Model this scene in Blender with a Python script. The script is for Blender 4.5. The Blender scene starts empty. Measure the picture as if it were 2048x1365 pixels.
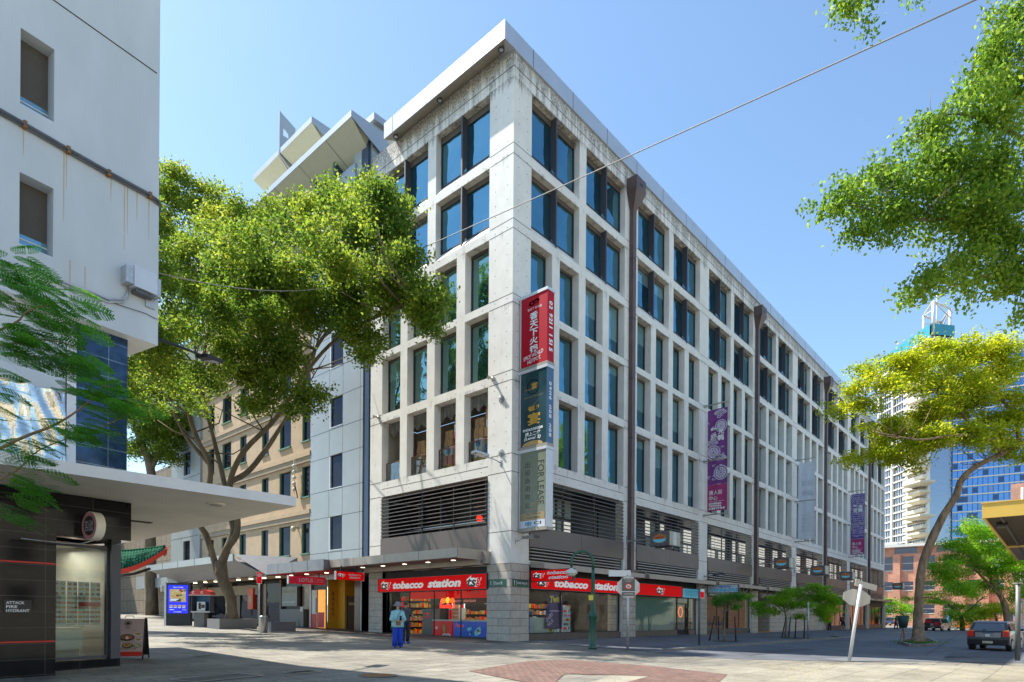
import bpy, bmesh, math, random
import numpy as np
from mathutils import Vector, Matrix, noise as mnoise
PI = math.pi
random.seed(11); RNG = np.random.default_rng(7)
scene = bpy.context.scene
COL = scene.collection

# ------------------------------------------------------------ camera, sky, sun, exposure
FPX = 1236.0
YAW, ROLL = math.radians(41.8), math.radians(0.4)
CF = Vector((math.cos(YAW), math.sin(YAW), 0))
CR0 = Vector((math.sin(YAW), -math.cos(YAW), 0))
CR = CR0 * math.cos(ROLL) + Vector((0, 0, 1)) * math.sin(ROLL)
CU = -CR0 * math.sin(ROLL) + Vector((0, 0, 1)) * math.cos(ROLL)
CAM = Vector((-27.8 * CF.x, -27.8 * CF.y, 1.2)) + CR0 * 0.07
cd = bpy.data.cameras.new('camera'); cam = bpy.data.objects.new('camera', cd); COL.objects.link(cam)
cd.sensor_fit = 'HORIZONTAL'; cd.sensor_width = 36.0
cd.lens = FPX / 2048 * 36.0
cd.shift_x = 0.0
cd.shift_y = (1231.0 - 682.5) / 2048.0
cd.clip_start = 0.1; cd.clip_end = 3000
m = Matrix((CR, CU, -CF)).transposed().to_4x4(); m.translation = CAM
cam.matrix_world = m
scene.camera = cam

SUNV = Vector((-0.235, 0.615, 1.0)).normalized()          # towards the sun
w = bpy.data.worlds.new('World'); scene.world = w; w.use_nodes = True
nt = w.node_tree; nt.nodes.clear()
sky = nt.nodes.new('ShaderNodeTexSky'); sky.sky_type = 'NISHITA'; sky.sun_disc = False
sky.sun_elevation = math.asin(SUNV.z); sky.sun_rotation = math.atan2(SUNV.x, SUNV.y)
sky.altitude = 0; sky.air_density = 1.0; sky.dust_density = 0.5; sky.ozone_density = 0.9
bg = nt.nodes.new('ShaderNodeBackground'); bg.inputs['Strength'].default_value = 0.138
ow = nt.nodes.new('ShaderNodeOutputWorld')
tint = nt.nodes.new('ShaderNodeMixRGB'); tint.blend_type = 'MULTIPLY'; tint.inputs[0].default_value = 1.0; tint.inputs[2].default_value = (0.90, 1.0, 1.01, 1)
nt.links.new(sky.outputs[0], tint.inputs[1]); nt.links.new(tint.outputs[0], bg.inputs[0]); nt.links.new(bg.outputs[0], ow.inputs[0])
sd = bpy.data.lights.new('sun', 'SUN'); sd.energy = 4.8; sd.angle = math.radians(0.5); sd.color = (1.0, 0.95, 0.86)
sun = bpy.data.objects.new('sun', sd); COL.objects.link(sun)
sun.rotation_euler = SUNV.to_track_quat('Z', 'Y').to_euler()
sun.location = (-20, 60, 90)
vs = scene.view_settings
vs.view_transform = 'Standard'; vs.look = 'None'; vs.exposure = 0.98; vs.gamma = 1.0; vs.use_curve_mapping = False
scene.cycles.max_bounces = 6; scene.cycles.diffuse_bounces = 3; scene.cycles.glossy_bounces = 3
scene.cycles.transmission_bounces = 4; scene.cycles.transparent_max_bounces = 8
scene.cycles.caustics_reflective = False; scene.cycles.caustics_refractive = False
scene.cycles.use_denoising = True

def ray(px, py): return CF + CR * ((px - 1024) / FPX) - CU * ((py - 1231) / FPX)
def at(px, py, d): return CAM + ray(px, py) * d
def G(x, y): return 0.02 * y - 0.0028 * x
def gnd(px, py):
    d = ray(px, py); t = (G(CAM.x, CAM.y) - CAM.z) / (d.z - 0.02 * d.y + 0.0028 * d.x)
    return CAM + d * t

# ------------------------------------------------------------ materials
def newmat(name):
    m = bpy.data.materials.new(name); m.use_nodes = True
    return m, m.node_tree, m.node_tree.nodes['Principled BSDF']
def node(nt, t, **kw):
    n = nt.nodes.new(t)
    for k, v in kw.items():
        if k in n.inputs.keys(): n.inputs[k].default_value = v
        else: setattr(n, k, v)
    return n
def c4(c): return (c[0], c[1], c[2], 1)
MATS = {}
def mat(name, col, rough=0.6, metal=0.0, var=0.12, scale=3.0, bump=0.0, emit=0.0, spec=0.5, stretch=None, bscale=None):
    """plain painted / solid surface with a soft uneven tone"""
    if name in MATS: return MATS[name]
    m, nt, b = newmat(name)
    b.inputs['Roughness'].default_value = rough; b.inputs['Metallic'].default_value = metal
    b.inputs['Specular IOR Level'].default_value = spec
    L = nt.links
    if var > 0 or bump > 0:
        tc = node(nt, 'ShaderNodeTexCoord'); mp = node(nt, 'ShaderNodeMapping'); L.new(tc.outputs['Object'], mp.inputs[0])
        if stretch: mp.inputs['Scale'].default_value = stretch
        n = node(nt, 'ShaderNodeTexNoise', Scale=scale, Detail=6.0, Roughness=0.6); L.new(mp.outputs[0], n.inputs['Vector'])
        r = node(nt, 'ShaderNodeValToRGB')
        r.color_ramp.elements[0].position = 0.3; r.color_ramp.elements[1].position = 0.7
        r.color_ramp.elements[0].color = c4([max(0, x * (1 - var)) for x in col]); r.color_ramp.elements[1].color = c4([x * (1 + var) for x in col])
        L.new(n.outputs[0], r.inputs[0]); L.new(r.outputs[0], b.inputs['Base Color'])
        if bump > 0:
            n2 = node(nt, 'ShaderNodeTexNoise', Scale=bscale or scale * 8, Detail=4.0); L.new(mp.outputs[0], n2.inputs['Vector'])
            bp = node(nt, 'ShaderNodeBump', Strength=bump, Distance=0.02); L.new(n2.outputs[0], bp.inputs['Height']); L.new(bp.outputs[0], b.inputs['Normal'])
    else:
        b.inputs['Base Color'].default_value = c4(col)
    if emit > 0:
        b.inputs['Emission Color'].default_value = c4(col); b.inputs['Emission Strength'].default_value = emit
    MATS[name] = m; return m

def glass_solid(name, tint, refl=0.45, rough=0.02, body=(0.02, 0.03, 0.035), vary=0.3, wob=0.02, blind=None):
    """office glazing: dark body behind a reflective tinted sheet"""
    m, nt, b = newmat(name); L = nt.links
    out = nt.nodes['Material Output']; nt.nodes.remove(b)
    g = node(nt, 'ShaderNodeBsdfGlossy', Roughness=rough); g.inputs['Color'].default_value = c4(tint)
    d = node(nt, 'ShaderNodeBsdfDiffuse')
    oi = node(nt, 'ShaderNodeObjectInfo'); tc = node(nt, 'ShaderNodeTexCoord')
    n = node(nt, 'ShaderNodeTexNoise', Scale=0.55, Detail=2.0); L.new(tc.outputs['Object'], n.inputs['Vector'])
    r = node(nt, 'ShaderNodeValToRGB'); r.color_ramp.elements[0].position = 0.35; r.color_ramp.elements[1].position = 0.65
    r.color_ramp.elements[0].color = c4([x * (1 - vary) for x in body]); r.color_ramp.elements[1].color = c4([x * (1 + vary * 2) for x in body])
    mr = node(nt, 'ShaderNodeMath', operation='ADD'); L.new(n.outputs[0], mr.inputs[0])
    m2 = node(nt, 'ShaderNodeMath', operation='MULTIPLY_ADD'); L.new(oi.outputs['Random'], m2.inputs[0]); m2.inputs[1].default_value = 0.3; m2.inputs[2].default_value = -0.15
    L.new(m2.outputs[0], mr.inputs[1]); L.new(mr.outputs[0], r.inputs[0])
    sz = node(nt, 'ShaderNodeSeparateXYZ'); L.new(tc.outputs['Object'], sz.inputs[0])
    th = node(nt, 'ShaderNodeMath', operation='MULTIPLY_ADD'); L.new(oi.outputs['Random'], th.inputs[0]); th.inputs[1].default_value = 5.0; th.inputs[2].default_value = 0.8
    gt = node(nt, 'ShaderNodeMath', operation='GREATER_THAN'); L.new(sz.outputs[2], gt.inputs[0]); L.new(th.outputs[0], gt.inputs[1])
    bx = node(nt, 'ShaderNodeMixRGB'); bx.inputs[2].default_value = c4(blind) if blind else (0, 0, 0, 1)
    if blind: L.new(gt.outputs[0], bx.inputs[0])
    else: bx.inputs[0].default_value = 0
    L.new(r.outputs[0], bx.inputs[1]); L.new(bx.outputs[0], d.inputs['Color'])
    n3 = node(nt, 'ShaderNodeTexNoise', Scale=0.8, Detail=1.0); L.new(tc.outputs['Object'], n3.inputs['Vector'])
    bp = node(nt, 'ShaderNodeBump', Strength=wob, Distance=1.0); L.new(n3.outputs[0], bp.inputs['Height']); L.new(bp.outputs[0], g.inputs['Normal'])
    fr = node(nt, 'ShaderNodeFresnel', IOR=1.5)
    ma = node(nt, 'ShaderNodeMath', operation='ADD'); L.new(fr.outputs[0], ma.inputs[0]); ma.inputs[1].default_value = refl; ma.use_clamp = True
    mx = node(nt, 'ShaderNodeMixShader'); L.new(ma.outputs[0], mx.inputs[0]); L.new(d.outputs[0], mx.inputs[1]); L.new(g.outputs[0], mx.inputs[2])
    L.new(mx.outputs[0], out.inputs[0]); MATS[name] = m; return m
def glass_clear(name, tint=(0.9, 0.95, 0.93), refl=0.06, ior=1.5):
    m, nt, b = newmat(name); L = nt.links
    out = nt.nodes['Material Output']; nt.nodes.remove(b)
    g = node(nt, 'ShaderNodeBsdfGlossy', Roughness=0.01)
    t = node(nt, 'ShaderNodeBsdfTransparent'); t.inputs[0].default_value = c4(tint)
    fr = node(nt, 'ShaderNodeFresnel', IOR=ior)
    ma = node(nt, 'ShaderNodeMath', operation='ADD'); L.new(fr.outputs[0], ma.inputs[0]); ma.inputs[1].default_value = refl; ma.use_clamp = True
    mx = node(nt, 'ShaderNodeMixShader'); L.new(ma.outputs[0], mx.inputs[0]); L.new(t.outputs[0], mx.inputs[1]); L.new(g.outputs[0], mx.inputs[2])
    L.new(mx.outputs[0], out.inputs[0]); MATS[name] = m; return m

def concrete_mat():
    """off-white precast with tie holes, streaked black weathering under the parapet and below sills"""
    m, nt, b = newmat('precast_concrete'); L = nt.links
    tc = node(nt, 'ShaderNodeTexCoord'); P = tc.outputs['Object']
    sx = node(nt, 'ShaderNodeSeparateXYZ'); L.new(P, sx.inputs[0])
    n1 = node(nt, 'ShaderNodeTexNoise', Scale=1.1, Detail=8.0, Roughness=0.62); L.new(P, n1.inputs['Vector'])
    r1 = node(nt, 'ShaderNodeValToRGB'); L.new(n1.outputs[0], r1.inputs[0])
    r1.color_ramp.elements[0].position = 0.3; r1.color_ramp.elements[1].position = 0.72
    r1.color_ramp.elements[0].color = (0.66, 0.635, 0.585, 1); r1.color_ramp.elements[1].color = (0.79, 0.765, 0.72, 1)
    # vertical streaks
    mp = node(nt, 'ShaderNodeMapping'); mp.inputs['Scale'].default_value = (2.6, 2.6, 0.22); L.new(P, mp.inputs[0])
    n2 = node(nt, 'ShaderNodeTexNoise', Scale=1.0, Detail=7.0, Roughness=0.7); L.new(mp.outputs[0], n2.inputs['Vector'])
    hi = node(nt, 'ShaderNodeMapRange'); L.new(sx.outputs[2], hi.inputs[0])
    hi.inputs[1].default_value = 24.9; hi.inputs[2].default_value = 26.7; hi.inputs[3].default_value = 0.0; hi.inputs[4].default_value = 0.34
    # horizontal ledges: period 3.39 from z=8.5
    mo = node(nt, 'ShaderNodeMath', operation='SUBTRACT'); L.new(sx.outputs[2], mo.inputs[0]); mo.inputs[1].default_value = 8.02
    mm = node(nt, 'ShaderNodeMath', operation='MODULO'); L.new(mo.outputs[0], mm.inputs[0]); mm.inputs[1].default_value = 3.39
    ml = node(nt, 'ShaderNodeMapRange'); L.new(mm.outputs[0], ml.inputs[0])
    ml.inputs[1].default_value = 0.0; ml.inputs[2].default_value = 0.5; ml.inputs[3].default_value = 0.0; ml.inputs[4].default_value = 0.12
    ml2 = node(nt, 'ShaderNodeMapRange'); L.new(mm.outputs[0], ml2.inputs[0])
    ml2.inputs[1].default_value = 0.5; ml2.inputs[2].default_value = 0.62; ml2.inputs[3].default_value = 1.0; ml2.inputs[4].default_value = 0.0
    mlm = node(nt, 'ShaderNodeMath', operation='MULTIPLY'); L.new(ml.outputs[0], mlm.inputs[0]); L.new(ml2.outputs[0], mlm.inputs[1])
    ad = node(nt, 'ShaderNodeMath', operation='ADD'); L.new(hi.outputs[0], ad.inputs[0]); L.new(mlm.outputs[0], ad.inputs[1])
    ad2 = node(nt, 'ShaderNodeMath', operation='ADD'); L.new(ad.outputs[0], ad2.inputs[0]); L.new(n2.outputs[0], ad2.inputs[1])
    rr = node(nt, 'ShaderNodeValToRGB'); L.new(ad2.outputs[0], rr.inputs[0])
    rr.color_ramp.elements[0].position = 0.60; rr.color_ramp.elements[0].color = (0, 0, 0, 1)
    rr.color_ramp.elements[1].position = 0.78; rr.color_ramp.elements[1].color = (0.85, 0.85, 0.85, 1)
    n3 = node(nt, 'ShaderNodeTexNoise', Scale=9.0, Detail=5.0, Roughness=0.7); L.new(P, n3.inputs['Vector'])
    br = node(nt, 'ShaderNodeMapRange'); L.new(n3.outputs[0], br.inputs[0]); br.inputs[1].default_value = 0.3; br.inputs[2].default_value = 0.6
    mk = node(nt, 'ShaderNodeMath', operation='MULTIPLY'); L.new(rr.outputs[0], mk.inputs[0]); L.new(br.outputs[0], mk.inputs[1])
    mx = node(nt, 'ShaderNodeMixRGB'); L.new(mk.outputs[0], mx.inputs[0]); L.new(r1.outputs[0], mx.inputs[1]); mx.inputs[2].default_value = (0.075, 0.06, 0.05, 1)
    L.new(mx.outputs[0], b.inputs['Base Color']); b.inputs['Roughness'].default_value = 0.8
    n4 = node(nt, 'ShaderNodeTexNoise', Scale=22.0, Detail=6.0); L.new(P, n4.inputs['Vector'])
    bp = node(nt, 'ShaderNodeBump', Strength=0.25, Distance=0.02); L.new(n4.outputs[0], bp.inputs['Height']); L.new(bp.outputs[0], b.inputs['Normal'])
    MATS['concrete'] = m; return m

def tiled_mat(name, c1, c2, mortar, bw, bh, msize=0.01, rough=0.6, rot=(0, 0, 0), offset=0.5, spec=0.4, nscale=4.0, nv=0.25, bump=0.3, metal=0.0):
    """slabs / bricks / tiles laid on the surface; rot turns the xy brick plane onto the face"""
    m, nt, b = newmat(name); L = nt.links
    tc = node(nt, 'ShaderNodeTexCoord'); mp = node(nt, 'ShaderNodeMapping'); mp.inputs['Rotation'].default_value = rot
    L.new(tc.outputs['Object'], mp.inputs[0])
    t = node(nt, 'ShaderNodeTexBrick'); L.new(mp.outputs[0], t.inputs['Vector']); t.offset = offset
    t.inputs['Color1'].default_value = c4(c1); t.inputs['Color2'].default_value = c4(c2); t.inputs['Mortar'].default_value = c4(mortar)
    t.inputs['Scale'].default_value = 1.0; t.inputs['Brick Width'].default_value = bw; t.inputs['Row Height'].default_value = bh
    t.inputs['Mortar Size'].default_value = msize; t.inputs['Mortar Smooth'].default_value = 0.1; t.inputs['Bias'].default_value = 0.0
    n = node(nt, 'ShaderNodeTexNoise', Scale=nscale, Detail=8.0, Roughness=0.65); L.new(tc.outputs['Object'], n.inputs['Vector'])
    mr = node(nt, 'ShaderNodeMapRange'); L.new(n.outputs[0], mr.inputs[0]); mr.inputs[1].default_value = 0.3; mr.inputs[2].default_value = 0.7
    mr.inputs[3].default_value = 1 - nv; mr.inputs[4].default_value = 1 + nv
    mx = node(nt, 'ShaderNodeMixRGB', blend_type='MULTIPLY'); mx.inputs[0].default_value = 1.0; L.new(t.outputs[0], mx.inputs[1]); L.new(mr.outputs[0], mx.inputs[2])
    L.new(mx.outputs[0], b.inputs['Base Color']); b.inputs['Roughness'].default_value = rough; b.inputs['Specular IOR Level'].default_value = spec
    b.inputs['Metallic'].default_value = metal
    if bump:
        inv = node(nt, 'ShaderNodeMath', operation='SUBTRACT'); inv.inputs[0].default_value = 1.0; L.new(t.outputs['Fac'], inv.inputs[1])
        a2 = node(nt, 'ShaderNodeMath', operation='MULTIPLY_ADD'); L.new(n.outputs[0], a2.inputs[0]); a2.inputs[1].default_value = 0.3; L.new(inv.outputs[0], a2.inputs[2])
        bp = node(nt, 'ShaderNodeBump', Strength=bump, Distance=0.01); L.new(a2.outputs[0], bp.inputs['Height']); L.new(bp.outputs[0], b.inputs['Normal'])
    MATS[name] = m; return m

def leaf_mat(name, dark, mid, light, transl=0.5, rough=0.35, spots=None):
    m, nt, b = newmat(name); L = nt.links
    out = nt.nodes['Material Output']
    ge = node(nt, 'ShaderNodeNewGeometry'); tc = node(nt, 'ShaderNodeTexCoord')
    n = node(nt, 'ShaderNodeTexNoise', Scale=0.45, Detail=3.0); L.new(tc.outputs['Object'], n.inputs['Vector'])
    ad = node(nt, 'ShaderNodeMath', operation='MULTIPLY_ADD'); L.new(ge.outputs['Random Per Island'], ad.inputs[0]); ad.inputs[1].default_value = 0.6
    a3 = node(nt, 'ShaderNodeMath', operation='MULTIPLY_ADD'); L.new(n.outputs[0], a3.inputs[0]); a3.inputs[1].default_value = 1.1; a3.inputs[2].default_value = -0.35
    L.new(a3.outputs[0], ad.inputs[2])
    r = node(nt, 'ShaderNodeValToRGB'); L.new(ad.outputs[0], r.inputs[0])
    r.color_ramp.elements[0].position = 0.0; r.color_ramp.elements[0].color = c4(dark)
    r.color_ramp.elements[1].position = 1.0; r.color_ramp.elements[1].color = c4(light)
    e = r.color_ramp.elements.new(0.5); e.color = c4(mid)
    L.new(r.outputs[0], b.inputs['Base Color']); b.inputs['Roughness'].default_value = rough; b.inputs['Specular IOR Level'].default_value = 0.18
    tr = node(nt, 'ShaderNodeBsdfTranslucent')
    hs = node(nt, 'ShaderNodeHueSaturation', Value=1.85, Saturation=1.02); L.new(r.outputs[0], hs.inputs['Color']); L.new(hs.outputs[0], tr.inputs[0])
    mx = node(nt, 'ShaderNodeMixShader'); mx.inputs[0].default_value = transl
    L.new(b.outputs[0], mx.inputs[1]); L.new(tr.outputs[0], mx.inputs[2]); L.new(mx.outputs[0], out.inputs[0])
    MATS[name] = m; return m

concrete_mat()
RX = (-PI / 2, 0, 0)                 # xz walls (facing -Y)
RY = (-PI / 2, PI / 2, 0)
def M(k): return MATS[k]
mat('white_paint', (0.72, 0.72, 0.72), 0.5, var=0.06)
mat('light_metal', (0.62, 0.64, 0.67), 0.42, metal=0.25, var=0.05)
mat('roof_fascia', (0.52, 0.545, 0.59), 0.35, metal=0.5, var=0.06, scale=0.8)
mat('joint_dark', (0.05, 0.045, 0.04), 0.8, var=0)
mat('dark_frame', (0.035, 0.03, 0.032), 0.45, var=0.15)
mat('fin_metal', (0.055, 0.055, 0.065), 0.5, var=0.2, scale=6)
mat('brown_metal', (0.11, 0.085, 0.07), 0.45, metal=0.15, var=0.15, scale=1.2, stretch=(3, 3, .5))
mat('brown_panel', (0.135, 0.108, 0.092), 0.45, metal=0.12, var=0.10, scale=0.5)
mat('pipe_brown', (0.115, 0.075, 0.07), 0.5, metal=0.2, var=0.2, scale=1.5)
mat('louvre_metal', (0.10, 0.082, 0.072), 0.4, metal=0.3, var=0.15)
mat('awning_metal', (0.37, 0.32, 0.27), 0.45, metal=0.2, var=0.08)
mat('tie_hole', (0.06, 0.055, 0.05), 0.9, var=0)
mat('black', (0.012, 0.012, 0.014), 0.5, var=0)
mat('rubber', (0.02, 0.02, 0.02), 0.8, var=0.1)
mat('steel', (0.42, 0.43, 0.44), 0.35, metal=0.8, var=0.1)
mat('galv', (0.50, 0.51, 0.52), 0.45, metal=0.6, var=0.15, scale=8)
mat('sign_red', (0.62, 0.002, 0.003), 0.6, var=0.0, emit=0.22, spec=0.12)
mat('letter_lit', (0.85, 0.85, 0.83), 0.5, var=0, emit=0.12, spec=0.2)
mat('sign_crimson', (0.42, 0.004, 0.018), 0.5, var=0.08, spec=0.2)
mat('sign_white', (0.82, 0.82, 0.80), 0.4, var=0)
mat('sign_black', (0.01, 0.01, 0.012), 0.4, var=0)
mat('sign_green', (0.01, 0.10, 0.065), 0.4, var=0)
mat('sign_teal', (0.02, 0.055, 0.065), 0.2, var=0.3, scale=1)
mat('sign_teal_side', (0.06, 0.13, 0.24), 0.3, var=0.1)
mat('sign_olive', (0.19, 0.21, 0.15), 0.35, var=0.1)
mat('sign_tan', (0.36, 0.27, 0.14), 0.4, var=0.05)
mat('sign_gold', (0.55, 0.30, 0.04), 0.4, var=0.1)
mat('sign_blue', (0.02, 0.17, 0.48), 0.4, var=0)
mat('sign_cyan', (0.10, 0.45, 0.58), 0.4, var=0.04, emit=0.1)
mat('sign_cyan_dark', (0.01, 0.20, 0.42), 0.4, var=0)
mat('sign_purple', (0.17, 0.035, 0.20), 0.6, var=0.1)
mat('sign_violet', (0.10, 0.06, 0.28), 0.6, var=0.1)
mat('sign_magenta', (0.38, 0.03, 0.15), 0.6, var=0.12, scale=6)
mat('sign_lilac', (0.60, 0.54, 0.66), 0.6, var=0.05)
mat('banner_white', (0.62, 0.66, 0.72), 0.7, var=0.05)
mat('banner_mark', (0.52, 0.55, 0.60), 0.7, var=0)
mat('neon_red', (1.0, 0.03, 0.01), 0.4, var=0, emit=0.9)
mat('neon_yellow', (1.0, 0.40, 0.01), 0.4, var=0, emit=0.8)
mat('neon_orange', (1.0, 0.12, 0.01), 0.4, var=0, emit=0.7)
mat('lamp_warm', (1.0, 0.85, 0.6), 0.4, var=0, emit=3.5)
mat('ceiling_glow', (1.0, 0.95, 0.85), 0.4, var=0, emit=1.5)
mat('green_paint', (0.012, 0.085, 0.055), 0.28, var=0.25, scale=8)
mat('yellow_paint', (0.62, 0.32, 0.02), 0.5, var=0.04)
mat('grey_door', (0.15, 0.15, 0.145), 0.5, var=0.05)
mat('silver_clad', (0.35, 0.37, 0.365), 0.42, metal=0.35, var=0.07, scale=0.6)
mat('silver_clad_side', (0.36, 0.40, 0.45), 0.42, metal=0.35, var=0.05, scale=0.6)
mat('blue_metal', (0.045, 0.075, 0.13), 0.4, metal=0.3, var=0.1)
mat('canopy_soffit', (0.52, 0.53, 0.44), 0.6, var=0.04)
mat('grey_awning', (0.23, 0.235, 0.25), 0.45, metal=0.3, var=0.08)
mat('cream_render', (0.47, 0.35, 0.225), 0.85, var=0.10, scale=1.2, bump=0.15)
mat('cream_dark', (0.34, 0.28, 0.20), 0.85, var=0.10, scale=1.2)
mat('green_frame', (0.10, 0.22, 0.15), 0.5, var=0.1)
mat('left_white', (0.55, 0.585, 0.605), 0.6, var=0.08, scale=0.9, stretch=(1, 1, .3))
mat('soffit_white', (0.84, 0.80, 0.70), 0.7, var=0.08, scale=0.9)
mat('cream_tile', (0.55, 0.48, 0.33), 0.5, var=0.1)
mat('rust', (0.30, 0.13, 0.04), 0.9, var=0.3, scale=5)
mat('mirror_foil', (0.75, 0.72, 0.66), 0.12, metal=1.0, var=0.25, scale=1.5, bump=1.0, bscale=2.2)
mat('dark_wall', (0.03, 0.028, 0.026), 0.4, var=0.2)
mat('brown_tile', (0.10, 0.055, 0.04), 0.25, var=0.3, scale=6)
mat('shop_floor', (0.35, 0.33, 0.30), 0.3, var=0.1)
mat('shop_back', (0.09, 0.08, 0.07), 0.6, var=0.3)
mat('outdoor_glow_pane', (0.75, 0.74, 0.66), 0.4, var=0.25, scale=1.5, emit=0.35)  # emission stands in for outdoor brightness on the plant-level panes
mat('shop_wall', (0.42, 0.38, 0.32), 0.6, var=0.1)
mat('cardboard', (0.42, 0.25, 0.12), 0.8, var=0.2, scale=4)
mat('box_white', (0.6, 0.62, 0.64), 0.6, var=0.05)
mat('box_blue', (0.03, 0.15, 0.5), 0.5, var=0.05)
mat('box_pink', (0.6, 0.2, 0.25), 0.5, var=0.05)
mat('wood_rail', (0.20, 0.09, 0.04), 0.5, var=0.2)
mat('bark', (0.15, 0.115, 0.075), 0.9, var=0.4, scale=3, bump=1.0, stretch=(1, 1, .35), bscale=14)
mat('bark_light', (0.24, 0.19, 0.13), 0.9, var=0.35, scale=3, bump=1.0, stretch=(1, 1, .35), bscale=16)
mat('bark_brown', (0.25, 0.165, 0.095), 0.9, var=0.6, scale=5, bump=1.0, stretch=(1, 1, .3), bscale=16)
mat('soil', (0.07, 0.055, 0.035), 0.95, var=0.3, scale=6)
mat('kerb_stone', (0.22, 0.205, 0.18), 0.8, var=0.2, scale=3)
mat('skin', (0.45, 0.27, 0.18), 0.6, var=0.03)
mat('skin_light', (0.52, 0.34, 0.25), 0.6, var=0.03)
mat('tunic', (0.30, 0.60, 0.66), 0.85, var=0.08, scale=12)
mat('trouser_blue', (0.01, 0.06, 0.52), 0.8, var=0.12, scale=10)
mat('hat_grey', (0.22, 0.22, 0.26), 0.9, var=0.1)
mat('tee_dark', (0.07, 0.075, 0.085), 0.9, var=0.1)
mat('navy_cloth', (0.02, 0.03, 0.06), 0.9, var=0.1)
mat('orange_cloth', (0.75, 0.20, 0.02), 0.8, var=0.05)
mat('plaid_red', (0.35, 0.09, 0.07), 0.9, var=0.3, scale=20)
mat('bag_tan', (0.27, 0.15, 0.07), 0.6, var=0.1)
mat('hair_dark', (0.02, 0.015, 0.012), 0.6, var=0)
mat('car_black', (0.006, 0.007, 0.012), 0.15, var=0, spec=0.4)
mat('car_blue', (0.05, 0.10, 0.22), 0.15, metal=0.2, var=0, spec=0.8)
mat('car_white', (0.7, 0.7, 0.7), 0.2, var=0, spec=0.7)
mat('car_silver', (0.4, 0.41, 0.42), 0.2, metal=0.5, var=0, spec=0.7)
mat('tail_red', (0.65, 0.01, 0.01), 0.15, var=0.1)
mat('tail_amber', (0.8, 0.25, 0.02), 0.15, var=0)
mat('cargo_red', (0.55, 0.02, 0.03), 0.5, var=0.1)
mat('plate', (0.62, 0.58, 0.40), 0.5, var=0)
mat('screen_blue', (0.006, 0.012, 0.62), 0.3, var=0, emit=0.7)
mat('screen_white', (0.75, 0.8, 0.9), 0.3, var=0, emit=0.6)
mat('screen_food', (0.45, 0.33, 0.12), 0.3, var=0.9, scale=14, emit=0.25)
mat('booth_orange', (0.60, 0.06, 0.02), 0.4, var=0.05)
mat('booth_blue', (0.02, 0.15, 0.35), 0.4, var=0.05)
mat('poster_pink', (0.60, 0.47, 0.45), 0.4, var=0.04)
mat('poster_paper', (0.62, 0.62, 0.56), 0.5, var=0.06, scale=8)
mat('food_a', (0.45, 0.16, 0.06), 0.5, var=0.5, scale=30)
mat('food_b', (0.50, 0.33, 0.12), 0.5, var=0.4, scale=30)
mat('food_c', (0.12, 0.30, 0.05), 0.5, var=0.5, scale=30)
mat('bowl_dark', (0.04, 0.035, 0.035), 0.4, var=0)
mat('roof_green', (0.008, 0.075, 0.04), 0.8, var=0.3, scale=5, spec=0.05)
mat('gate_red', (0.65, 0.03, 0.015), 0.5, var=0.08)
mat('awning_yellow', (0.62, 0.40, 0.07), 0.5, var=0.04)
mat('awning_soffit', (0.12, 0.09, 0.065), 0.6, var=0.1)
mat('granite', (0.17, 0.17, 0.17), 0.7, var=0.3, scale=40)
mat('umbrella_blue', (0.02, 0.25, 0.6), 0.7, var=0)
mat('barrier_orange', (0.8, 0.18, 0.03), 0.7, var=0)
mat('frosted', (0.36, 0.46, 0.42), 0.3, var=0.03)
mat('plastic_dark', (0.16, 0.145, 0.13), 0.25, var=0.4, scale=2.5, stretch=(3, 3, 1))
mat('purple_poster', (0.035, 0.025, 0.16), 0.3, var=0.1)
mat('poster_yellow', (0.75, 0.62, 0.05), 0.4, var=0)
mat('freezer_red', (0.5, 0.010, 0.010), 0.4, var=0, emit=0.12)
mat('freezer_blue', (0.008, 0.06, 0.42), 0.4, var=0.15, scale=3, emit=0.12)
mat('tower_white', (0.68, 0.67, 0.62), 0.6, var=0.04)
mat('tower_cream', (0.60, 0.55, 0.44), 0.6, var=0.04)
mat('tower_teal', (0.04, 0.28, 0.38), 0.4, var=0.1, scale=0.3)
glass_solid('win_glass', (0.27, 0.60, 0.78), 0.38, body=(0.012, 0.03, 0.036), wob=0.05, vary=.6, blind=(0.17, 0.25, 0.24))
glass_solid('win_glass_green', (0.50, 0.82, 0.78), 0.34, body=(0.010, 0.04, 0.034), wob=0.05, vary=.6, blind=(0.14, 0.25, 0.22))
glass_solid('dark_glass', (0.16, 0.18, 0.22), 0.10, body=(0.015, 0.015, 0.02))
glass_solid('tower_blue', (0.24, 0.44, 0.80), 0.45, body=(0.02, 0.07, 0.20), rough=0.08)
glass_solid('tower_dark', (0.55, 0.62, 0.75), 0.35, body=(0.03, 0.035, 0.045), rough=0.08)
glass_solid('car_glass', (0.5, 0.6, 0.7), 0.04, body=(0.02, 0.025, 0.03))
glass_clear('clear_glass', (0.93, 0.96, 0.94), 0.0, 1.22)
glass_clear('shop_glass', (0.72, 0.84, 0.80), 0.03, 1.35)
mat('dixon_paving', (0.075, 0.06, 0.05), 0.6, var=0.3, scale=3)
glass_clear('plastic_sheet', (0.86, 0.85, 0.83), 0.0)
tiled_mat('sandstone', (0.50, 0.44, 0.36), (0.43, 0.38, 0.31), (0.20, 0.17, 0.14), 1.25, 0.355, 0.014, rot=RX, nv=0.18, nscale=5)
tiled_mat('sandstone_side', (0.48, 0.44, 0.39), (0.42, 0.38, 0.33), (0.20, 0.17, 0.14), 1.45, 0.355, 0.014, rot=RY, nv=0.18, nscale=5)
tiled_mat('black_tile', (0.012, 0.012, 0.013), (0.02, 0.019, 0.019), (0.10, 0.09, 0.08), 0.80, 0.30, 0.004, rough=0.07, rot=RX, offset=0.0, nv=0.3, bump=0.05, spec=0.22)
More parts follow.
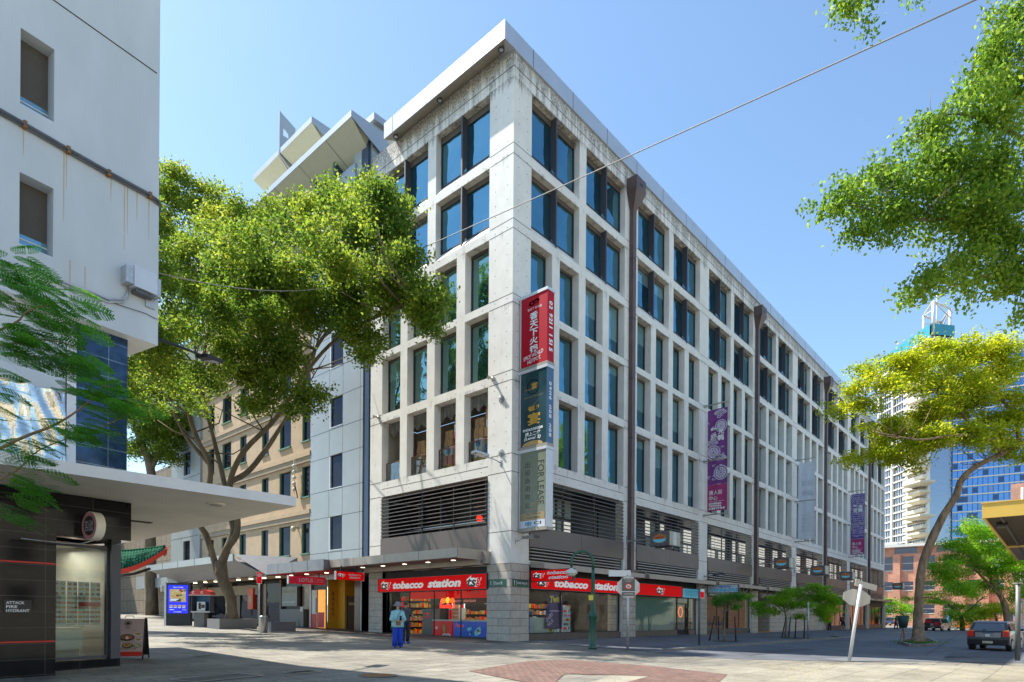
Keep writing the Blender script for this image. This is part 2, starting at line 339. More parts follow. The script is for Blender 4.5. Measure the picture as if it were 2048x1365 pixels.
tiled_mat('blue_tile', (0.02, 0.05, 0.10), (0.035, 0.07, 0.14), (0.25, 0.30, 0.35), 0.80, 0.42, 0.006, rough=0.08, rot=RX, offset=0.0, nv=0.5, bump=0.05, metal=0.3)
tiled_mat('far_brick', (0.62, 0.27, 0.16), (0.50, 0.21, 0.12), (0.60, 0.46, 0.36), 0.5, 0.16, 0.02, rot=RY, nv=0.2, nscale=0.6)
tiled_mat('roof_ribs', (0.02, 0.13, 0.075), (0.012, 0.09, 0.05), (0.004, 0.03, 0.02), 0.22, 3.0, 0.02, rough=0.8, offset=0.0, nv=0.4, bump=0.8)
tiled_mat('header_ribs', (0.025, 0.022, 0.02), (0.03, 0.026, 0.024), (0.005, 0.005, 0.005), 0.10, 2.0, 0.02, rot=RX, offset=0.0)
tiled_mat('header_ribs_side', (0.025, 0.022, 0.02), (0.03, 0.026, 0.024), (0.005, 0.005, 0.005), 0.10, 2.0, 0.02, rot=RY, offset=0.0)
tiled_mat('tan_panels', (0.26, 0.21, 0.15), (0.22, 0.18, 0.13), (0.08, 0.07, 0.05), 1.2, 1.2, 0.03, rot=RY, offset=0.0)
leaf_mat('fig_leaf', (0.032, 0.085, 0.014), (0.13, 0.205, 0.024), (0.36, 0.37, 0.045), 0.55, rough=0.5)
leaf_mat('near_fig_leaf', (0.035, 0.10, 0.012), (0.16, 0.27, 0.03), (0.38, 0.44, 0.06), 0.55, rough=0.45)
leaf_mat('feather_leaf', (0.02, 0.09, 0.015), (0.08, 0.25, 0.025), (0.16, 0.36, 0.03), 0.5, rough=0.45)
leaf_mat('lime_leaf', (0.12, 0.21, 0.012), (0.33, 0.38, 0.02), (0.58, 0.52, 0.035), 0.55, rough=0.5)
leaf_mat('green_leaf', (0.07, 0.20, 0.012), (0.20, 0.38, 0.02), (0.38, 0.50, 0.03), 0.55, rough=0.5)
# ------------------------------------------------------------ mesh builder
def wloc(o):
    v = Vector((0, 0, 0))
    while o is not None: v += o.location; o = o.parent
    return v
class MB:
    def __init__(s): s.v = []; s.f = []; s.m = []; s.mats = []; s.smooth = []
    def mi(s, k):
        if k not in s.mats: s.mats.append(k)
        return s.mats.index(k)
    def face(s, pts, k, sm=False):
        b = len(s.v); s.v += [tuple(p) for p in pts]; s.f.append(tuple(range(b, b + len(pts)))); s.m.append(s.mi(k)); s.smooth.append(sm)
    def box(s, x0, x1, y0, y1, z0, z1, k, skip=''):
        P = [(x0, y0, z0), (x1, y0, z0), (x1, y1, z0), (x0, y1, z0), (x0, y0, z1), (x1, y0, z1), (x1, y1, z1), (x0, y1, z1)]
        s.hexa(P, k)
    def hexa(s, P, k):
        b = len(s.v); s.v += [tuple(p) for p in P]
        for f in ((0, 3, 2, 1), (4, 5, 6, 7), (0, 1, 5, 4), (1, 2, 6, 5), (2, 3, 7, 6), (3, 0, 4, 7)):
            s.f.append(tuple(b + i for i in f)); s.m.append(s.mi(k)); s.smooth.append(False)
    def obox(s, c, u, v, w, k):
        """box centred at c with half-vectors u, v, w"""
        c, u, v, w = Vector(c), Vector(u), Vector(v), Vector(w)
        s.hexa([c - u - v - w, c + u - v - w, c + u + v - w, c - u + v - w, c - u - v + w, c + u - v + w, c + u + v + w, c - u + v + w], k)
    def prism(s, poly, d, k, k2=None):
        """poly: list of 3d points, extruded by vector d"""
        d = Vector(d); a = [Vector(p) for p in poly]; b = [p + d for p in a]; n = len(a)
        s.face(a[::-1], k); s.face(b, k)
        for i in range(n): s.face([a[i], a[(i + 1) % n], b[(i + 1) % n], b[i]], k2 or k)
    def tube(s, pts, rad, k, n=8, cap=True, jit=0.0, smooth=True, flat=1.0):
        pts = [Vector(p) for p in pts]; N = len(pts)
        if not hasattr(rad, '__len__'): rad = [rad] * N
        b = len(s.v); mi = s.mi(k); up = None
        for i, p in enumerate(pts):
            t = (pts[min(i + 1, N - 1)] - pts[max(i - 1, 0)]).normalized()
            if up is None: up = Vector((0, 0, 1)) if abs(t.z) < 0.9 else Vector((1, 0, 0))
            sd = t.cross(up).normalized(); up = sd.cross(t).normalized()
            for j in range(n):
                a = 2 * PI * j / n; q = sd * math.cos(a) + up * math.sin(a) * flat
                r = rad[i]
                if jit: r *= 1 + jit * mnoise.noise((p + q * r) * (1.2 / max(r, .05)))
                s.v.append(tuple(p + q * r))
        for i in range(N - 1):
            for j in range(n):
                s.f.append((b + i * n + j, b + i * n + (j + 1) % n, b + (i + 1) * n + (j + 1) % n, b + (i + 1) * n + j)); s.m.append(mi); s.smooth.append(smooth)
        if cap:
            s.f.append(tuple(b + j for j in range(n))[::-1]); s.m.append(mi); s.smooth.append(False)
            s.f.append(tuple(b + (N - 1) * n + j for j in range(n))); s.m.append(mi); s.smooth.append(False)
    def lathe(s, c, prof, k, n=16, sx=1.0, sy=1.0, smooth=True):
        """prof: [(r, z)] around vertical axis at c"""
        b = len(s.v); mi = s.mi(k); c = Vector(c)
        for r, z in prof:
            for j in range(n):
                a = 2 * PI * j / n; s.v.append((c.x + r * sx * math.cos(a), c.y + r * sy * math.sin(a), c.z + z))
        for i in range(len(prof) - 1):
            for j in range(n):
                s.f.append((b + i * n + j, b + i * n + (j + 1) % n, b + (i + 1) * n + (j + 1) % n, b + (i + 1) * n + j)); s.m.append(mi); s.smooth.append(smooth)
        s.f.append(tuple(b + j for j in range(n))[::-1]); s.m.append(mi); s.smooth.append(False)
        s.f.append(tuple(b + (len(prof) - 1) * n + j for j in range(n))); s.m.append(mi); s.smooth.append(False)
    def ball(s, c, r, k, n=12, sx=1, sy=1, sz=1):
        prof = [(max(0.001, r * math.sin(PI * i / (n // 2 + 2))), -r * sz * math.cos(PI * i / (n // 2 + 2))) for i in range(n // 2 + 3)]
        s.lathe(c, prof, k, n, sx, sy)
    def disc(s, c, u, v, k, n=24, d=None):
        c, u, v = Vector(c), Vector(u), Vector(v)
        P = [c + u * math.cos(2 * PI * i / n) + v * math.sin(2 * PI * i / n) for i in range(n)]
        if d is None: s.face(P, k)
        else: s.prism(P, d, k)
    def ring(s, c, u, v, r0, k, n=24, d=(0, 0, 0), a0=0, a1=2 * PI):
        """flat ring in plane u,v; r0 = inner/outer ratio"""
        c, u, v = Vector(c), Vector(u), Vector(v)
        for i in range(n):
            a, b = a0 + (a1 - a0) * i / n, a0 + (a1 - a0) * (i + 1) / n
            e = lambda t, q: c + (u * math.cos(t) + v * math.sin(t)) * q
            s.face([e(a, r0), e(a, 1), e(b, 1), e(b, r0)], k)
    def text(s, body, o, u, v, w=None, h=None, k='sign_white', bold=0.0, shear=0.0, depth=0.004, space=1.0, fix=False):
        """lettering whose lower-left corner is o, running along unit u, up along unit v, scaled to w x h"""
        cu = bpy.data.curves.new('t', 'FONT'); cu.body = body; cu.size = 1.0; cu.offset = bold; cu.shear = shear; cu.resolution_u = 3
        cu.space_character = space; cu.extrude = 0.0
        ob = bpy.data.objects.new('t', cu); COL.objects.link(ob)
        me = bpy.data.meshes.new_from_object(ob.evaluated_get(bpy.context.evaluated_depsgraph_get()))
        bpy.data.objects.remove(ob); bpy.data.curves.remove(cu)
        n = len(me.vertices)
        if n:
            co = np.empty(n * 3, 'f'); me.vertices.foreach_get('co', co); co = co.reshape(-1, 3)
            mn, mx = co.min(0), co.max(0); ww, hh = max(mx[0] - mn[0], 1e-4), max(mx[1] - mn[1], 1e-4)
            sx = w / ww if w else (h / hh); sy = h / hh if h else sx
            if fix: sx = sy = min(sx, sy)
            u, v, o = Vector(u), Vector(v), Vector(o); nn = u.cross(v)
            b = len(s.v); mi = s.mi(k)
            for c in co: s.v.append(tuple(o + u * float((c[0] - mn[0]) * sx) + v * float((c[1] - mn[1]) * sy) + nn * depth))
            for p in me.polygons: s.f.append(tuple(b + i for i in p.vertices)); s.m.append(mi); s.smooth.append(False)
        bpy.data.meshes.remove(me)
    def build(s, name, parent=None, local=False, loc=None):
        me = bpy.data.meshes.new(name)
        off = Vector((0, 0, 0))
        if loc is not None: off = Vector(loc)
        elif parent is not None and not local: off = wloc(parent)
        vv = np.array(s.v, dtype='f').reshape(-1, 3)
        if loc is not None or not local: vv = vv - np.array(off, dtype='f')
        me.from_pydata([tuple(map(float, q)) for q in vv], [], s.f)
        for k in s.mats: me.materials.append(MATS[k])
        me.polygons.foreach_set('material_index', s.m); me.polygons.foreach_set('use_smooth', s.smooth)
        me.update()
        o = bpy.data.objects.new(name, me); COL.objects.link(o)
        if loc is not None: o.location = loc
        if parent is not None: o.parent = parent
        return o
def tag(o, label=None, cat=None, group=None, kind=None):
    if label: o['label'] = label
    if cat: o['category'] = cat
    if group: o['group'] = group
    if kind: o['kind'] = kind
    return o
def thing(name, label, cat, loc, rz=0, group=None):
    o = bpy.data.objects.new(name, None); COL.objects.link(o); o.location = loc; o.rotation_euler = (0, 0, rz); o.empty_display_size = 0.2
    return tag(o, label, cat, group)
def copy_tree(o, parent=None, loc=None, rz=None, label=None, skip=()):
    kids = list(o.children)
    c = o.copy(); COL.objects.link(c)
    if parent is not None: c.parent = parent
    if loc is not None: c.location = loc
    if rz is not None: c.rotation_euler = (0, 0, rz)
    if label: c['label'] = label
    for ch in kids:
        if ch.name.split('.')[0] not in skip: copy_tree(ch, c, skip=skip)
    return c
def facade(mb, o, u, w, z0, z1, ops, depth, k, kr=None, sill=None):
    """wall rectangle from o along u (unit, outward normal = u x z), with openings (u0,u1,z0,z1[,depth]) and their reveals"""
    o = Vector(o); u = Vector(u).normalized(); nrm = u.cross(Vector((0, 0, 1))); kr = kr or k
    us = sorted(set([0, w] + [a for q in ops for a in q[:2]])); zs = sorted(set([z0, z1] + [a for q in ops for a in q[2:4]]))
    P = lambda a, z, d=0: Vector((o.x + u.x * a, o.y + u.y * a, z)) - nrm * d
    for i in range(len(us) - 1):
        j = 0
        while j < len(zs) - 1:
            a, b = us[i], us[i + 1]; c = zs[j]
            ins = lambda c, d: any(q[0] <= a + 1e-6 and q[1] >= b - 1e-6 and q[2] <= c + 1e-6 and q[3] >= d - 1e-6 for q in ops)
            if ins(c, zs[j + 1]): j += 1; continue
            e = j + 1
            while e < len(zs) - 1 and not ins(zs[e], zs[e + 1]): e += 1
            mb.face([P(a, c), P(b, c), P(b, zs[e]), P(a, zs[e])], k); j = e
    for q in ops:
        a, b, c, d = q[:4]; dp = q[4] if len(q) > 4 else depth
        mb.face([P(a, c), P(a, d), P(a, d, dp), P(a, c, dp)], kr); mb.face([P(b, c), P(b, c, dp), P(b, d, dp), P(b, d)], kr)
        mb.face([P(a, d), P(b, d), P(b, d, dp), P(a, d, dp)], kr)
        sl = q[5] if len(q) > 5 else 0
        mb.face([P(a, c), P(a, c + sl, dp), P(b, c + sl, dp), P(b, c)], kr)
        if sl:
            pass
def np_mesh(name, verts, nquad, k, parent, off, tri=False):
    """many separate quads at once; verts: (n*4,3)"""
    me = bpy.data.meshes.new(name); n = len(verts) // 4
    me.vertices.add(n * 4); me.vertices.foreach_set('co', (verts - np.array(off)).astype('f').ravel())
    me.loops.add(n * 4); me.loops.foreach_set('vertex_index', np.arange(n * 4, dtype='i'))
    me.polygons.add(n); me.polygons.foreach_set('loop_start', np.arange(0, n * 4, 4, dtype='i')); me.polygons.foreach_set('loop_total', np.full(n, 4, 'i'))
    me.materials.append(MATS[k]); me.update(calc_edges=True)
    o = bpy.data.objects.new(name, me); COL.objects.link(o); o.parent = parent
    return o
def unit(a): return a / np.maximum(np.linalg.norm(a, axis=1, keepdims=True), 1e-9)
def leaf_quads(pos, size, up=0.4, asp=0.55, rng=RNG, droop=0.0):
    n = len(pos); a = unit(rng.normal(size=(n, 3)))
    nr = unit(rng.normal(size=(n, 3)) + np.array([0, 0, up]))
    a = unit(a - nr * (a * nr).sum(1, keepdims=True) + np.array([0, 0, -droop])); b = np.cross(nr, a)
    s = size * rng.uniform(0.7, 1.25, (n, 1))
    q = np.stack([pos - a * s * .5, pos + b * s * asp * .5 + nr * s * .06, pos + a * s * .5, pos - b * s * asp * .5 + nr * s * .06], 1)
    return q.reshape(-1, 3)
def cloud(blobs, per, spread, lsize, rng=RNG, shell=0.55, up=0.4, asp=0.55, flat=0.7, droop=0.1, lump=0, lr=.5):
    """blobs: (centre, (rx,ry,rz), number of twigs); each twig is a small tuft of `per` leaves"""
    P = []
    for c, r, nt_ in blobs:
        d = unit(rng.normal(size=(nt_, 3))); q = (shell + (1 - shell) * rng.random((nt_, 1)) ** .6)
        # ragged outline
        wob = 1 + 0.22 * np.sin(d[:, :1] * 5 + c[0]) * np.cos(d[:, 1:2] * 4 + c[1]) + 0.18 * rng.normal(size=(nt_, 1)) * .6
        tw = np.array(c) + d * q * np.array(r) * wob
        if lump:
            ns = max(2, nt_ // lump); sc = tw[rng.integers(0, nt_, ns)]; tw = sc[rng.integers(0, ns, nt_)] + unit(rng.normal(size=(nt_, 3))) * rng.random((nt_, 1)) ** .5 * lr * np.array([1, 1, .75])
        pp = tw[:, None, :] + rng.normal(size=(nt_, per, 3)) * np.array([spread, spread, spread * flat])
        P.append(pp.reshape(-1, 3))
    P = np.concatenate(P)
    return leaf_quads(P, lsize, up, asp, rng, droop)
def fronds(specs, nl=12, length=0.5, lsize=0.05, rng=RNG):
    """feathery double-compound leaves: specs = list of (origin, direction); two rows of fine leaflets along side ribs"""
    out = []
    for o, d in specs:
        o = np.array(o); d = np.array(d) / np.linalg.norm(d); L = length * rng.uniform(.7, 1.2)
        side = np.cross(d, [0, 0, 1.0]); side /= max(np.linalg.norm(side), 1e-6)
        tilt = rng.uniform(-.4, .4); nup = np.cross(side, d) ; side = side * math.cos(tilt) + nup * math.sin(tilt)
        for i in range(nl):
            t = (i + 1.0) / nl; base = o + d * L * t - np.array([0, 0, 1]) * (L * t) ** 2 * .5
            pl = L * .42 * math.sin(PI * (0.15 + .8 * t)) + .02
            for sg in (-1, 1):
                dr = side * sg * .92 + d * .38; dr /= np.linalg.norm(dr)
                m_ = 7
                for j in range(m_):
                    c = base + dr * pl * (j + .7) / m_ - np.array([0, 0, 1]) * .08 * (pl * (j + 1) / m_)
                    for s2 in (-1, 1):
                        e = d * s2 * .95 + dr * .3; e /= np.linalg.norm(e)
                        ww = dr * lsize * .30
                        a = c; b_ = c + e * lsize
                        out.append([a, (a + b_) / 2 + ww, b_, (a + b_) / 2 - ww])
    return np.array(out).reshape(-1, 3)
def limb(mb, pts, r0, r1, k, n=8, jit=0.12, sub=4):
    """smooth tapered branch through pts"""
    pts = [Vector(p) for p in pts]; out = []
    for i in range(len(pts) - 1):
        a, b = pts[i], pts[i + 1]; p0 = pts[i - 1] if i > 0 else a * 2 - b; p3 = pts[i + 2] if i + 2 < len(pts) else b * 2 - a
        for j in range(sub):
            t = j / sub; out.append(0.5 * ((2 * a) + (b - p0) * t + (2 * p0 - 5 * a + 4 * b - p3) * t * t + (-p0 + 3 * a - 3 * b + p3) * t ** 3))
    out.append(pts[-1]); N = len(out)
    if hasattr(r0, '__len__'):
        xs = np.linspace(0, 1, len(r0)); R = list(np.interp(np.linspace(0, 1, N), xs, r0))
    else: R = [r0 + (r1 - r0) * (i / (N - 1)) ** .8 for i in range(N)]
    mb.tube(out, R, k, n=n, jit=jit)
    return out
def twigs(mb, path, k, n, ln, r, rng=random, up=0.5):
    ends = []
    for i in range(n):
        p = path[rng.randrange(len(path) // 3, len(path))]
        d = Vector((rng.gauss(0, 1), rng.gauss(0, 1), abs(rng.gauss(0, 1)) * up + .2)).normalized()
        m_ = p + d * ln * .5 + Vector((rng.gauss(0, .1), rng.gauss(0, .1), 0)) * ln; e = p + d * ln * rng.uniform(.8, 1.2) + Vector((0, 0, .15 * ln))
        mb.tube([p, m_, e], [r, r * .7, r * .35], k, n=5); ends.append(e)
    return ends
# ------------------------------------------------------------ ground, road, pavement
NX = Vector((1, 0, 0)); NY = Vector((0, 1, 0)); NZ = Vector((0, 0, 1))
def sheet(poly, dz, k, name, kind='structure'):
    mb = MB(); mb.face([(x, y, G(x, y) + dz) for x, y in poly], k); o = mb.build(name); o['kind'] = kind; return o
def paving_mat():
    m, nt, b = newmat('street_paving'); L = nt.links
    tc = node(nt, 'ShaderNodeTexCoord'); P = tc.outputs['Object']
    t = node(nt, 'ShaderNodeTexBrick'); L.new(P, t.inputs['Vector']); t.offset = 0.5
    t.inputs['Color1'].default_value = (0.30, 0.275, 0.222, 1); t.inputs['Color2'].default_value = (0.22, 0.203, 0.168, 1); t.inputs['Mortar'].default_value = (0.09, 0.08, 0.07, 1)
    t.inputs['Scale'].default_value = 1.0; t.inputs['Brick Width'].default_value = 1.1; t.inputs['Row Height'].default_value = 0.55; t.inputs['Mortar Size'].default_value = 0.016
    t.inputs['Bias'].default_value = -0.1
    n = node(nt, 'ShaderNodeTexNoise', Scale=0.8, Detail=10.0, Roughness=0.7); L.new(P, n.inputs['Vector'])
    mr = node(nt, 'ShaderNodeMapRange'); L.new(n.outputs[0], mr.inputs[0]); mr.inputs[1].default_value = 0.3; mr.inputs[2].default_value = 0.7; mr.inputs[3].default_value = 0.58; mr.inputs[4].default_value = 1.22
    mx = node(nt, 'ShaderNodeMixRGB', blend_type='MULTIPLY'); mx.inputs[0].default_value = 1; L.new(t.outputs[0], mx.inputs[1]); L.new(mr.outputs[0], mx.inputs[2])
    n2 = node(nt, 'ShaderNodeTexNoise', Scale=14.0, Detail=6.0, Roughness=0.8); L.new(P, n2.inputs['Vector'])
    mr2 = node(nt, 'ShaderNodeMapRange'); L.new(n2.outputs[0], mr2.inputs[0]); mr2.inputs[1].default_value = 0.35; mr2.inputs[2].default_value = 0.65; mr2.inputs[3].default_value = 0.76; mr2.inputs[4].default_value = 1.18
    mx2 = node(nt, 'ShaderNodeMixRGB', blend_type='MULTIPLY'); mx2.inputs[0].default_value = 1; L.new(mx.outputs[0], mx2.inputs[1]); L.new(mr2.outputs[0], mx2.inputs[2])
    L.new(mx2.outputs[0], b.inputs['Base Color']); b.inputs['Roughness'].default_value = 0.62
    vo = node(nt, 'ShaderNodeTexVoronoi', Scale=2.2); L.new(P, vo.inputs['Vector'])
    vr = node(nt, 'ShaderNodeMapRange'); L.new(vo.outputs['Distance'], vr.inputs[0]); vr.inputs[1].default_value = 0.05; vr.inputs[2].default_value = 0.075; vr.inputs[3].default_value = 0.55; vr.inputs[4].default_value = 1.0
    n5 = node(nt, 'ShaderNodeTexNoise', Scale=0.25, Detail=4.0); L.new(P, n5.inputs['Vector'])
    v5 = node(nt, 'ShaderNodeMapRange'); L.new(n5.outputs[0], v5.inputs[0]); v5.inputs[1].default_value = 0.35; v5.inputs[2].default_value = 0.65; v5.inputs[3].default_value = 0.82; v5.inputs[4].default_value = 1.08
    mm1 = node(nt, 'ShaderNodeMath', operation='MULTIPLY'); L.new(vr.outputs[0], mm1.inputs[0]); L.new(v5.outputs[0], mm1.inputs[1])
    mx3 = node(nt, 'ShaderNodeMixRGB', blend_type='MULTIPLY'); mx3.inputs[0].default_value = 1; L.new(mx2.outputs[0], mx3.inputs[1]); L.new(mm1.outputs[0], mx3.inputs[2]); L.new(mx3.outputs[0], b.inputs['Base Color'])
    bp = node(nt, 'ShaderNodeBump', Strength=0.3, Distance=0.01); L.new(n2.outputs[0], bp.inputs['Height']); L.new(bp.outputs[0], b.inputs['Normal'])
    MATS['street_paving'] = m
    m2 = m.copy(); m2.name = 'cream_paving'; MATS['cream_paving'] = m2
    t2 = [q for q in m2.node_tree.nodes if q.type == 'TEX_BRICK'][0]
    t2.inputs['Color1'].default_value = (0.37, 0.335, 0.255, 1); t2.inputs['Color2'].default_value = (0.31, 0.28, 0.215, 1); t2.inputs['Mortar'].default_value = (0.16, 0.14, 0.11, 1)
    t2.inputs['Brick Width'].default_value = 1.5; t2.inputs['Row Height'].default_value = 0.9; t2.inputs['Mortar Size'].default_value = 0.012
    m3 = m.copy(); m3.name = 'dark_paving'; MATS['dark_paving'] = m3
    t3 = [q for q in m3.node_tree.nodes if q.type == 'TEX_BRICK'][0]
    t3.inputs['Color1'].default_value = (0.16, 0.168, 0.185, 1); t3.inputs['Color2'].default_value = (0.13, 0.138, 0.155, 1); t3.inputs['Mortar'].default_value = (0.05, 0.05, 0.05, 1)
    t3.inputs['Brick Width'].default_value = 0.6; t3.inputs['Row Height'].default_value = 0.4; t3.inputs['Mortar Size'].default_value = 0.006
paving_mat()
mat('asphalt', (0.105, 0.112, 0.128), 0.75, var=0.3, scale=0.5, bump=0.4, bscale=60)
mat('asphalt_patch', (0.075, 0.08, 0.092), 0.8, var=0.15, scale=2, bump=0.3, bscale=60)
tiled_mat('brick_paving', (0.17, 0.075, 0.055), (0.12, 0.06, 0.05), (0.20, 0.17, 0.14), 0.23, 0.115, 0.012, rough=0.7, nv=0.35, nscale=3)
mat('leaf_litter', (0.42, 0.30, 0.08), 0.8, var=0.4, scale=6)
sheet([(-700, -700), (900, -700), (900, 700), (-700, 700)], 0, 'street_paving', 'ground')
sheet([(-2.2, -11.6), (3.1, -15.4), (10.6, -21.5), (10.6, -60), (-60, -60), (-40, -22), (-14.4, -12.9), (-8.2, -10.6), (-4.6, -10.9)], 0.004, 'cream_paving', 'crossing_pavement')
sheet([(-0.35, -7.35), (-0.57, -10.15), (1.6, -12.65), (9.5, -18.95), (14, -24), (200, -24), (200, -7.35)], 0.008, 'asphalt', 'road')
mat('asphalt_pale', (0.15, 0.155, 0.165), 0.8, var=0.2, scale=2, bump=0.3, bscale=60)
for q, k_ in (([(1640, 1318), (1850, 1312), (1960, 1316), (1990, 1325), (1700, 1324)], 'asphalt_pale'), ([(1905, 1306), (2040, 1303), (2046, 1316), (1885, 1318)], 'asphalt_patch'), ([(1700, 1270), (1930, 1263), (1935, 1276), (1720, 1284)], 'asphalt_pale'), ([(1450, 1306), (1600, 1298), (1640, 1301), (1500, 1312)], 'asphalt_patch')):
    sheet([tuple(gnd(*p_)[:2]) for p_ in q], 0.012, k_, 'road_patch')
mb = MB()
for a_, b_ in (((1655, 1325), (2046, 1318)), ((1740, 1310), (1960, 1300)), ((1850, 1312), (1930, 1262)), ((1500, 1312), (1690, 1288))):
    a_, b_ = gnd(*a_), gnd(*b_); d_ = (b_ - a_); d_.z = 0; d_.normalize(); s_ = d_.cross(NZ) * .025
    mb.face([(p.x, p.y, G(p.x, p.y) + .0165) for p in (a_ - s_, b_ - s_, b_ + s_, a_ + s_)], 'joint_dark')
o = mb.build('road_joint'); o['kind'] = 'structure'
sheet([*[tuple(gnd(*q)[:2]) for q in [(938, 1343), (1060, 1323), (1140, 1321), (1300, 1333), (1455, 1350), (1430, 1374), (1225, 1374), (1300, 1353), (1130, 1349), (1100, 1374), (1000, 1356)]]], 0.012, 'brick_paving', 'brick_paving_panel')
# raised footpath with kerb along the shops
mb = MB(); kx0 = -0.4
pav = [(kx0 + .5, -7.05), (26, -7.05), (27.5, -6.6), (27.5, 0.0), (1.5, 0.0), (1.5, -4.5)]
mb.face([(x, y, G(x, y) + 0.016) for x, y in [(0.2, -6.9), (26, -7.0), (28, -6.2), (130, -6.2), (130, .5), (0.6, .5)]], 'dark_paving')
o = mb.build('footpath'); o['kind'] = 'structure'
mb = MB()
kp = [(-0.4, -7.1), (26.3, -7.1), (27.6, -6.5), (28.2, -5.9)]
for i in range(len(kp) - 1):
    a, b = Vector((*kp[i], 0)), Vector((*kp[i + 1], 0)); t = (b - a).normalized(); nn = Vector((t.y, -t.x, 0)) * .15
    n_ = max(1, int((b - a).length / 1.2))
    for j in range(n_):
        p, q = a + (b - a) * (j / n_) + t * .006, a + (b - a) * ((j + 1) / n_) - t * .006
        h0 = 0.10 if j > 0 or i > 0 else 0.03
        pts = []
        for r_ in (p + nn, q + nn, q - nn * .2, p - nn * .2): pts.append(r_)
        g = [G(r_.x, r_.y) for r_ in pts]
        mb.hexa([(pts[z].x, pts[z].y, g[z] - 0.05) for z in range(4)] + [(pts[z].x, pts[z].y, g[z] + (h0 if i or j else .03)) for z in range(4)], 'kerb_stone')
o = mb.build('kerb'); o['kind'] = 'structure'
mb = MB()   # scattered dry leaves lying on the paving
def litter(n, fn):
    P = []
    for _ in range(n):
        x, y = fn(); P.append((x, y, G(x, y) + .022))
    return np.array(P)
def _tri(a, b, c):
    def f():
        r1, r2 = random.random(), random.random()
        if r1 + r2 > 1: r1, r2 = 1 - r1, 1 - r2
        return (a[0] + r1 * (b[0] - a[0]) + r2 * (c[0] - a[0]), a[1] + r1 * (b[1] - a[1]) + r2 * (c[1] - a[1]))
    return f
P = np.concatenate([litter(1500, _tri((-8, -12), (9, -19.5), (-6, -19))), litter(1000, _tri((-1, -11), (2.5, -13.4), (-6, -14))), litter(260, _tri((2, -7), (26, -7.2), (12, -.6))), litter(260, _tri((-14, 6), (-2, -8), (-12, -12)))])
q = leaf_quads(P, 0.035, up=9, asp=0.6)
lit = np_mesh('fallen_leaves', q, 0, 'leaf_litter', None, (0, 0, 0)); tag(lit, kind='stuff', label='dry yellow leaves scattered over the paving', cat='leaves')

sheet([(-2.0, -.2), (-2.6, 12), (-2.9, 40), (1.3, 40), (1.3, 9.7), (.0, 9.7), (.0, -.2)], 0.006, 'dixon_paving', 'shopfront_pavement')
# service covers in the paving
def cover(x, y, a, b, rz, k, label, round_=False):
    z = G(x, y) + .006
    t = thing('access_cover', label, 'access cover', (x, y, z), rz)
    mb = MB()
    if round_:
        mb.lathe((0, 0, 0), [(a, 0), (a, .006), (a * .86, .006), (a * .86, .003)], 'kerb_stone', 28); mb.build('rim', t, local=True)
        mb = MB(); mb.lathe((0, 0, .004), [(a * .84, 0), (a * .84, .004)], k, 28); mb.build('lid', t, local=True)
    else:
        for s_ in (-1, 1):
            mb.box(-a, a, s_ * b - .02, s_ * b + .02, 0, .010, 'steel'); mb.box(s_ * a - .02, s_ * a + .02, -b + .021, b - .021, 0, .010, 'steel')
        mb.build('rim', t, local=True); mb = MB(); mb.box(-a + .021, a - .021, -b + .021, b - .021, 0, .006, k)
        for i in range(5): mb.box(-a + .06, a - .06, -b + .05 + i * (2 * b - .1) / 4.5, -b + .09 + i * (2 * b - .1) / 4.5, .006, .009, 'joint_dark')
        mb.build('lid', t, local=True)
p = gnd(755, 1352); cover(p.x, p.y, .42, .42, 0, 'rust', 'round iron service cover set in sunlit paving left of the brick panel', True)
p = gnd(604, 1345); cover(p.x, p.y, .35, .22, .1, 'brown_tile', 'small brown rectangular drain cover in the shaded paving left of the shadow line')
p = gnd(410, 1313); cover(p.x, p.y, .4, .15, .5, 'dark_wall', 'dark grated drain in the shaded paving right of the sandwich board')
p = gnd(435, 1356); cover(p.x, p.y, .75, .4, .2, 'street_paving', 'large paved access cover in the shaded paving at the bottom left')

# ------------------------------------------------------------ corner office building
BAY = [1.25 + 9.6 * i for i in range(8)]; BW = 8.2; LEND = 77.2
office = thing('office_building', 'long white precast concrete office block on the corner above the red shop signs', 'building', (0, 0, 0))
ROWS = [(22.45, 25.48), (19.08, 22.03), (15.70, 18.67), (12.25, 15.34), (8.50, 11.83)]
ops = []
for b in BAY:
    ops += [(b, b + BW, 3.75, 7.67, .5), (b, b + BW, -1.2, 3.58, .5)]
    for r in range(5):
        z0, z1 = ROWS[r]
        if r < 2:
            for c in (0, 4.4): ops.append((b + c, b + c + 3.8, z0, z1, .38, .50))
        else:
            for c in range(4): ops.append((b + 2.2 * c, b + 2.2 * c + 1.6, z0, z1, .45))
mb = MB(); facade(mb, (0, 0, 0), NX, LEND, -1.2, 26.555, ops, .4, 'concrete')
opl = []   # left facade, u runs along -Y from y=11.1 to 0
W2 = 10.75; yl = lambda y: W2 - y
opl += [(yl(9.67), yl(1.47), 3.75, 7.69, .5), (yl(9.5), yl(1.47), -1.2, 3.58, .5)]
for r in range(5):
    z0, z1 = ROWS[r]
    if r < 2:
        for c in (1.5, 5.9): opl.append((yl(c + 3.78), yl(c), z0, z1, .38, .50))
    else:
        for c in range(4): opl.append((yl(1.5 + 2.19 * c + 1.6), yl(1.5 + 2.19 * c), z0, z1, .45))
facade(mb, (0, W2, 0), -NY, W2, -1.2, 26.95, opl, .4, 'concrete')
mb.face([(LEND, 0, -1.2), (LEND, 30, -1.2), (LEND, 30, 26.55), (LEND, 0, 26.55)], 'concrete')
mb.face([(0.6, W2, -1.2), (0.0, W2, -1.2), (0.0, W2, 26.55), (0.6, W2, 26.55)], 'concrete')
mb.face([(0.6, .6, 26.5), (LEND, .6, 26.5), (LEND, 30, 26.5), (.6, 30, 26.5)], 'concrete')
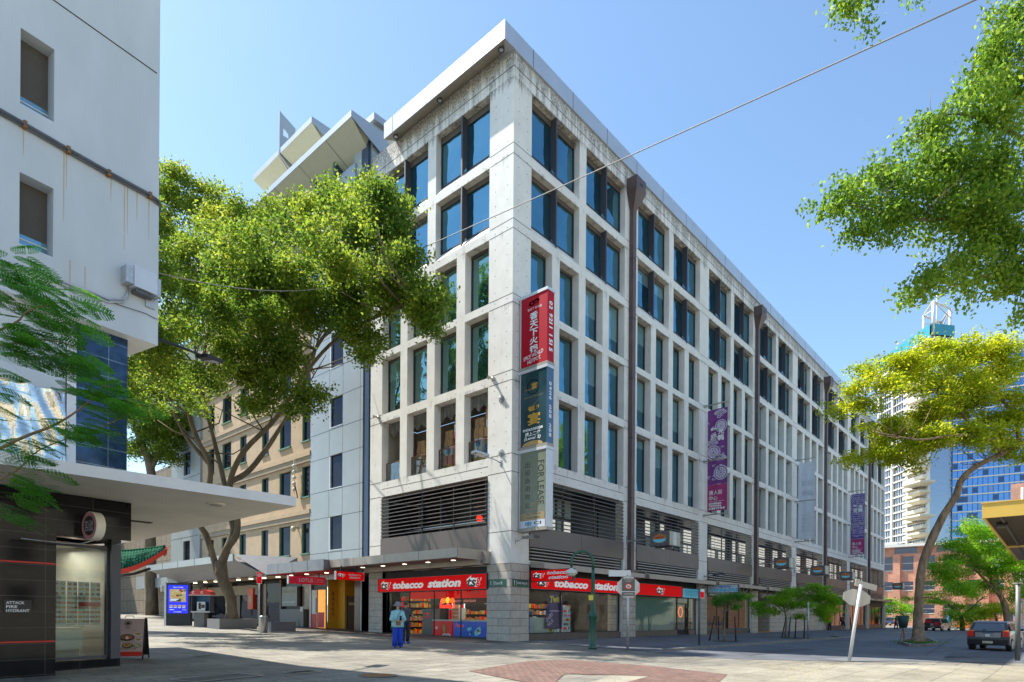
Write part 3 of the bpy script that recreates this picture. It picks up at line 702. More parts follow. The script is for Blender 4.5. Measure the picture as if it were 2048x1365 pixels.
# floor slabs inside so louvred level and shops have floors/ceilings
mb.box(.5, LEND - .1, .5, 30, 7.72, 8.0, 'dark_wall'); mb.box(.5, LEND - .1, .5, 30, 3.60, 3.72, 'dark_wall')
mb.build('wall', office)
mb = MB()  # panel joints
for z in (25.94,): mb.box(-.004, LEND, -.004, 0.02, z, z + .035, 'joint_dark'); mb.box(-.004, .02, .0, W2, z, z + .035, 'joint_dark')
for z in (22.49, 22.03 - .02, 19.08, 18.67 - .02, 15.7, 15.34 - .02, 12.25, 11.83 - .02, 8.5, 7.69, 5.0):
    mb.box(-.004, 1.24, -.004, .01, z, z + .025, 'joint_dark'); mb.box(-.004, .01, .02, 1.46, z, z + .025, 'joint_dark')
    mb.box(-.004, .01, 9.7, W2, z, z + .025, 'joint_dark')
    for b in BAY: mb.box(b + BW + .01, b + BW + 1.39, -.004, .01, z, z + .022, 'joint_dark')
for b in BAY:
    mb.box(b, b + BW, -.004, .01, 8.10, 8.125, 'joint_dark')
    for c in (4.1,): mb.box(b + c, b + c + .012, -.004, .01, 15.34, 22.4, 'joint_dark') if 0 else None
mb.box(-.004, .01, 1.47, 9.66, 8.10, 8.125, 'joint_dark')
mb.build('panel_joint', office)
mb = MB()  # formwork tie holes near the corner
def hole(p, n):
    p = Vector(p); n = Vector(n); u = Vector((-n.y, n.x, 0)); mb.disc(p + n * .004, u * .024, NZ * .024, 'tie_hole', 6)
for z in np.arange(8.9, 25.6, .66):
    for y in (.35, 1.1): hole((0, y, z + .1 * math.sin(z * 3)), (-1, 0, 0))
    for x in (.35, .95): hole((x, 0, z + .1 * math.sin(z * 3)), (0, -1, 0))
for b in BAY[:4]:
    for z in (7.9, 8.3, 11.95, 15.5, 18.85, 22.2, 25.7):
        for i in range(5): hole((b + .6 + i * 1.7, 0, z), (0, -1, 0))
for z in (7.9, 8.3, 12.0, 15.5, 18.85, 22.2, 25.7):
    for i in range(5): hole((0, 1.9 + i * 1.8, z), (-1, 0, 0))
mb.build('tie_hole', office)
# stone cladding on the ground-floor piers
mb = MB()
for i, x in enumerate([0.0] + [b + BW + .02 for b in BAY]):
    x0, x1 = (0, 1.25) if i == 0 else (x, x + 1.36)
    if i: mb.build('stone_pier', office); mb = MB()
    mb.box(x0 - (.03 if i == 0 else 0), x1, -.03, .5, -1.2, 3.57, 'sandstone')
mb.build('stone_pier', office)
mb = MB(); mb.box(-.031, .0, -.031, 1.47, -1.2, 3.565, 'sandstone_side'); mb.build('stone_pier', office); mb = MB(); mb.box(-.031, .5, 9.5, 10.75, -1.0, 3.565, 'sandstone_side'); mb.build('stone_pier', office)
# roof fascia with soffit lights
mb = MB()
mb.box(-.001, LEND + .6, -.1, .9, 26.56, 27.42, 'roof_fascia'); mb.hexa([(-.75, -.1, 26.58), (-.002, -.1, 26.58), (-.002, .9, 26.94), (-.75, .9, 26.58), (-.75, -.1, 27.42), (-.002, -.1, 27.42), (-.002, .9, 27.42), (-.75, .9, 27.42)], 'roof_fascia'); mb.hexa([(-.75, .9, 26.58), (-.001, .9, 26.94), (-.001, 8.65, 26.94), (-.75, 8.65, 26.58), (-.75, .9, 27.42), (.9, .9, 27.42), (.9, 8.65, 27.42), (-.75, 8.65, 27.42)], 'roof_fascia')
fa = mb.build('roof_fascia', office)
mb = MB()
for x in np.arange(1.2, LEND, 3.1): mb.box(x, x + .03, -.104, -.098, 26.56, 27.42, 'joint_dark')
for y in (2.4, 5.2, 7.9): mb.box(-.754, -.748, y, y + .03, 26.58, 27.42, 'joint_dark')
mb.hexa([(-.74, -.09, 26.562), (-.012, .2, 26.90), (-.012, 8.64, 26.90), (-.74, 8.64, 26.562), (-.74, -.09, 26.575), (-.012, .2, 26.93), (-.012, 8.64, 26.93), (-.74, 8.64, 26.575)], 'awning_metal')
mb.build('panel_joint', fa)
for y in (.45, 4.6, 8.1):
    mb = MB(); mb.lathe((-.38, y, 26.62), [(.13, .10), (.15, .0), (.11, .0), (.10, .03)], 'fin_metal', 18); mb.lathe((-.38, y, 26.63), [(.09, 0), (.09, .02)], 'galv', 14); mb.build('downlight', fa)
# window prototypes (local coords: x along wall, y into wall, z up)
def win_mesh(wd, ht, head, glassk, split=None, lean=0):
    fr = MB(); f = .06
    fr.box(0, wd, -.03, .06, ht - head, ht, 'brown_metal'); fr.box(0, f, -.02, .06, 0, ht - head - .001, 'dark_frame'); fr.box(wd - f, wd, -.02, .06, 0, ht - head - .001, 'dark_frame')
    fr.box(f + .001, wd - f - .001, -.02, .06, 0, f, 'dark_frame')
    if split: fr.box(split - .04, split + .04, -.02, .06, f + .001, ht - head - .001, 'dark_frame')
    g = MB(); g.face([(f, .03, f), (wd - f, .03, f), (wd - f, .03, ht - head), (f, .03, ht - head)], glassk)
    return fr, g
protos = {}
def place_window(key, pos, rz, parent, args):
    if key not in protos:
        fr, g = win_mesh(*args); o = fr.build('window', parent, local=True); gg = g.build('glass', o, local=True); protos[key] = o
    else:
        s_ = protos[key]; o = s_.copy(); COL.objects.link(o); o.parent = parent
        g = s_.children[0].copy(); COL.objects.link(g); g.parent = o
    o.location = pos; o.rotation_euler = (0, 0, rz); return o
far = MB(); farfin = MB(); nw = 0
for bi, b in enumerate(BAY):
    for r in range(5):
        z0, z1 = ROWS[r]
        if r < 2:
            for c in (0, 4.4):
                if bi < 6:
                    place_window('wide', (b + c, .36, z0 + .50), 0, office, (3.8, 2.52, .30, 'win_glass', 1.9)); nw += 1
                else:
                    far.box(b + c, b + c + 3.8, .37, .42, z0 + .3, z1, 'win_glass')
        else:
            for c in range(4):
                if bi < 3: place_window('tall%d' % r, (b + 2.2 * c, .43, z0), 0, office, (1.6, z1 - z0, .12, 'win_glass')); nw += 1
                else: far.box(b + 2.2 * c, b + 2.2 * c + 1.6, .43, .47, z0, z1, 'win_glass'); far.box(b + 2.2 * c, b + 2.2 * c + 1.6, .40, .43, z1 - .12, z1, 'brown_metal')
fo = far.build('window', office); fo['kind'] = 'stuff'; fo['label'] = 'tinted windows of the bays farther down the long facade'
for r in range(5):
    z0, z1 = ROWS[r]
    if r < 2:
        for c in (1.5, 5.9): place_window('wide', (.36, c + 3.79, z0 + .50), -PI / 2, office, None)
    elif r < 4:
        for c in range(4): place_window('tallg%d' % r, (.43, 1.5 + 2.19 * c + 1.6, z0), -PI / 2, office, (1.6, z1 - z0, .12, 'win_glass_green'))
# sun fins
def fin_at(x, y, z0, z1, rz):
    key = 'fin'
    if key not in protos:
        mb = MB(); P = [(-.045, -.34, 0.10), (-.045, .02, .80), (-.045, .02, 3.03), (-.045, -.34, 3.03)]
        mb.prism(P, (.09, 0, 0), 'fin_metal'); protos[key] = mb.build('sun_fin', office, local=True); o = protos[key]
    else: o = protos[key].copy(); COL.objects.link(o); o.parent = office
    o.location = (x, y, z0); o.rotation_euler = (0, 0, rz)
for b in BAY:
    for c in (0, 4.4):
        for r in (0, 1): fin_at(b + c + 1.9, .34, ROWS[r][0] - (.0 if r == 0 else .06), 0, 0)
for c in (1.5, 5.9):
    for r in (0, 1): fin_at(.34, c + 1.9, ROWS[r][0] - (.0 if r == 0 else .06), 0, -PI / 2)
# dark reveal louvre strips beside glass of the top rows come from the frames; storage room behind the lowest left windows
mb = MB()
z0, z1 = ROWS[4]
mb.face([(2.6, 1.3, z0), (2.6, 9.8, z0), (2.6, 9.8, z1), (2.6, 1.3, z1)], 'shop_wall'); mb.face([(.47, 1.3, z1 + .02), (.47, 9.8, z1 + .02), (2.6, 9.8, z1 + .02), (2.6, 1.3, z1 + .02)], 'shop_wall')
mb.face([(.47, 1.3, z0 - .02), (.47, 9.8, z0 - .02), (2.6, 9.8, z0 - .02), (2.6, 1.3, z0 - .02)], 'shop_wall')
mb.face([(.47, 9.8, z0), (2.6, 9.8, z0), (2.6, 9.8, z1), (.47, 9.8, z1)], 'shop_wall'); mb.face([(.47, 1.3, z0), (2.6, 1.3, z0), (2.6, 1.3, z1), (.47, 1.3, z1)], 'shop_wall')
mb.build('storage_room', office)
for c in range(4):
    y0 = 1.5 + 2.19 * c
    mb = MB(); mb.box(.30, .34, y0 + .02, y0 + 1.58, z0 + 1.05, z0 + 1.10, 'wood_rail'); mb.box(.30, .34, y0 + 1.54, y0 + 1.58, z0, z0 + 1.05, 'wood_rail'); mb.box(.31, .325, y0 + .02, y0 + 1.54, z0 + .04, z0 + 1.05, 'clear_glass')
    mb.build('balustrade', office)
    mb = MB()   # hanging clear plastic sheet with folds
    n_ = 22
    for i in range(n_):
        ya, yb = y0 + 1.6 * i / n_, y0 + 1.6 * (i + 1) / n_; xa, xb = .46 + .03 * math.sin(i * 1.9 + c), .46 + .03 * math.sin((i + 1) * 1.9 + c)
        mb.face([(xa, ya, z1 - .55 - .25 * math.sin((i - 1) * .35 + c) ** 2), (xb, yb, z1 - .55 - .25 * math.sin(i * .35 + c) ** 2), (xb, yb, z1 - .02), (xa, ya, z1 - .02)], 'plastic_dark', True)
    mb.build('plastic_sheet', office)
random.seed(5)
cols = ['cardboard', 'cardboard', 'cardboard', 'box_white', 'cardboard', 'box_blue', 'cardboard', 'box_pink']
bxr = random.Random(8)
pos_words = ['first', 'second', 'third', 'fourth', 'fifth', 'sixth', 'seventh', 'eighth']
seen_lab = {}
cnames = {'cardboard': 'brown cardboard', 'box_white': 'white printed', 'box_blue': 'bright blue', 'box_pink': 'pink'}
wnd = {0: 'window nearest the corner', 1: 'second window from the corner', 2: 'third window from the corner', 3: 'window farthest from the corner'}
for c in range(4):
    for s_ in range(2 if c < 3 else 1):
        z = z0; yb = 1.5 + 2.19 * c + .12 + .74 * s_; lv = 0
        top = z0 + (2.6, 2.4, 2.2, 1.7)[c] - .35 * s_
        while z < top:
            h = random.uniform(.32, .5); wd = random.uniform(.5, .66); k = bxr.choice(cols)
            mb = MB(); mb.box(-.25, .25, -wd / 2, wd / 2, 0, h, k); mb.box(-.252, .252, -.03, .03, .02, h + .002, 'joint_dark' if k != 'cardboard' else 'bag_tan')
            if k == 'box_white':
                for q in (-.15, .05): mb.box(-.254, -.25, q, q + .1, .1, h - .1, 'sign_blue')
            lb = '%s box, %s up in the %s stack, %s' % (cnames[k], pos_words[min(lv, 7)], 'right' if s_ == 0 else 'left', wnd[c])
            o = mb.build('storage_box', local=True); o.location = (random.uniform(.76, .9), yb + .3, z); tag(o, lb, 'box', 'boxes stored behind the first-floor windows'); z += h + .005; lv += 1
# louvred level, spandrels
def louvres(mb, a, b, z0, z1, n, along, k, proj=.10):
    for i in range(n):
        z = z0 + (z1 - z0) * (i + .5) / n
        if along == 'x': mb.hexa([(a, .03, z - .02), (b, .03, z - .02), (b, .05, z + .02), (a, .05, z + .02), (a, -proj, z - .025), (b, -proj, z - .025), (b, -proj + .01, z + .02), (a, -proj + .01, z + .02)], k)
        else: mb.hexa([(.03, a, z - .02), (.05, a, z + .02), (.05, b, z + .02), (.03, b, z - .02), (-proj, a, z - .025), (-proj + .01, a, z + .02), (-proj + .01, b, z + .02), (-proj, b, z - .025)], k)
for bi, b in enumerate(BAY):
    mb = MB(); louvres(mb, b + .01, b + BW - .01, 5.40, 7.60, 11, 'x', 'louvre_metal', .07)
    for c in (2.7, 5.45): mb.box(b + c, b + c + .06, .11, .17, 5.4, 7.66, 'louvre_metal')
    mb.build('louvre_screen', office)
    mb = MB(); mb.box(b + .005, b + 4.09, -.05, .2, 4.40, 5.37, 'brown_panel'); mb.box(b + 4.11, b + BW - .005, -.05, .2, 4.40, 5.37, 'brown_panel'); mb.box(b + 4.09, b + 4.11, -.02, .1, 4.40, 5.36, 'joint_dark')
    mb.build('spandrel_panel', office)
    mb = MB(); louvres(mb, b + .02, b + 7.7, 3.78, 4.38, 4, 'x', 'awning_metal', .16); mb.box(b + .01, b + BW - .01, .12, .2, 3.7, 4.39, 'black'); mb.build('vent_louvre', office)
    # awning over the shop windows
    mb = MB()
    e = .85; x0, x1 = b + .1, b + 9.2
    mb.prism([(x0, -e, 3.36), (x0, -e, 3.60), (x0, -.0, 3.72), (x0, -.0, 3.44)], (x1 - x0, 0, 0), 'awning_metal')
    mb.box(x1 - .01, x1 + .14, -e - .02, .0, 3.34, 3.74, 'brown_panel')
    mb.build('awning', office)
    # back wall of louvred plant level with pale panes; outdoor brightness added as emission
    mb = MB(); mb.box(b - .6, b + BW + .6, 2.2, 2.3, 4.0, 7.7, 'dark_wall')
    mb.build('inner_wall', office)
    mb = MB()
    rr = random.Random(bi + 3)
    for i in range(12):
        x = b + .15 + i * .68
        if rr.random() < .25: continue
        for z in (5.5, 6.6): mb.box(x, x + .42 + .14 * rr.random(), 2.14, 2.2, z, z + .95, 'outdoor_glow_pane' if rr.random() < .7 else 'frosted')
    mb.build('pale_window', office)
mb = MB(); louvres(mb, 1.48, 9.66, 5.42, 7.60, 11, 'y', 'louvre_metal', .07)
for c in (3.9, 6.3): mb.box(.11, .17, c, c + .06, 5.4, 7.66, 'louvre_metal')
mb.build('louvre_screen', office)
mb = MB(); mb.box(-.05, .2, 1.475, 5.54, 3.6, 5.37, 'brown_panel'); mb.box(-.05, .2, 5.56, 9.665, 3.6, 5.37, 'brown_panel'); mb.box(-.02, .1, 5.54, 5.56, 3.6, 5.36, 'joint_dark'); mb.build('spandrel_panel', office)
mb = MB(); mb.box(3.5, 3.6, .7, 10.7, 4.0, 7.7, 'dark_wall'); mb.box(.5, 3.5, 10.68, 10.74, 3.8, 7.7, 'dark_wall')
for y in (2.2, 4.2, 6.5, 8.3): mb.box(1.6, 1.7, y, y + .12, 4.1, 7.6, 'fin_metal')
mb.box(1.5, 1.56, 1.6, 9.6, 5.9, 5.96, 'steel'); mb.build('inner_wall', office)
mb = MB(); mb.ball((.9, 2.9, 5.95), .16, 'neon_red', 12); o = mb.build('red_lantern'); tag(o, 'small glowing red lantern behind the dark louvres above the corner shop', 'lantern')
# Dixon Street awning over the corner shop
mb = MB()
mb.box(-1.82, -.02, 1.55, 11.9, 3.76, 4.18, 'brown_panel'); mb.box(-1.84, -1.82, 1.53, 11.9, 3.78, 4.20, 'awning_metal'); mb.box(-1.84, -.1, 1.52, 1.55, 3.74, 4.2, 'awning_metal')
mb.box(-.30, .0, 1.25, 1.50, 3.58, 4.15, 'awning_metal'); mb.box(-.5, -.03, 1.55, 10.6, 3.52, 3.76, 'awning_metal')
aw = mb.build('awning', office)
for y in (2.6, 4.4, 6.2, 8.0, 9.8):
    mb = MB(); mb.lathe((-1.1, y, 3.735), [(.16, .0), (.16, .02)], 'galv', 16); mb.lathe((-1.1, y, 3.728), [(.11, .0), (.11, .01)], 'lamp_warm', 14); mb.build('downlight', aw)
mb = MB()
for y in (4.2, 6.9, 9.6): mb.box(-1.846, -1.84, y, y + .015, 3.78, 4.2, 'joint_dark')
mb.build('panel_joint', aw)
# downpipes with hopper heads
for i in (0, 2, 4, 6):
    x = BAY[i] + BW + .62
    mb = MB(); mb.box(x - .17, x + .17, -.26, -.005, 3.8, 24.5, 'pipe_brown')
    for z in (7.9, 11.3, 14.7, 18.1, 21.5): mb.box(x - .18, x + .18, -.27, -.006, z, z + .03, 'black')
    mb.hexa([(x - .175, -.265, 24.3), (x + .175, -.265, 24.3), (x + .175, -.004, 24.3), (x - .175, -.004, 24.3), (x - .5, -.66, 25.2), (x + .5, -.66, 25.2), (x + .5, -.004, 25.2), (x - .5, -.004, 25.2)], 'pipe_brown')
    mb.box(x - .5, x + .5, -.66, -.004, 25.2, 25.9, 'pipe_brown'); mb.box(x - .15, x + .15, -.666, -.66, 25.45, 25.58, 'black')
    mb.box(x - .45, x + .55, -.5, -.003, 3.30, 3.82, 'brown_panel')
    mb.build('downpipe', office)
# small surface fixtures on the corner pier
def fixture(x, y, z, lb, kind):
    mb = MB()
    if kind == 'camera': mb.tube([(x, y, z), (x - .28, y, z), (x - .34, y, z - .02)], [.05, .05, .09], 'cream_tile', 10); mb.lathe((x - .02, y, z - .07), [(.09, 0), (.09, .14)], 'steel', 12)
    else:
        for r in (.17, .12, .07): mb.ring((x - .012 - (.17 - r) * .3, y, z), NY * r, NZ * r, .78, 'steel', 18)
        for a in range(6): mb.tube([(x - .02, y, z), (x - .05, y + .16 * math.cos(a), z + .16 * math.sin(a))], .012, 'galv', 5)
        mb.tube([(x, y, z), (x - .1, y, z)], .05, 'steel', 8)
    o = mb.build('security_camera' if kind == 'camera' else 'wire_bracket', loc=(x, y, z)); tag(o, lb, 'camera' if kind == 'camera' else 'bracket')
fixture(-.005, 1.15, 12.1, 'small round camera high on the white corner pier', 'camera')
fixture(-.005, 9.95, 12.15, 'white globe camera on the grey pier left of the storage windows', 'camera')
fixture(-.005, .62, 11.05, 'upper round wire anchor on the corner pier', 'wire')
fixture(-.005, .62, 8.6, 'lower round wire anchor on the corner pier', 'wire')
# wall lamp on the corner
def flood(x, y, z, d, lb, ln=1.0, k='galv', side=None):
    t = thing('wall_lamp', lb, 'lamp', (x, y, z)); d = Vector(d).normalized(); s_ = d.cross(NZ).normalized(); p = Vector((x, y, z))
    mb = MB(); mb.obox(p, s_ * .05, NZ * .12, d * .02, 'steel'); mb.tube([p, p + d * ln * .5 + NZ * .08, p + d * ln + NZ * .10], .025, 'galv', 8); mb.build('arm', t)
    mb = MB(); c = p + d * (ln + .35) + NZ * .12
    mb.obox(c, d * .36, s_ * .2, NZ * .05, k); mb.obox(c - NZ * .055, d * .22, s_ * .14, NZ * .008, 'sign_white'); mb.build('lamp_head', t); return t
flood(-.01, .66, 8.15, (-1, .25, .12), 'flat grey street lamp head on the white corner pier beside the lowest windows', .75)
flood(.35, -.01, 4.55, (0.0, -1, .02), 'dark flat lamp on the corner pier under the tall vertical signs', .5, 'fin_metal')
flood(20.0, -.01, 3.95, (0.05, -1, .02), 'dark flat lamp on the second pier beside the gelato sign', .7, 'fin_metal')
# ------------------------------------------------------------ corner tobacco shop
mb = MB()
mb.face([(.5, .5, .06), (9.4, .5, .06), (9.4, 7.5, .06), (.5, 7.5, .06)], 'shop_floor')
mb.face([(.5, 7.5, .06), (6, 7.5, .06), (6, 10.0, .06), (.5, 10.0, .06)], 'shop_floor')
mb.face([(9.42, .5, 0), (9.42, 7.5, 0), (9.42, 7.5, 3.6), (9.42, .5, 3.6)], 'shop_back'); mb.face([(6, 7.5, 0), (9.42, 7.5, 0), (9.42, 7.5, 3.6), (6, 7.5, 3.6)], 'shop_back')
mb.face([(6, 7.5, 0), (6, 10, 0), (6, 10, 3.6), (6, 7.5, 3.6)], 'dark_wall'); mb.face([(.5, 9.9, 0), (6, 9.9, 0), (6, 9.9, 3.6), (.5, 9.9, 3.6)], 'shop_back')
mb.build('shop_interior', office)
mb = MB()
for x in (1.8, 3.8, 5.8, 7.8):
    for y in (1.5, 3.6, 5.8, 8.3):
        if x > 5.9 and y > 7: continue
        mb.box(x - .25, x + .25, y - .5, y + .5, 3.50, 3.56, 'ceiling_glow')
mb.build('ceiling_light', office)
def area(loc, sx, sy, e, col=(1, .93, .82)):
    l = bpy.data.lights.new('shop_light', 'AREA'); l.shape = 'RECTANGLE'; l.size = sx; l.size_y = sy; l.energy = e; l.color = col
    o = bpy.data.objects.new('shop_light', l); COL.objects.link(o); o.location = loc; return o
area((3.5, 4.0, 3.42), 5, 5, 75)
# glazing
def pane_strip(mb, o, u, w, z0, z1, n, k='clear_glass', fk='black', fw=.035, z0b=None):
    o = Vector(o); u = Vector(u); nn = u.cross(NZ)
    mb.face([o + NZ * z0, o + u * w + NZ * z0, o + u * w + NZ * z1, o + NZ * z1], k)
    for i in range(n + 1):
        c = o + u * (w * i / n); mb.obox(c + NZ * (z0 + z1) / 2, u * fw, nn * .03, NZ * (z1 - z0) / 2, fk)
    for z in (z0, z1): mb.obox(o + u * w / 2 + NZ * z, u * (w / 2), nn * .032, NZ * .03, fk)
mb = MB(); pane_strip(mb, (.22, 9.4, 0), -NY, 7.92, .12, 2.42, 4, fk='black', fw=.015); mb.box(.2, .45, 1.48, 9.45, -.3, .10, 'black'); mb.box(.1, .4, 1.48, 9.45, 2.44, 3.5, 'header_ribs_side'); mb.build('shopfront', office)
mb = MB(); pane_strip(mb, (1.26, .22, 0), NX, 8.15, .34, 2.42, 3, fk='black', fw=.02); mb.box(1.26, 9.43, .1, .45, -.5, .32, 'brown_metal'); mb.box(1.26, 9.43, .12, .42, 2.44, 3.5, 'header_ribs')
mb.box(8.7, 9.3, .3, .5, .33, 2.4, 'sandstone'); mb.build('shopfront', office)
# other bays on Little Hay Street
for bi, b in enumerate(BAY[1:], 1):
    mb = MB()
    if bi == 1:
        pane_strip(mb, (b + .02, .18, 0), NX, 5.45, .30, 2.42, 1, 'shop_glass', 'brown_metal'); pane_strip(mb, (b + 5.5, .18, 0), NX, 1.55, .02, 2.42, 1, 'shop_glass', 'black')
        pane_strip(mb, (b + 7.1, .18, 0), NX, 1.08, .30, 2.42, 1, 'shop_glass', 'dark_frame'); mb.box(b, b + 5.45, .1, .4, -.6, .27, 'brown_metal'); mb.box(b + 7.1, b + BW, .1, .4, -.6, .27, 'brown_metal')
        mb.box(b + .62, b + 5.42, .34, .36, .3, 2.4, 'frosted'); mb.box(b + 5.5, b + 7.05, .1, .16, 2.0, 2.06, 'black'); mb.box(b + 6.85, b + 6.95, .06, .14, .1, 2.0, 'black')
    elif bi == 3:
        mb.box(b + .1, b + 3.4, 2.4, 2.5, -.4, 3.4, 'sandstone'); mb.box(b + 3.4, b + 3.5, .3, 2.4, -.4, 3.4, 'sandstone'); mb.box(b + 3.5, b + BW, .25, .4, -.4, 2.6, 'sandstone')
        mb.box(b + .1, b + 3.4, .0, .3, G(b, 0) + .02, G(b, 0) + .06, 'yellow_paint'); mb.box(b + 4.2, b + 4.9, .22, .25, 1.9, 2.15, 'sign_black'); mb.box(b + 4.2, b + 4.9, .22, .25, 1.3, 1.6, 'sign_black')
    elif bi == 4:
        mb.box(b, b + BW, .25, .4, -.4, 3.4, 'sandstone')
    else:
        pane_strip(mb, (b + .02, .18, 0), NX, BW - .04, .30, 2.62, 4, 'shop_glass', 'dark_frame'); mb.box(b, b + BW, .1, .4, -.6, .28, 'dark_wall')
    mb.box(b, b + BW, .12, .42, 2.64 if bi != 3 else 2.9, 3.5, 'header_ribs')
    mb.build('shopfront', office)
mb = MB()
for bi, b in enumerate(BAY[1:], 1):
    mb.face([(b, 5, -.3), (b + BW, 5, -.3), (b + BW, 5, 3.6), (b, 5, 3.6)], 'dark_wall'); mb.face([(b - .7, .5, -.1), (b + BW + .7, .5, -.1), (b + BW + .7, 5, -.1), (b - .7, 5, -.1)], 'shop_floor')
    mb.box(b - .72, b - .62, .5, 5, -.3, 3.6, 'shop_back')
    rr = random.Random(bi)
    for i in range(10):
        x = b + .4 + i * .75; mb.box(x, x + .5, 4.2, 4.6, 0, rr.uniform(.7, 2.1), rr.choice(['shop_wall', 'cardboard', 'poster_paper', 'brown_tile']))
mb.build('shop_interior', office)
area((14.5, 2.6, 3.4), 6, 3, 30); area((24, 2.6, 3.4), 6, 3, 35)

# goods inside
rr = random.Random(4)
GC = ['sign_red', 'sign_gold', 'sign_white', 'box_blue', 'food_c', 'food_a', 'poster_yellow', 'barrier_orange', 'sign_crimson', 'food_b', 'box_pink', 'sign_cyan']
def shelf(x, y, rz, ln, lb, cat='shelf', seedv=0, hgt=1.9, warm=False):
    t = thing('store_shelf', lb, cat, (x, y, .06), rz, 'stocked shelves inside the corner shop')
    mb = MB(); mb.box(-ln / 2, ln / 2, .2, .25, 0, hgt, 'black')
    lv = [.1 + i * .36 for i in range(int(hgt / .36))]
    for z in lv: mb.box(-ln / 2, ln / 2, -.2, .2, z - .02, z, 'black')
    mb.build('frame', t, local=True); mb = MB(); r = random.Random(seedv)
    for z in lv:
        xx = -ln / 2 + .02
        while xx < ln / 2 - .1:
            w_ = r.uniform(.07, .16); h = r.uniform(.14, .28); k = r.choice(['barrier_orange', 'poster_yellow', 'food_b', 'sign_gold', 'sign_red'] if warm else GC)
            mb.box(xx, xx + w_ - .01, -.18, .1, z, z + h, k); xx += w_
    mb.build('goods', t, local=True); return t
shelf(1.5, 8.5, 0, 1.9, 'tall shelf of snack packets behind the left end of the corner shop window', seedv=1, hgt=2.2, warm=True)
shelf(2.9, 4.3, -.75, 2.3, 'shelf of bright snack bags behind the blue ice cream freezer', seedv=2, hgt=1.75, warm=True)
shelf(2.2, 1.5, -.3, 1.9, 'low shelf of coloured packets at the left end of the Little Hay Street window', seedv=3, hgt=1.5)
shelf(7.6, 3.9, -.3, 3.2, 'dark back shelf of small packets seen through the Little Hay Street window', seedv=4, hgt=2.0)
def fridge(x, y, rz, n):
    t = thing('drinks_fridge', 'lit glass door drinks fridge, %s from the left at the back of the corner shop' % n, 'fridge', (x, y, .06), rz, 'drinks fridges at the back of the corner shop')
    mb = MB(); mb.box(-.4, .4, .05, .6, 0, 2.1, 'black'); mb.box(-.4, .4, -.02, .05, 1.9, 2.1, 'sign_black'); mb.box(-.4, -.36, -.02, .05, 0, 1.9, 'screen_white'); mb.box(.36, .4, -.02, .05, 0, 1.9, 'screen_white'); mb.build('cabinet', t, local=True)
    mb = MB(); r = random.Random(len(n))
    for z in np.arange(.15, 1.8, .33):
        for i in range(8): mb.box(-.35 + i * .088, -.35 + i * .088 + .07, .0, .04, z, z + .24, r.choice(GC))
    mb.build('bottles', t, local=True)
for i_, w_ in enumerate(['first', 'second', 'third', 'fourth', 'fifth']): fridge(3.3 + i_ * .86, 6.9, -.25, w_)
def freezer(x, y, w_, k, lb, art):
    t = thing('ice_cream_freezer', lb, 'freezer', (x, y, .06), -PI / 2)
    mb = MB(); mb.box(-w_ / 2, w_ / 2, 0, .62, 0, .82, k); mb.build('body', t, local=True)
    mb = MB(); mb.box(-w_ / 2 - .02, w_ / 2 + .02, -.02, .64, .822, .90, 'poster_paper'); mb.box(-w_ / 2 + .1, w_ / 2 - .1, .08, .55, .9, .905, 'car_glass'); mb.build('lid', t, local=True)
    mb = MB(); art(mb, w_); mb.build('artwork', t, local=True)
def art_red(mb, w_):
    n = -NY
    mb.disc((.18, -.004, .42), NX * .17, NZ * .25, 'food_a', 18); mb.disc((.16, -.008, .42), NX * .10, NZ * .17, 'sign_gold', 18)
    for dx in (-1, 1): mb.disc((-.42 + dx * .045, -.004, .48), NX * .06, NZ * .06, 'sign_white', 12)
    mb.face([(-.52, -.005, .47), (-.42, -.005, .36), (-.32, -.005, .47)], 'sign_white')
    for i in range(5): mb.disc((.1 + .12 * i, -.006, .12 + .04 * (i % 2)), NX * .09, NZ * .05, 'sign_white', 8)
def art_blue(mb, w_):
    mb.text('Peters', (-w_ / 2 + .12, -.004, .52), NX, NZ, .62, .2, 'sign_white', bold=.02, shear=.3); mb.text('Peters', (-w_ / 2 + .13, -.008, .525), NX, NZ, .60, .18, 'sign_red', shear=.3)
    r = random.Random(2)
    for i in range(16): mb.disc((.35 + r.uniform(-.42, .42), -.004 - i * .0006, .36 + r.uniform(-.22, .22)), NX * r.uniform(.04, .13), NZ * r.uniform(.04, .12), r.choice(['food_b', 'sign_gold', 'bowl_dark', 'sign_white', 'sign_cyan']), 9)
freezer(.50, 5.15, 1.45, 'freezer_red', 'red ice cream freezer with a chocolate ice cream picture in the corner shop window', art_red)
freezer(.50, 3.15, 2.25, 'freezer_blue', 'wide blue ice cream freezer with splashing milk picture in the corner shop window', art_blue)
freezer(.50, 1.72, .5, 'freezer_blue', 'narrow end of a dark blue freezer at the right end of the corner shop window', lambda mb, w_: mb.disc((0, -.004, .4), NX * .15, NZ * .18, 'sign_gold', 10))
t = thing('drinks_cooler', 'grey upright cooler with a bull emblem standing left of the red freezer', 'cooler', (.55, 6.35, .06), -PI / 2)
mb = MB(); mb.box(-.4, .4, 0, .5, 0, 1.45, 'grey_door'); mb.build('body', t, local=True)
mb = MB(); mb.disc((0, -.004, 1.2), NX * .08, NZ * .08, 'sign_gold', 12); mb.disc((-.1, -.006, 1.2), NX * .09, NZ * .04, 'sign_red', 10); mb.disc((.1, -.006, 1.2), NX * .09, NZ * .04, 'sign_red', 10); mb.text('RedBull', (-.2, -.004, .98), NX, NZ, .4, .1, 'sign_red', bold=.02); mb.build('emblem', t, local=True)
t = thing('display_cabinet', 'glass counter cabinet with red frame between the cooler and the fridges', 'cabinet', (1.5, 5.35, .06), -PI / 2)
mb = MB(); mb.box(-.4, .4, 0, .5, 0, 1.5, 'poster_paper'); mb.build('body', t, local=True)
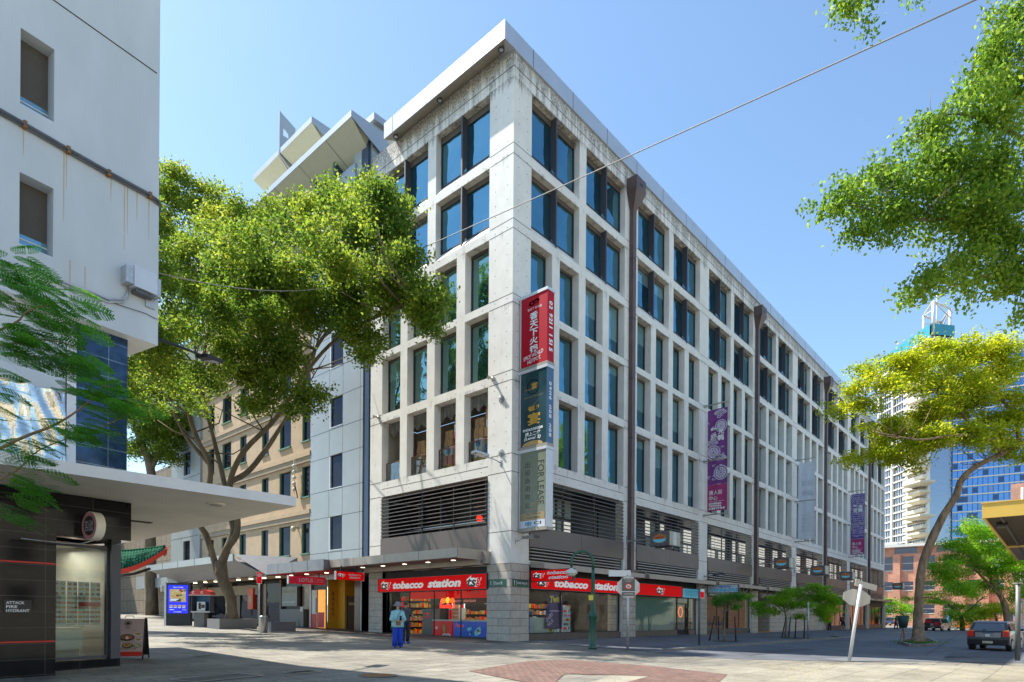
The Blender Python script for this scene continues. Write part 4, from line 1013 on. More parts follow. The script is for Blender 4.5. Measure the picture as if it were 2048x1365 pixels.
mb = MB(); mb.box(-.34, -.16, -.01, 0, .75, 1.4, 'sign_red'); [mb.box(-.1, .36, -.01, 0, .75 + .2 * i, .88 + .2 * i, 'food_b') for i in range(4)]; mb.build('panel', t, local=True)
# red banner band inside the shop + inner sign
t = thing('inner_banner', 'red banner with small lettering hung inside the corner shop above the goods', 'banner', (.9, 5.5, 2.1), -PI / 2)
mb = MB(); mb.box(-2.8, 3.8, 0, .03, -.05, .42, 'sign_red'); mb.build('cloth', t, local=True)
mb = MB(); mb.box(-.9, 3.0, .5, .55, -.32, .0, 'black'); mb.text('tobacco station', (-.2, .49, -.24), NX, NZ, 2.1, .17, 'sign_white', bold=.02, shear=.25); mb.text('Milly', (2.0, -.01, .1), NX, NZ, .6, .22, 'food_a', shear=.4); mb.text('tsg', (-.75, .49, -.24), NX, NZ, .3, .17, 'sign_white', bold=.02, shear=.25); mb.build('lettering', t, local=True)
# neon bull sign
t = thing('neon_sign', 'glowing red and yellow bull neon sign hanging in the corner shop window', 'neon sign', (.32, 4.55, 1.55), -PI / 2)
mb = MB(); mb.disc((0, 0, .38), NX * .15, NZ * .15, 'neon_yellow', 20, (0, .02, 0)); mb.build('sun_disc', t, local=True)
mb = MB()
for s_ in (-1, 1):
    mb.prism([(s_ * .08, -.01, .30), (s_ * .20, -.01, .46), (s_ * .36, -.01, .50), (s_ * .50, -.01, .44), (s_ * .54, -.01, .25), (s_ * .46, -.01, .30), (s_ * .38, -.01, .20), (s_ * .22, -.01, .26)], (0, .02, 0), 'neon_orange')
mb.build('bull', t, local=True)
mb = MB(); mb.text('RedBull', (-.56, -.012, -.02), NX, NZ, 1.12, .24, 'neon_red', bold=.045); mb.build('lettering', t, local=True)
# purple chocolate poster behind the Little Hay window, magazine stand
t = thing('window_poster', 'tall purple chocolate poster with yellow letters hanging in the Little Hay Street window', 'poster', (3.2, .30, .55))
mb = MB(); mb.prism([(-.05, 0, 1.7), (1.1, 0, 1.75), (1.05, 0, -.02), (-.30, 0, .02)], (0, .02, 0), 'purple_poster'); mb.build('sheet', t, local=True)
mb = MB(); mb.text('Twirl', (.02, -.006, 1.28), Vector((1, 0, .05)).normalized(), NZ, .95, .34, 'poster_yellow', bold=.05, shear=.1)
mb.text('DAIRY', (-.18, -.006, .32), Vector((.8, 0, .6)), Vector((-.6, 0, .8)), .62, .2, 'sign_lilac', bold=.02); mb.text('MILK', (-.06, -.006, .08), Vector((.8, 0, .6)), Vector((-.6, 0, .8)), .50, .2, 'sign_lilac', bold=.02)
mb.box(0, .9, -.006, -.002, .86, .9, 'sign_lilac'); mb.build('lettering', t, local=True)
t = thing('magazine_stand', 'white curved-top display stand right of the purple poster in the Little Hay Street window', 'stand', (4.5, .45, .35))
mb = MB(); mb.prism([(-.05, 0, 0), (.62, 0, 0), (.62, 0, 1.1), (.45, 0, 1.35), (.15, 0, 1.38), (-.05, 0, 1.2)], (0, .35, 0), 'box_white'); mb.build('body', t, local=True)
mb = MB()
for i in range(5):
    mb.box(.03, .55, -.06, 0, .12 + i * .22, .14 + i * .22, 'sign_cyan')
    for j in range(4): mb.box(.05 + j * .12, .14 + j * .12, -.05, -.01, .14 + i * .22, .14 + i * .22 + .12, GC[(i * 3 + j) % 12])
mb.build('rack', t, local=True)
t = thing('counter', 'pale counter with blue star panel at the left end of the Little Hay Street window', 'counter', (1.35, .42, .34))
mb = MB(); mb.box(.5, 2.0, 0, .5, 0, .75, 'frosted'); mb.box(0, .48, 0, .5, 0, .75, 'freezer_blue'); mb.build('body', t, local=True)
mb = MB(); P = []
for i in range(10):
    a = PI / 2 + i * PI / 5; r = .16 if i % 2 == 0 else .07; P.append((.24 + r * math.cos(a), -.005, .4 + r * math.sin(a)))
mb.face(P, 'sign_white'); mb.build('star', t, local=True)

# ------------------------------------------------------------ signs
def tsg(mb, o, u, v, w_, h):
    """the three linked letters, white keyline, black over red-white"""
    u, v = Vector(u), Vector(v); o = Vector(o)
    mb.text('tsg', o - u * w_ * .03 - v * h * .03, u, v, w_ * 1.06, h * 1.06, 'letter_lit', bold=.09, shear=.2, depth=.002)
    mb.obox(o + u * w_ * .48 + v * h * .38 + u.cross(v) * .001, u * w_ * .40, v * h * .24, u.cross(v) * .0008, 'letter_lit')
    mb.text('ts', o, u, v, w_ * .66, h * .80, 'sign_black', bold=.03, shear=.2, depth=.008); 
    mb.text('g', o + u * w_ * .64 - v * 0, u, v, w_ * .34, h * .80, 'sign_red', bold=.03, shear=.2, depth=.008)
def board(name, lb, cat, o, u, w_, h, k, th=.12, frame=None, group=None):
    """box sign whose lower-left front corner is o; front faces u x z"""
    o = Vector(o); u = Vector(u); nn = u.cross(NZ)
    t = thing(name, lb, cat, o + u * (w_ / 2), 0, group)
    mb = MB(); c = o + u * w_ / 2 + NZ * h / 2 - nn * th / 2; mb.obox(c, u * w_ / 2, nn * th / 2, NZ * h / 2, k)
    if frame:
        f = .03
        for z in (o.z, o.z + h): mb.obox(Vector((c.x, c.y, z)), u * (w_ / 2 + f), nn * (th / 2 + .015), NZ * f * .5, frame)
        for s_ in (0, 1): mb.obox(Vector((o.x, o.y, c.z)) + u * w_ * s_ - nn * th / 2, u * f * .5, nn * (th / 2 + .015), NZ * (h / 2), frame)
    mb.build('panel', t); return t
# fascia on Dixon Street
FY = .12
t = board('shop_sign', 'long red fascia sign over the corner shop window on the sunny Dixon Street side', 'sign', (-FY, 9.75, 2.42), -NY, 8.35, .72, 'sign_red', .2, 'dark_frame')
mb = MB(); P = lambda a, z: Vector((-FY, 9.75 - a, 2.42 + z))
tsg(mb, P(.28, .14), -NY, NZ, .85, .48); mb.text('tobacco', P(1.30, .14), -NY, NZ, 2.55, .40, 'letter_lit', bold=.05, shear=.22); mb.text('station', P(4.18, .14), -NY, NZ, 2.45, .40, 'letter_lit', bold=.05, shear=.22); tsg(mb, P(7.05, .12), -NY, NZ, .95, .52)
mb.build('lettering', t)
t = board('shop_sign', 'long red fascia sign on the shaded Little Hay Street side behind the green lamp post', 'sign', (1.28, -FY, 2.44), NX, 15.2, .68, 'sign_red', .2, 'dark_frame')
mb = MB(); P = lambda a, z: Vector((1.28 + a, -FY, 2.44 + z))
tsg(mb, P(.45, .14), NX, NZ, .95, .46); mb.text('tobacco', P(1.75, .14), NX, NZ, 2.85, .40, 'letter_lit', bold=.05, shear=.22); mb.text('station', P(4.95, .14), NX, NZ, 2.55, .40, 'letter_lit', bold=.05, shear=.22); tsg(mb, P(7.85, .12), NX, NZ, .9, .5); tsg(mb, P(11.9, .10), NX, NZ, .95, .48)
mb.build('lettering', t)
t = board('shop_sign', 'pale blue ice cream shop fascia sign at the right end of the red fascia', 'sign', (16.52, -FY, 2.42), NX, 2.85, .62, 'sign_cyan', .2, 'dark_frame')
mb = MB(); mb.text('WHISKERS', (16.95, -FY, 2.55), NX, NZ, 2.1, .36, 'sign_cyan_dark', bold=.06); mb.text('WHISKERS', (17.0, -FY, 2.58), NX, NZ, 2.0, .30, 'sign_cyan', bold=.03, depth=.008); mb.build('lettering', t)
# projecting boards (faces look along -X)
def projecting(name, lb, x, y0, y1, z0, z1, k, th, fn, arm=True, side=None):
    t = thing(name, lb, 'sign', (x, y0, z0))
    mb = MB(); mb.box(x, x + th, y1, y0, z0, z1, k); mb.build('panel', t)
    mb = MB(); mb.box(x - .015, x + th + .015, y1 - .05, y1, z0 - .03, z1 + .03, side or 'dark_frame'); mb.box(x - .015, x + th + .015, y0, y0 + .05, z0 - .03, z1 + .03, side or 'dark_frame'); mb.box(x - .015, x + th + .015, y1 + .001, y0 - .001, z1, z1 + .03, side or 'dark_frame'); mb.box(x - .015, x + th + .015, y1 + .001, y0 - .001, z0 - .03, z0, side or 'dark_frame'); mb.build('frame', t)
    mb = MB(); fn(mb, lambda a, z: Vector((x, y0 - a, z0 + z))); mb.build('lettering', t); return t
def f1(mb, P): tsg(mb, P(.12, .13), -NY, NZ, .66, .28); mb.text('tobacco', P(.92, .28), -NY, NZ, 1.28, .16, 'sign_white', bold=.04, shear=.25); mb.text('station', P(1.0, .07), -NY, NZ, 1.12, .15, 'sign_white', bold=.04, shear=.25)
projecting('hanging_sign', 'small red box sign sticking out over the footpath beside the corner pier', 1.3, -.12, -2.45, 2.78, 3.26, 'sign_red', .16, f1)
def f2(mb, P): mb.text('GELATO', P(.75, .33), -NY, NZ, .85, .13, 'sign_blue', bold=.06); mb.text('WHISKERS', P(.2, .06), -NY, NZ, 1.9, .22, 'sign_blue', bold=.06); mb.text('WHISKERS', P(.22, .08), -NY, NZ, 1.85, .18, 'sign_cyan', bold=.03, depth=.008)
projecting('hanging_sign', 'white and blue gelato box sign sticking out beside the second pier', 20.4, -.08, -2.2, 2.86, 3.36, 'banner_white', .14, f2)
# small white lettered strip below the gelato sign
t = board('shop_sign', 'narrow dark strip with white letters over the gelato shop door', 'sign', (20.6, -.03, 2.66), NX, 6.2, .42, 'dark_wall', .1)
mb = MB(); mb.text('SLIME 0000', (20.9, -.03, 2.72), NX, NZ, 3.2, .30, 'sign_white', bold=-.01); mb.build('lettering', t)
t = board('shop_sign', 'black arcade entrance sign with white letters behind the small green tree', 'sign', (30.3, -.03, 2.72), NX, 8.0, .5, 'sign_black', .1)
mb = MB(); mb.text('CHINATOWN CENTRE', (31.0, -.03, 2.84), NX, NZ, 5.6, .26, 'sign_white'); mb.build('lettering', t)
# street name plates on the corner pier
t = board('street_name_sign', 'small green street name plate reading Dixon St on the corner pier', 'street sign', (-.05, 1.36, 2.50), -NY, 1.12, .34, 'sign_green', .015)
mb = MB(); mb.text('Dixon St', (-.05, .96, 2.60), -NY, NZ, .5, .14, 'sign_white', bold=.01); mb.box(-.056, -.05, 1.00, 1.01, 2.55, 2.79, 'sign_white'); mb.tube([(-.056, 1.18, 2.56), (-.056, 1.18, 2.78)], .012, 'sign_white', 6); mb.disc((-.057, 1.18, 2.74), -NY * .03, NZ * .03, 'sign_white', 8); mb.build('lettering', t)
t = board('street_name_sign', 'small green street name plate reading Little Hay St on the corner pier', 'street sign', (.08, -.05, 2.50), NX, 1.10, .33, 'sign_green', .015)
mb = MB(); mb.text('Little Hay St', (.38, -.05, 2.59), NX, NZ, .72, .15, 'sign_white', bold=.01); mb.box(.33, .34, -.056, -.05, 2.55, 2.79, 'sign_white'); mb.tube([(.2, -.056, 2.56), (.2, -.056, 2.78)], .012, 'sign_white', 6); mb.disc((.2, -.057, 2.74), NX * .03, NZ * .03, 'sign_white', 8); mb.build('lettering', t)

# tall vertical light boxes beside the corner
def tower_sign(lb, z0, z1, k, kside, fn):
    x, y0, y1, w_ = .45, -.14, -1.64, .46
    t = thing('vertical_sign', lb, 'sign', (x, y0, z0), 0, 'tall vertical signs stacked beside the corner')
    mb = MB(); mb.box(x, x + w_, y1, y0, z0, z1, k); mb.build('panel', t)
    mb = MB(); mb.box(x - .03, x + w_ + .03, y1 - .04, .0, z1, z1 + .13, 'light_metal'); mb.box(x - .03, x + w_ + .03, y1 - .04, .0, z0 - .13, z0, 'awning_metal'); mb.box(x - .02, x + w_, y0, y0 + .05, z0 + .001, z1 - .001, 'light_metal'); mb.box(x - .01, x + w_ + .01, y1 - .012, y1, z0 + .001, z1 - .001, kside); mb.build('frame', t)
    mb = MB(); fn(mb, lambda a, z: Vector((x, y0 - a, z0 + z)), lambda a, z: Vector((x + a, y1 - .012, z0 + z))); mb.build('lettering', t)
D = -NY
def vert_text(mb, s_, F, a, ztop, step, w_, h, k, bold, u, shear=0, rot=False):
    z = ztop
    for ch in s_:
        if ch != ' ': mb.text(ch, F(a, z - h), u, NZ, w_ if ch != '1' else w_ * .5, h, k, bold=bold, shear=shear)
        z -= step
def side_digits(mb, s_, S, a, ztop, adv, k, bold, hgt, wd):
    """digits turned on their side, reading downwards"""
    z = ztop
    for ch in s_:
        if ch == ' ': z -= adv * .75; continue
        mb.text(ch, S(a, z), -NZ, NX, wd if ch != '1' else wd * .4, hgt, k, bold=bold); z -= adv
def fa_(mb, F, S):
    mb.disc(F(.62, 2.78), D * .17, NZ * .12, 'sign_white', 20); mb.disc(F(.88, 2.82), D * .17, NZ * .10, 'sign_white', 20); mb.disc(F(.62, 2.78) + Vector((-.004, 0, 0)), D * .07, NZ * .07, 'sign_crimson', 12); mb.disc(F(.86, 2.80) + Vector((-.004, 0, 0)), D * .09, NZ * .04, 'sign_crimson', 12)
    mb.text('香天下 新中国', F(.38, 2.48), D, NZ, .8, .11, 'sign_white')
    vert_text(mb, '香天下火锅', F, .5, 2.38, .37, .48, .33, 'sign_white', .03, D)
    mb.text('SPICE WORLD', F(.14, .30), Vector((0, -1, .12)).normalized(), NZ, 1.15, .17, 'sign_white', bold=.01, shear=.1); mb.text('HOTPOT.', F(.38, .10), Vector((0, -1, .12)).normalized(), NZ, .78, .17, 'sign_white', bold=.01, shear=.1)
    side_digits(mb, '02 9211 1515', S, .12, 2.68, .195, 'sign_white', .04, .24, .16)
tower_sign('red vertical sign with white Chinese characters, topmost of three beside the corner', 12.36, 15.48, 'sign_crimson', 'sign_crimson', fa_)
def fb_(mb, F, S):
    mb.ring(F(.72, 2.62), D * .36, NZ * .32, .90, 'sign_gold', 30, a0=.6, a1=2 * PI - .3); mb.text('宴', F(.62, 2.5), D, NZ, .36, .30, 'sign_gold', bold=.02); mb.box(.44, .449, -.5 - .5, -.28 - .14, 10.9 + .4, 10.9 + .42, 'sign_gold')
    mb.text('IMPERIAL BANQUET', F(.22, 2.16), D, NZ, 1.05, .05, 'sign_gold')
    vert_text(mb, '御宴', F, .42, 2.08, .62, .72, .54, 'sign_gold', .03, D)
    mb.text('0426208208', F(.14, .68), D, NZ, 1.15, .12, 'sign_white', bold=.03); mb.text('请上二楼', F(.26, .44), D, NZ, .9, .19, 'sign_white', bold=.03, shear=.15); mb.text('(Level 2)', F(.22, .24), D, NZ, .95, .18, 'sign_white', bold=.03, shear=.15)
    mb.prism([F(.7 + .6 * math.cos(a), .02 + .2 * math.sin(a)) for a in np.linspace(0, PI, 14)], (-.003, 0, 0), 'food_b')
    vert_text(mb, '0426 208 208', S, .15, 2.72, .205, .17, .17, 'sign_white', .03, NX)
tower_sign('dark teal vertical sign with gold characters, middle of three beside the corner', 8.78, 12.10, 'sign_teal', 'sign_teal_side', fb_)
def fc_(mb, F, S):
    for i, ch in enumerate('出租商用物业'): mb.text(ch, F(.28, 2.72 - .36 * i), D, NZ, .30, .26, 'dark_wall')
    mb.text('FOR LEASE', F(1.02, 2.95), -NZ, D, 1.95, .36, 'dark_wall')
    mb.text('100M²', F(.5, .98), D, NZ, .62, .15, 'sign_tan'); mb.text('- 300M²', F(.4, .76), D, NZ, .72, .14, 'sign_tan')
    mb.box(.443, .45, -1.56, -.19, 5.10 + .36, 5.10 + .68, 'sign_tan'); mb.text('Ray White', F(.36, .56), D, NZ, .85, .11, 'dark_wall', shear=.25, depth=.010); mb.text('9288 8888', F(.36, .42), D, NZ, .8, .08, 'dark_wall', depth=.010)
    mb.box(.440, .45, -1.6, -.16, 5.10 + .02, 5.10 + .345, 'banner_white'); mb.disc(F(.50, .20) + Vector((-.012, 0, 0)), D * .2, NZ * .11, 'sign_cyan_dark', 20)
    for q in (-.08, .0, .08): mb.ring(F(.50 + q, .20) + Vector((-.014, 0, 0)), D * (.12 - abs(q)), NZ * .11, .85, 'banner_white', 16)
    mb.box(.435, .4375, -.84, -.44, 5.10 + .195, 5.10 + .205, 'banner_white'); mb.text('CI', F(.82, .14), D, NZ, .42, .14, 'sign_black', bold=.02, depth=.014); mb.text('9288 8888', F(.45, .035), D, NZ, .5, .045, 'sign_cyan_dark', depth=.014)
tower_sign('olive and white for-lease sign, lowest of three beside the corner', 5.10, 8.52, 'sign_olive', 'light_metal', fc_)

# long cloth banners on rods
def banner(lb, X, kind, zoff=0.0):
    t = thing('street_banner', lb, 'banner', (X, 0, 8.2), 0, 'tall banners on rods along the office facade')
    mb = MB()
    for z in (8.15, 11.85, 15.65): mb.tube([(X, -.01, z), (X, -1.75, z + .02)], .045, 'awning_metal', 8); mb.lathe((X, -.05, z - .08), [(.09, 0), (.09, .16)], 'steel', 10)
    mb.build('rod', t)
    y0, y1 = -.28, -1.66
    def cl(z0, z1, k, nm='cloth'):
        mb = MB(); n_ = 10
        for i in range(n_):
            a, b = y0 + (y1 - y0) * i / n_, y0 + (y1 - y0) * (i + 1) / n_; xa, xb = X + .02 * math.sin(i * .9), X + .02 * math.sin((i + 1) * .9)
            mb.hexa([(xa, a, z0), (xa + .012, a, z0), (xb + .012, b, z0), (xb, b, z0), (xa, a, z1), (xa + .012, a, z1), (xb + .012, b, z1), (xb, b, z1)], k)
        return mb.build(nm, t)
    mb = MB(); x = X - .035; F = lambda a, z: Vector((x, y0 - a, z))
    if kind == 'white':
        cl(8.35, 15.35, 'banner_white')
        for i, ch in enumerate('欢迎光临'): mb.text(ch, F(.3 + .5 * (i % 2), 13.2 - .9 * (i // 2)), D, NZ, .45, .5, 'banner_mark')
        for i in range(5): mb.text('中心', F(.3, 9.0 + .35 * i), D, NZ, .8, .25, 'banner_mark')
    else:
        kk = 'sign_purple' if kind == 'purple' else 'sign_violet'
        cl(10.2, 15.3, kk); cl(8.4, 10.18, 'sign_magenta')
        rr = random.Random(3 if kind == 'purple' else 8)
        if kind == 'purple':
            def wheel(cy, cz, r):
                for q0, q1 in ((r, .86), (r * .74, .80)): mb.ring(F(cy, cz), D * q0, NZ * q0, q1, 'sign_lilac', 26)
                for a in range(12): e = D * math.cos(a * PI / 6) + NZ * math.sin(a * PI / 6); s2 = NZ * math.cos(a * PI / 6) - D * math.sin(a * PI / 6); c_ = F(cy, cz); mb.face([c_ + e * r * .12 - s2 * .015, c_ + e * r * .58 - s2 * .05, c_ + e * r * .58 + s2 * .05, c_ + e * r * .12 + s2 * .015], 'sign_lilac')
            wheel(.95, 14.1, .42); wheel(.42, 12.35, .50); wheel(.95, 10.95, .50)
            for cz, cy in ((15.0, .9), (13.0, .32), (11.95, .9)):
                for i in range(5): mb.ring(F(cy, cz - .1 - i * .04), D * (.46 - i * .09), NZ * (.32 - .05 * i), .82, 'sign_lilac', 18, a0=.15, a1=PI - .15)
            for i in range(26):
                a, z = rr.uniform(.12, 1.28), rr.uniform(10.4, 15.2); mb.ring(F(a, z), D * rr.uniform(.07, .16), NZ * rr.uniform(.05, .1), .55, 'sign_lilac', 10, a0=rr.uniform(0, 2), a1=rr.uniform(4, 6.2))
            for i, ch in enumerate('歡迎光臨'): mb.text(ch, F(.22 + .52 * (i // 2), 13.65 - .42 * (i % 2) - .12 * (i // 2)), D, NZ, .42, .40, 'sign_white', bold=.03, depth=.008)
        else:
            for z in np.arange(10.5, 15.2, .24):
                for i in range(6): mb.ring(F(.14 + i * .22 + .1 * (int(z * 10) % 2), z), D * .12, NZ * .11, .68, 'sign_lilac', 12, a0=0, a1=rr.choice([PI, 2 * PI, 4.5]))
            for i, ch in enumerate('歡迎光臨'): mb.text(ch, F(.22 + .52 * (i // 2), 13.65 - .42 * (i % 2)), D, NZ, .42, .40, 'sign_white', bold=.03, depth=.008)
        mb.text('唐人街', F(.14, 9.48), D, NZ, .92, .32, 'sign_white', bold=.01); mb.text('中心', F(.14, 9.10), D, NZ, .60, .32, 'sign_white', bold=.01)
        mb.box(x - .004, x - .001, y0 - 1.2, y0 - .12, 9.03, 9.045, 'sign_white')
        for i, s_ in enumerate(('CHINA', 'TOWN', 'CENTRE')): mb.text(s_, F(.12, 8.82 - .17 * i), D, NZ, (.92, .85, 1.15)[i], .14, 'sign_white', bold=.045)
    mb.build('lettering', t)
banner('purple and magenta banner with white wheel pattern, nearest of the three tall banners', 19.8, 'purple')
banner('faded white banner, middle of the three tall banners', 39.2, 'white')
banner('violet banner with white scroll pattern, farthest of the three tall banners', 58.0, 'violet')
# mosaic light boxes on arms
def mosaic(lb, X):
    t = thing('light_box', lb, 'light box', (X, 0, 5.4), 0, 'mosaic light boxes on arms along the facade')
    mb = MB(); mb.box(X - .03, X + .03, -1.5, -.01, 5.42, 5.50, 'steel'); mb.box(X - .1, X + .1, -.06, -.005, 5.25, 5.75, 'steel'); mb.box(X + .6, X + .66, -2.5, -1.4, 4.98, 5.04, 'steel'); mb.build('arm', t)
    mb = MB(); mb.box(X, X + 1.3, -2.62, -1.45, 5.06, 5.86, 'mosaic_grey'); mb.build('box', t)
    mb = MB(); rr = random.Random(5); c = Vector((X - .004, -2.03, 5.46))
    mb.disc(c, -NY * .42, NZ * .26, 'mosaic_orange', 20); mb.prism([c + Vector((-.004, -.4 * math.cos(a), -.04 - .18 * math.sin(a))) for a in np.linspace(0, PI, 12)], (-.001, 0, 0), 'sign_cyan'); mb.box(X - .012, X - .004, -2.3, -1.8, 5.50, 5.55, 'cargo_red')
    mb.box(X + .45, X + .85, -2.626, -2.62, 5.1, 5.82, 'box_white'); mb.box(X + .05, X + .44, -2.625, -2.62, 5.1, 5.82, 'mosaic_cream'); mb.box(X + .86, X + 1.25, -2.625, -2.62, 5.1, 5.82, 'mosaic_cream'); mb.build('picture', t)
mat('mosaic_grey', (0.14, 0.13, 0.13), 0.5, var=0.95, scale=18); mat('mosaic_orange', (0.50, 0.20, 0.07), 0.5, var=0.6, scale=16); mat('mosaic_cream', (0.42, 0.40, 0.28), 0.5, var=0.5, scale=18)
for X, w_ in ((9.9, 'nearest, in front of the second louvred bay'), (29.4, 'second nearest, above the arcade entrance'), (39.0, 'third nearest of the row'), (48.5, 'fourth nearest of the row'), (74.5, 'farthest, at the end of the long facade')):
    mosaic('mosaic light box with orange and blue oval, ' + w_, X)
# neon wreath and small notices in the gelato shop
t = thing('neon_wreath', 'orange glowing ring sign hanging on the gelato shop door', 'neon sign', (BAY[1] + 6.25, .3, 1.5))
mb = MB(); P = [Vector((.28 * math.cos(a), 0, .33 * math.sin(a))) for a in np.linspace(0, 2 * PI, 17)]; mb.tube(P, .035, 'neon_orange', 6, cap=False); mb.build('ring', t, local=True)
mb = MB(); mb.disc((0, .03, 0), NX * .2, NZ * .24, 'food_c', 12, (0, .01, 0)); mb.build('wreath', t, local=True)
for i, (x, z, s_, k, lb) in enumerate(((17.9, 1.55, .16, 'sign_white', 'small white notice on the gelato shop side glass, upper'), (17.9, .95, .18, 'food_b', 'round orange sticker on the gelato shop side glass, middle'), (17.9, .62, .18, 'food_b', 'round orange sticker on the gelato shop side glass, lowest'))):
    mb = MB()
    if k == 'sign_white': mb.box(-s_ / 2, s_ / 2, -.006, 0, -.2, .2, k)
    else: mb.disc((0, 0, 0), NX * s_, NZ * s_, k, 16, (0, -.006, 0)); mb.ring((0, -.008, 0), NX * s_ * .7, NZ * s_ * .7, .8, 'sign_red', 14)
    o = mb.build('window_sticker'); o.location = (x, .14, z); tag(o, lb, 'sticker')
mat('shade_blind', (0.10, 0.085, 0.07), 0.8, var=0.15, scale=30)
mat('sign_crimson2', (0.42, 0.012, 0.035), 0.35, var=0.03, emit=0.2)
# ------------------------------------------------------------ silver-clad block and cream block along Dixon Street
silver = thing('silver_building', 'silver clad block with sloping canopy roof next to the white corner building', 'building', (0, 11, 0))
def wins(rows, cols, u0):
    return [(u0(c[1]), u0(c[0]), r[0], r[1]) for r in rows for c in cols]
mb = MB()
Wn = 17.15; uy = lambda y: Wn - y
SR = [(5.05, 7.1), (8.8, 10.85), (12.5, 14.3), (16.1, 18.2), (19.8, 21.8), (23.4, 25.4)]
opS = [(uy(14.97), uy(13.55), a, b) for a, b in SR] + [(uy(17.0), uy(11.6), -.5, 3.3)]
facade(mb, (0, Wn, 0), -NY, Wn - 11.5, -.6, 27.6, opS, .18, 'silver_clad')
mb.face([(0, 11.5, -.6), (.9, 11.5, -.6), (.9, 11.5, 27.6), (0, 11.5, 27.6)], 'silver_clad_side')
mb.build('wall', silver)
mb = MB()
for z in (4.95, 7.1, 8.75, 10.8, 12.4, 14.3, 16.1, 18.1, 19.8, 21.8, 23.4, 25.4): mb.box(-.004, .01, 11.5, Wn, z, z + .025, 'joint_dark'); mb.box(.0, .9, 11.496, 11.5, z, z + .025, 'joint_dark')
for y in (13.53, 14.99): mb.box(-.004, .01, y, y + .02, 3.4, 5.0, 'joint_dark'); [mb.box(-.004, .01, y, y + .02, a, b, 'joint_dark') for a, b in ((7.1, 8.8), (10.85, 12.5), (14.3, 16.1), (18.2, 19.8), (21.8, 23.4))]
mb.box(-.004, .01, 11.75, 11.77, 3.6, 27.5, 'joint_dark')
mb.build('panel_joint', silver)
mb = MB(); mb.box(.85, .95, 10.76, 11.5, -.5, 29.0, 'blue_metal'); mb.box(.3, .85, 10.76, 11.0, -.5, 26, 'blue_metal'); mb.box(.05, .8, 11.0, 11.45, 3.6, 27, 'blue_metal'); mb.build('recess_panel', silver)
for i, (a, b) in enumerate(SR):
    mb = MB(); mb.box(.10, .17, 13.55, 14.97, a, b, 'dark_glass'); mb.box(.0, .18, 14.87, 14.968, a + .002, b - .002, 'light_metal'); mb.box(-.02, .16, 13.56, 14.86, a + .002, a + .05, 'light_metal'); mb.build('window', silver)
# entrance under the awning: yellow recess with grey door, currency shop
mb = MB()
mb.box(.02, 2.2, 11.5, 11.62, -.2, 3.4, 'brown_tile'); mb.box(.0, .30, 11.62, 12.2, -.2, 3.4, 'brown_tile')
mb.face([(1.9, 12.2, 0), (1.9, 15.2, 0), (1.9, 15.2, 3.4), (1.9, 12.2, 3.4)], 'yellow_paint'); mb.face([(.3, 12.2, 0), (1.9, 12.2, 0), (1.9, 12.2, 3.4), (.3, 12.2, 3.4)], 'yellow_paint')
mb.face([(.1, 15.2, 0), (1.9, 15.2, 0), (1.9, 15.2, 3.4), (.1, 15.2, 3.4)], 'yellow_paint'); mb.face([(0, 12, .24), (2, 12, .24), (2, 15.3, .24), (0, 15.3, .24)], 'brown_tile')
mb.build('entrance_recess', silver)
mb = MB(); mb.box(.78, 2.6, 14.4, 15.19, .2, 3.4, 'yellow_paint'); mb.build('entrance_recess', silver)
mb = MB(); mb.box(.95, 1.75, 14.34, 14.39, .25, 2.3, 'grey_door'); mb.box(.90, .95, 14.32, 14.39, .25, 2.35, 'fin_metal'); mb.box(1.75, 1.80, 14.32, 14.39, .25, 2.35, 'fin_metal'); mb.box(1.02, 1.6, 14.33, 14.34, 1.75, 1.92, 'poster_paper'); mb.tube([(1.68, 14.3, 1.2), (1.56, 14.3, 1.2)], .025, 'steel', 6); mb.build('door', silver)
mb = MB()
for i, ch in enumerate('$¥£€₹'): mb.text(ch, (.38, 15.185, 2.35 - .32 * i), NX, NZ, .16, .24, 'wood_rail', bold=.04)
mb.build('lettering', silver)
mb = MB(); mb.face([(.12, 15.3, .1), (.12, 17.2, .1), (.12, 17.2, 3.3), (.12, 15.3, 3.3)], 'black'); mb.box(.05, .11, 15.45, 16.25, .3, 2.7, 'neon_soft'); mb.box(.05, .11, 16.4, 17.1, .3, 2.7, 'poster_paper'); mb.box(.03, .05, 15.5, 16.2, .35, 1.3, 'cargo_red'); mb.box(.03, .05, 16.45, 17.05, .35, 1.2, 'cargo_red'); mb.box(.03, .05, 16.5, 16.35, 1.3, 2.2, 'booth_blue')
mat('neon_soft', (0.75, 0.32, 0.05), 0.5, var=0.4, scale=3, emit=0.5)
mb.build('shopfront', silver)
# great folded canopies on the roof
def canopy(mb, xf, y0, y1, z, depth, drop, th=.34, slope=.35):
    """front edge along Y at xf, underside sloping in towards the wall"""
    a = (xf, y0, z); mb.hexa([(xf, y0, z - th), (xf, y1, z - th), (xf + depth, y1, z - drop), (xf + depth, y0 + slope * depth, z - drop), (xf, y0, z), (xf, y1, z), (xf + depth + 3, y1, z), (xf + depth + 3, y0, z)], 'canopy_soffit')
    mb.box(xf - .01, xf + .02, y0 - .01, y1, z - th - .01, z + .01, 'roof_fascia')
mb = MB()
canopy(mb, -1.48, 10.62, 35.5, 28.75, 1.6, 1.15)
mb.face([(-1.49, 10.60, 28.40), (-1.49, 10.60, 28.76), (.9, 10.60, 28.76), (.9, 10.60, 27.3)], 'silver_clad_side')
for y in (13.2, 16.2, 19.2, 22.2, 25.2, 28.2): mb.prism([(-1.47, y, 28.40), (.1, y, 27.60), (.1, y, 27.595), (-1.47, y, 28.395)], (0, .025, 0), 'joint_dark')
mb.build('roof_canopy', silver)
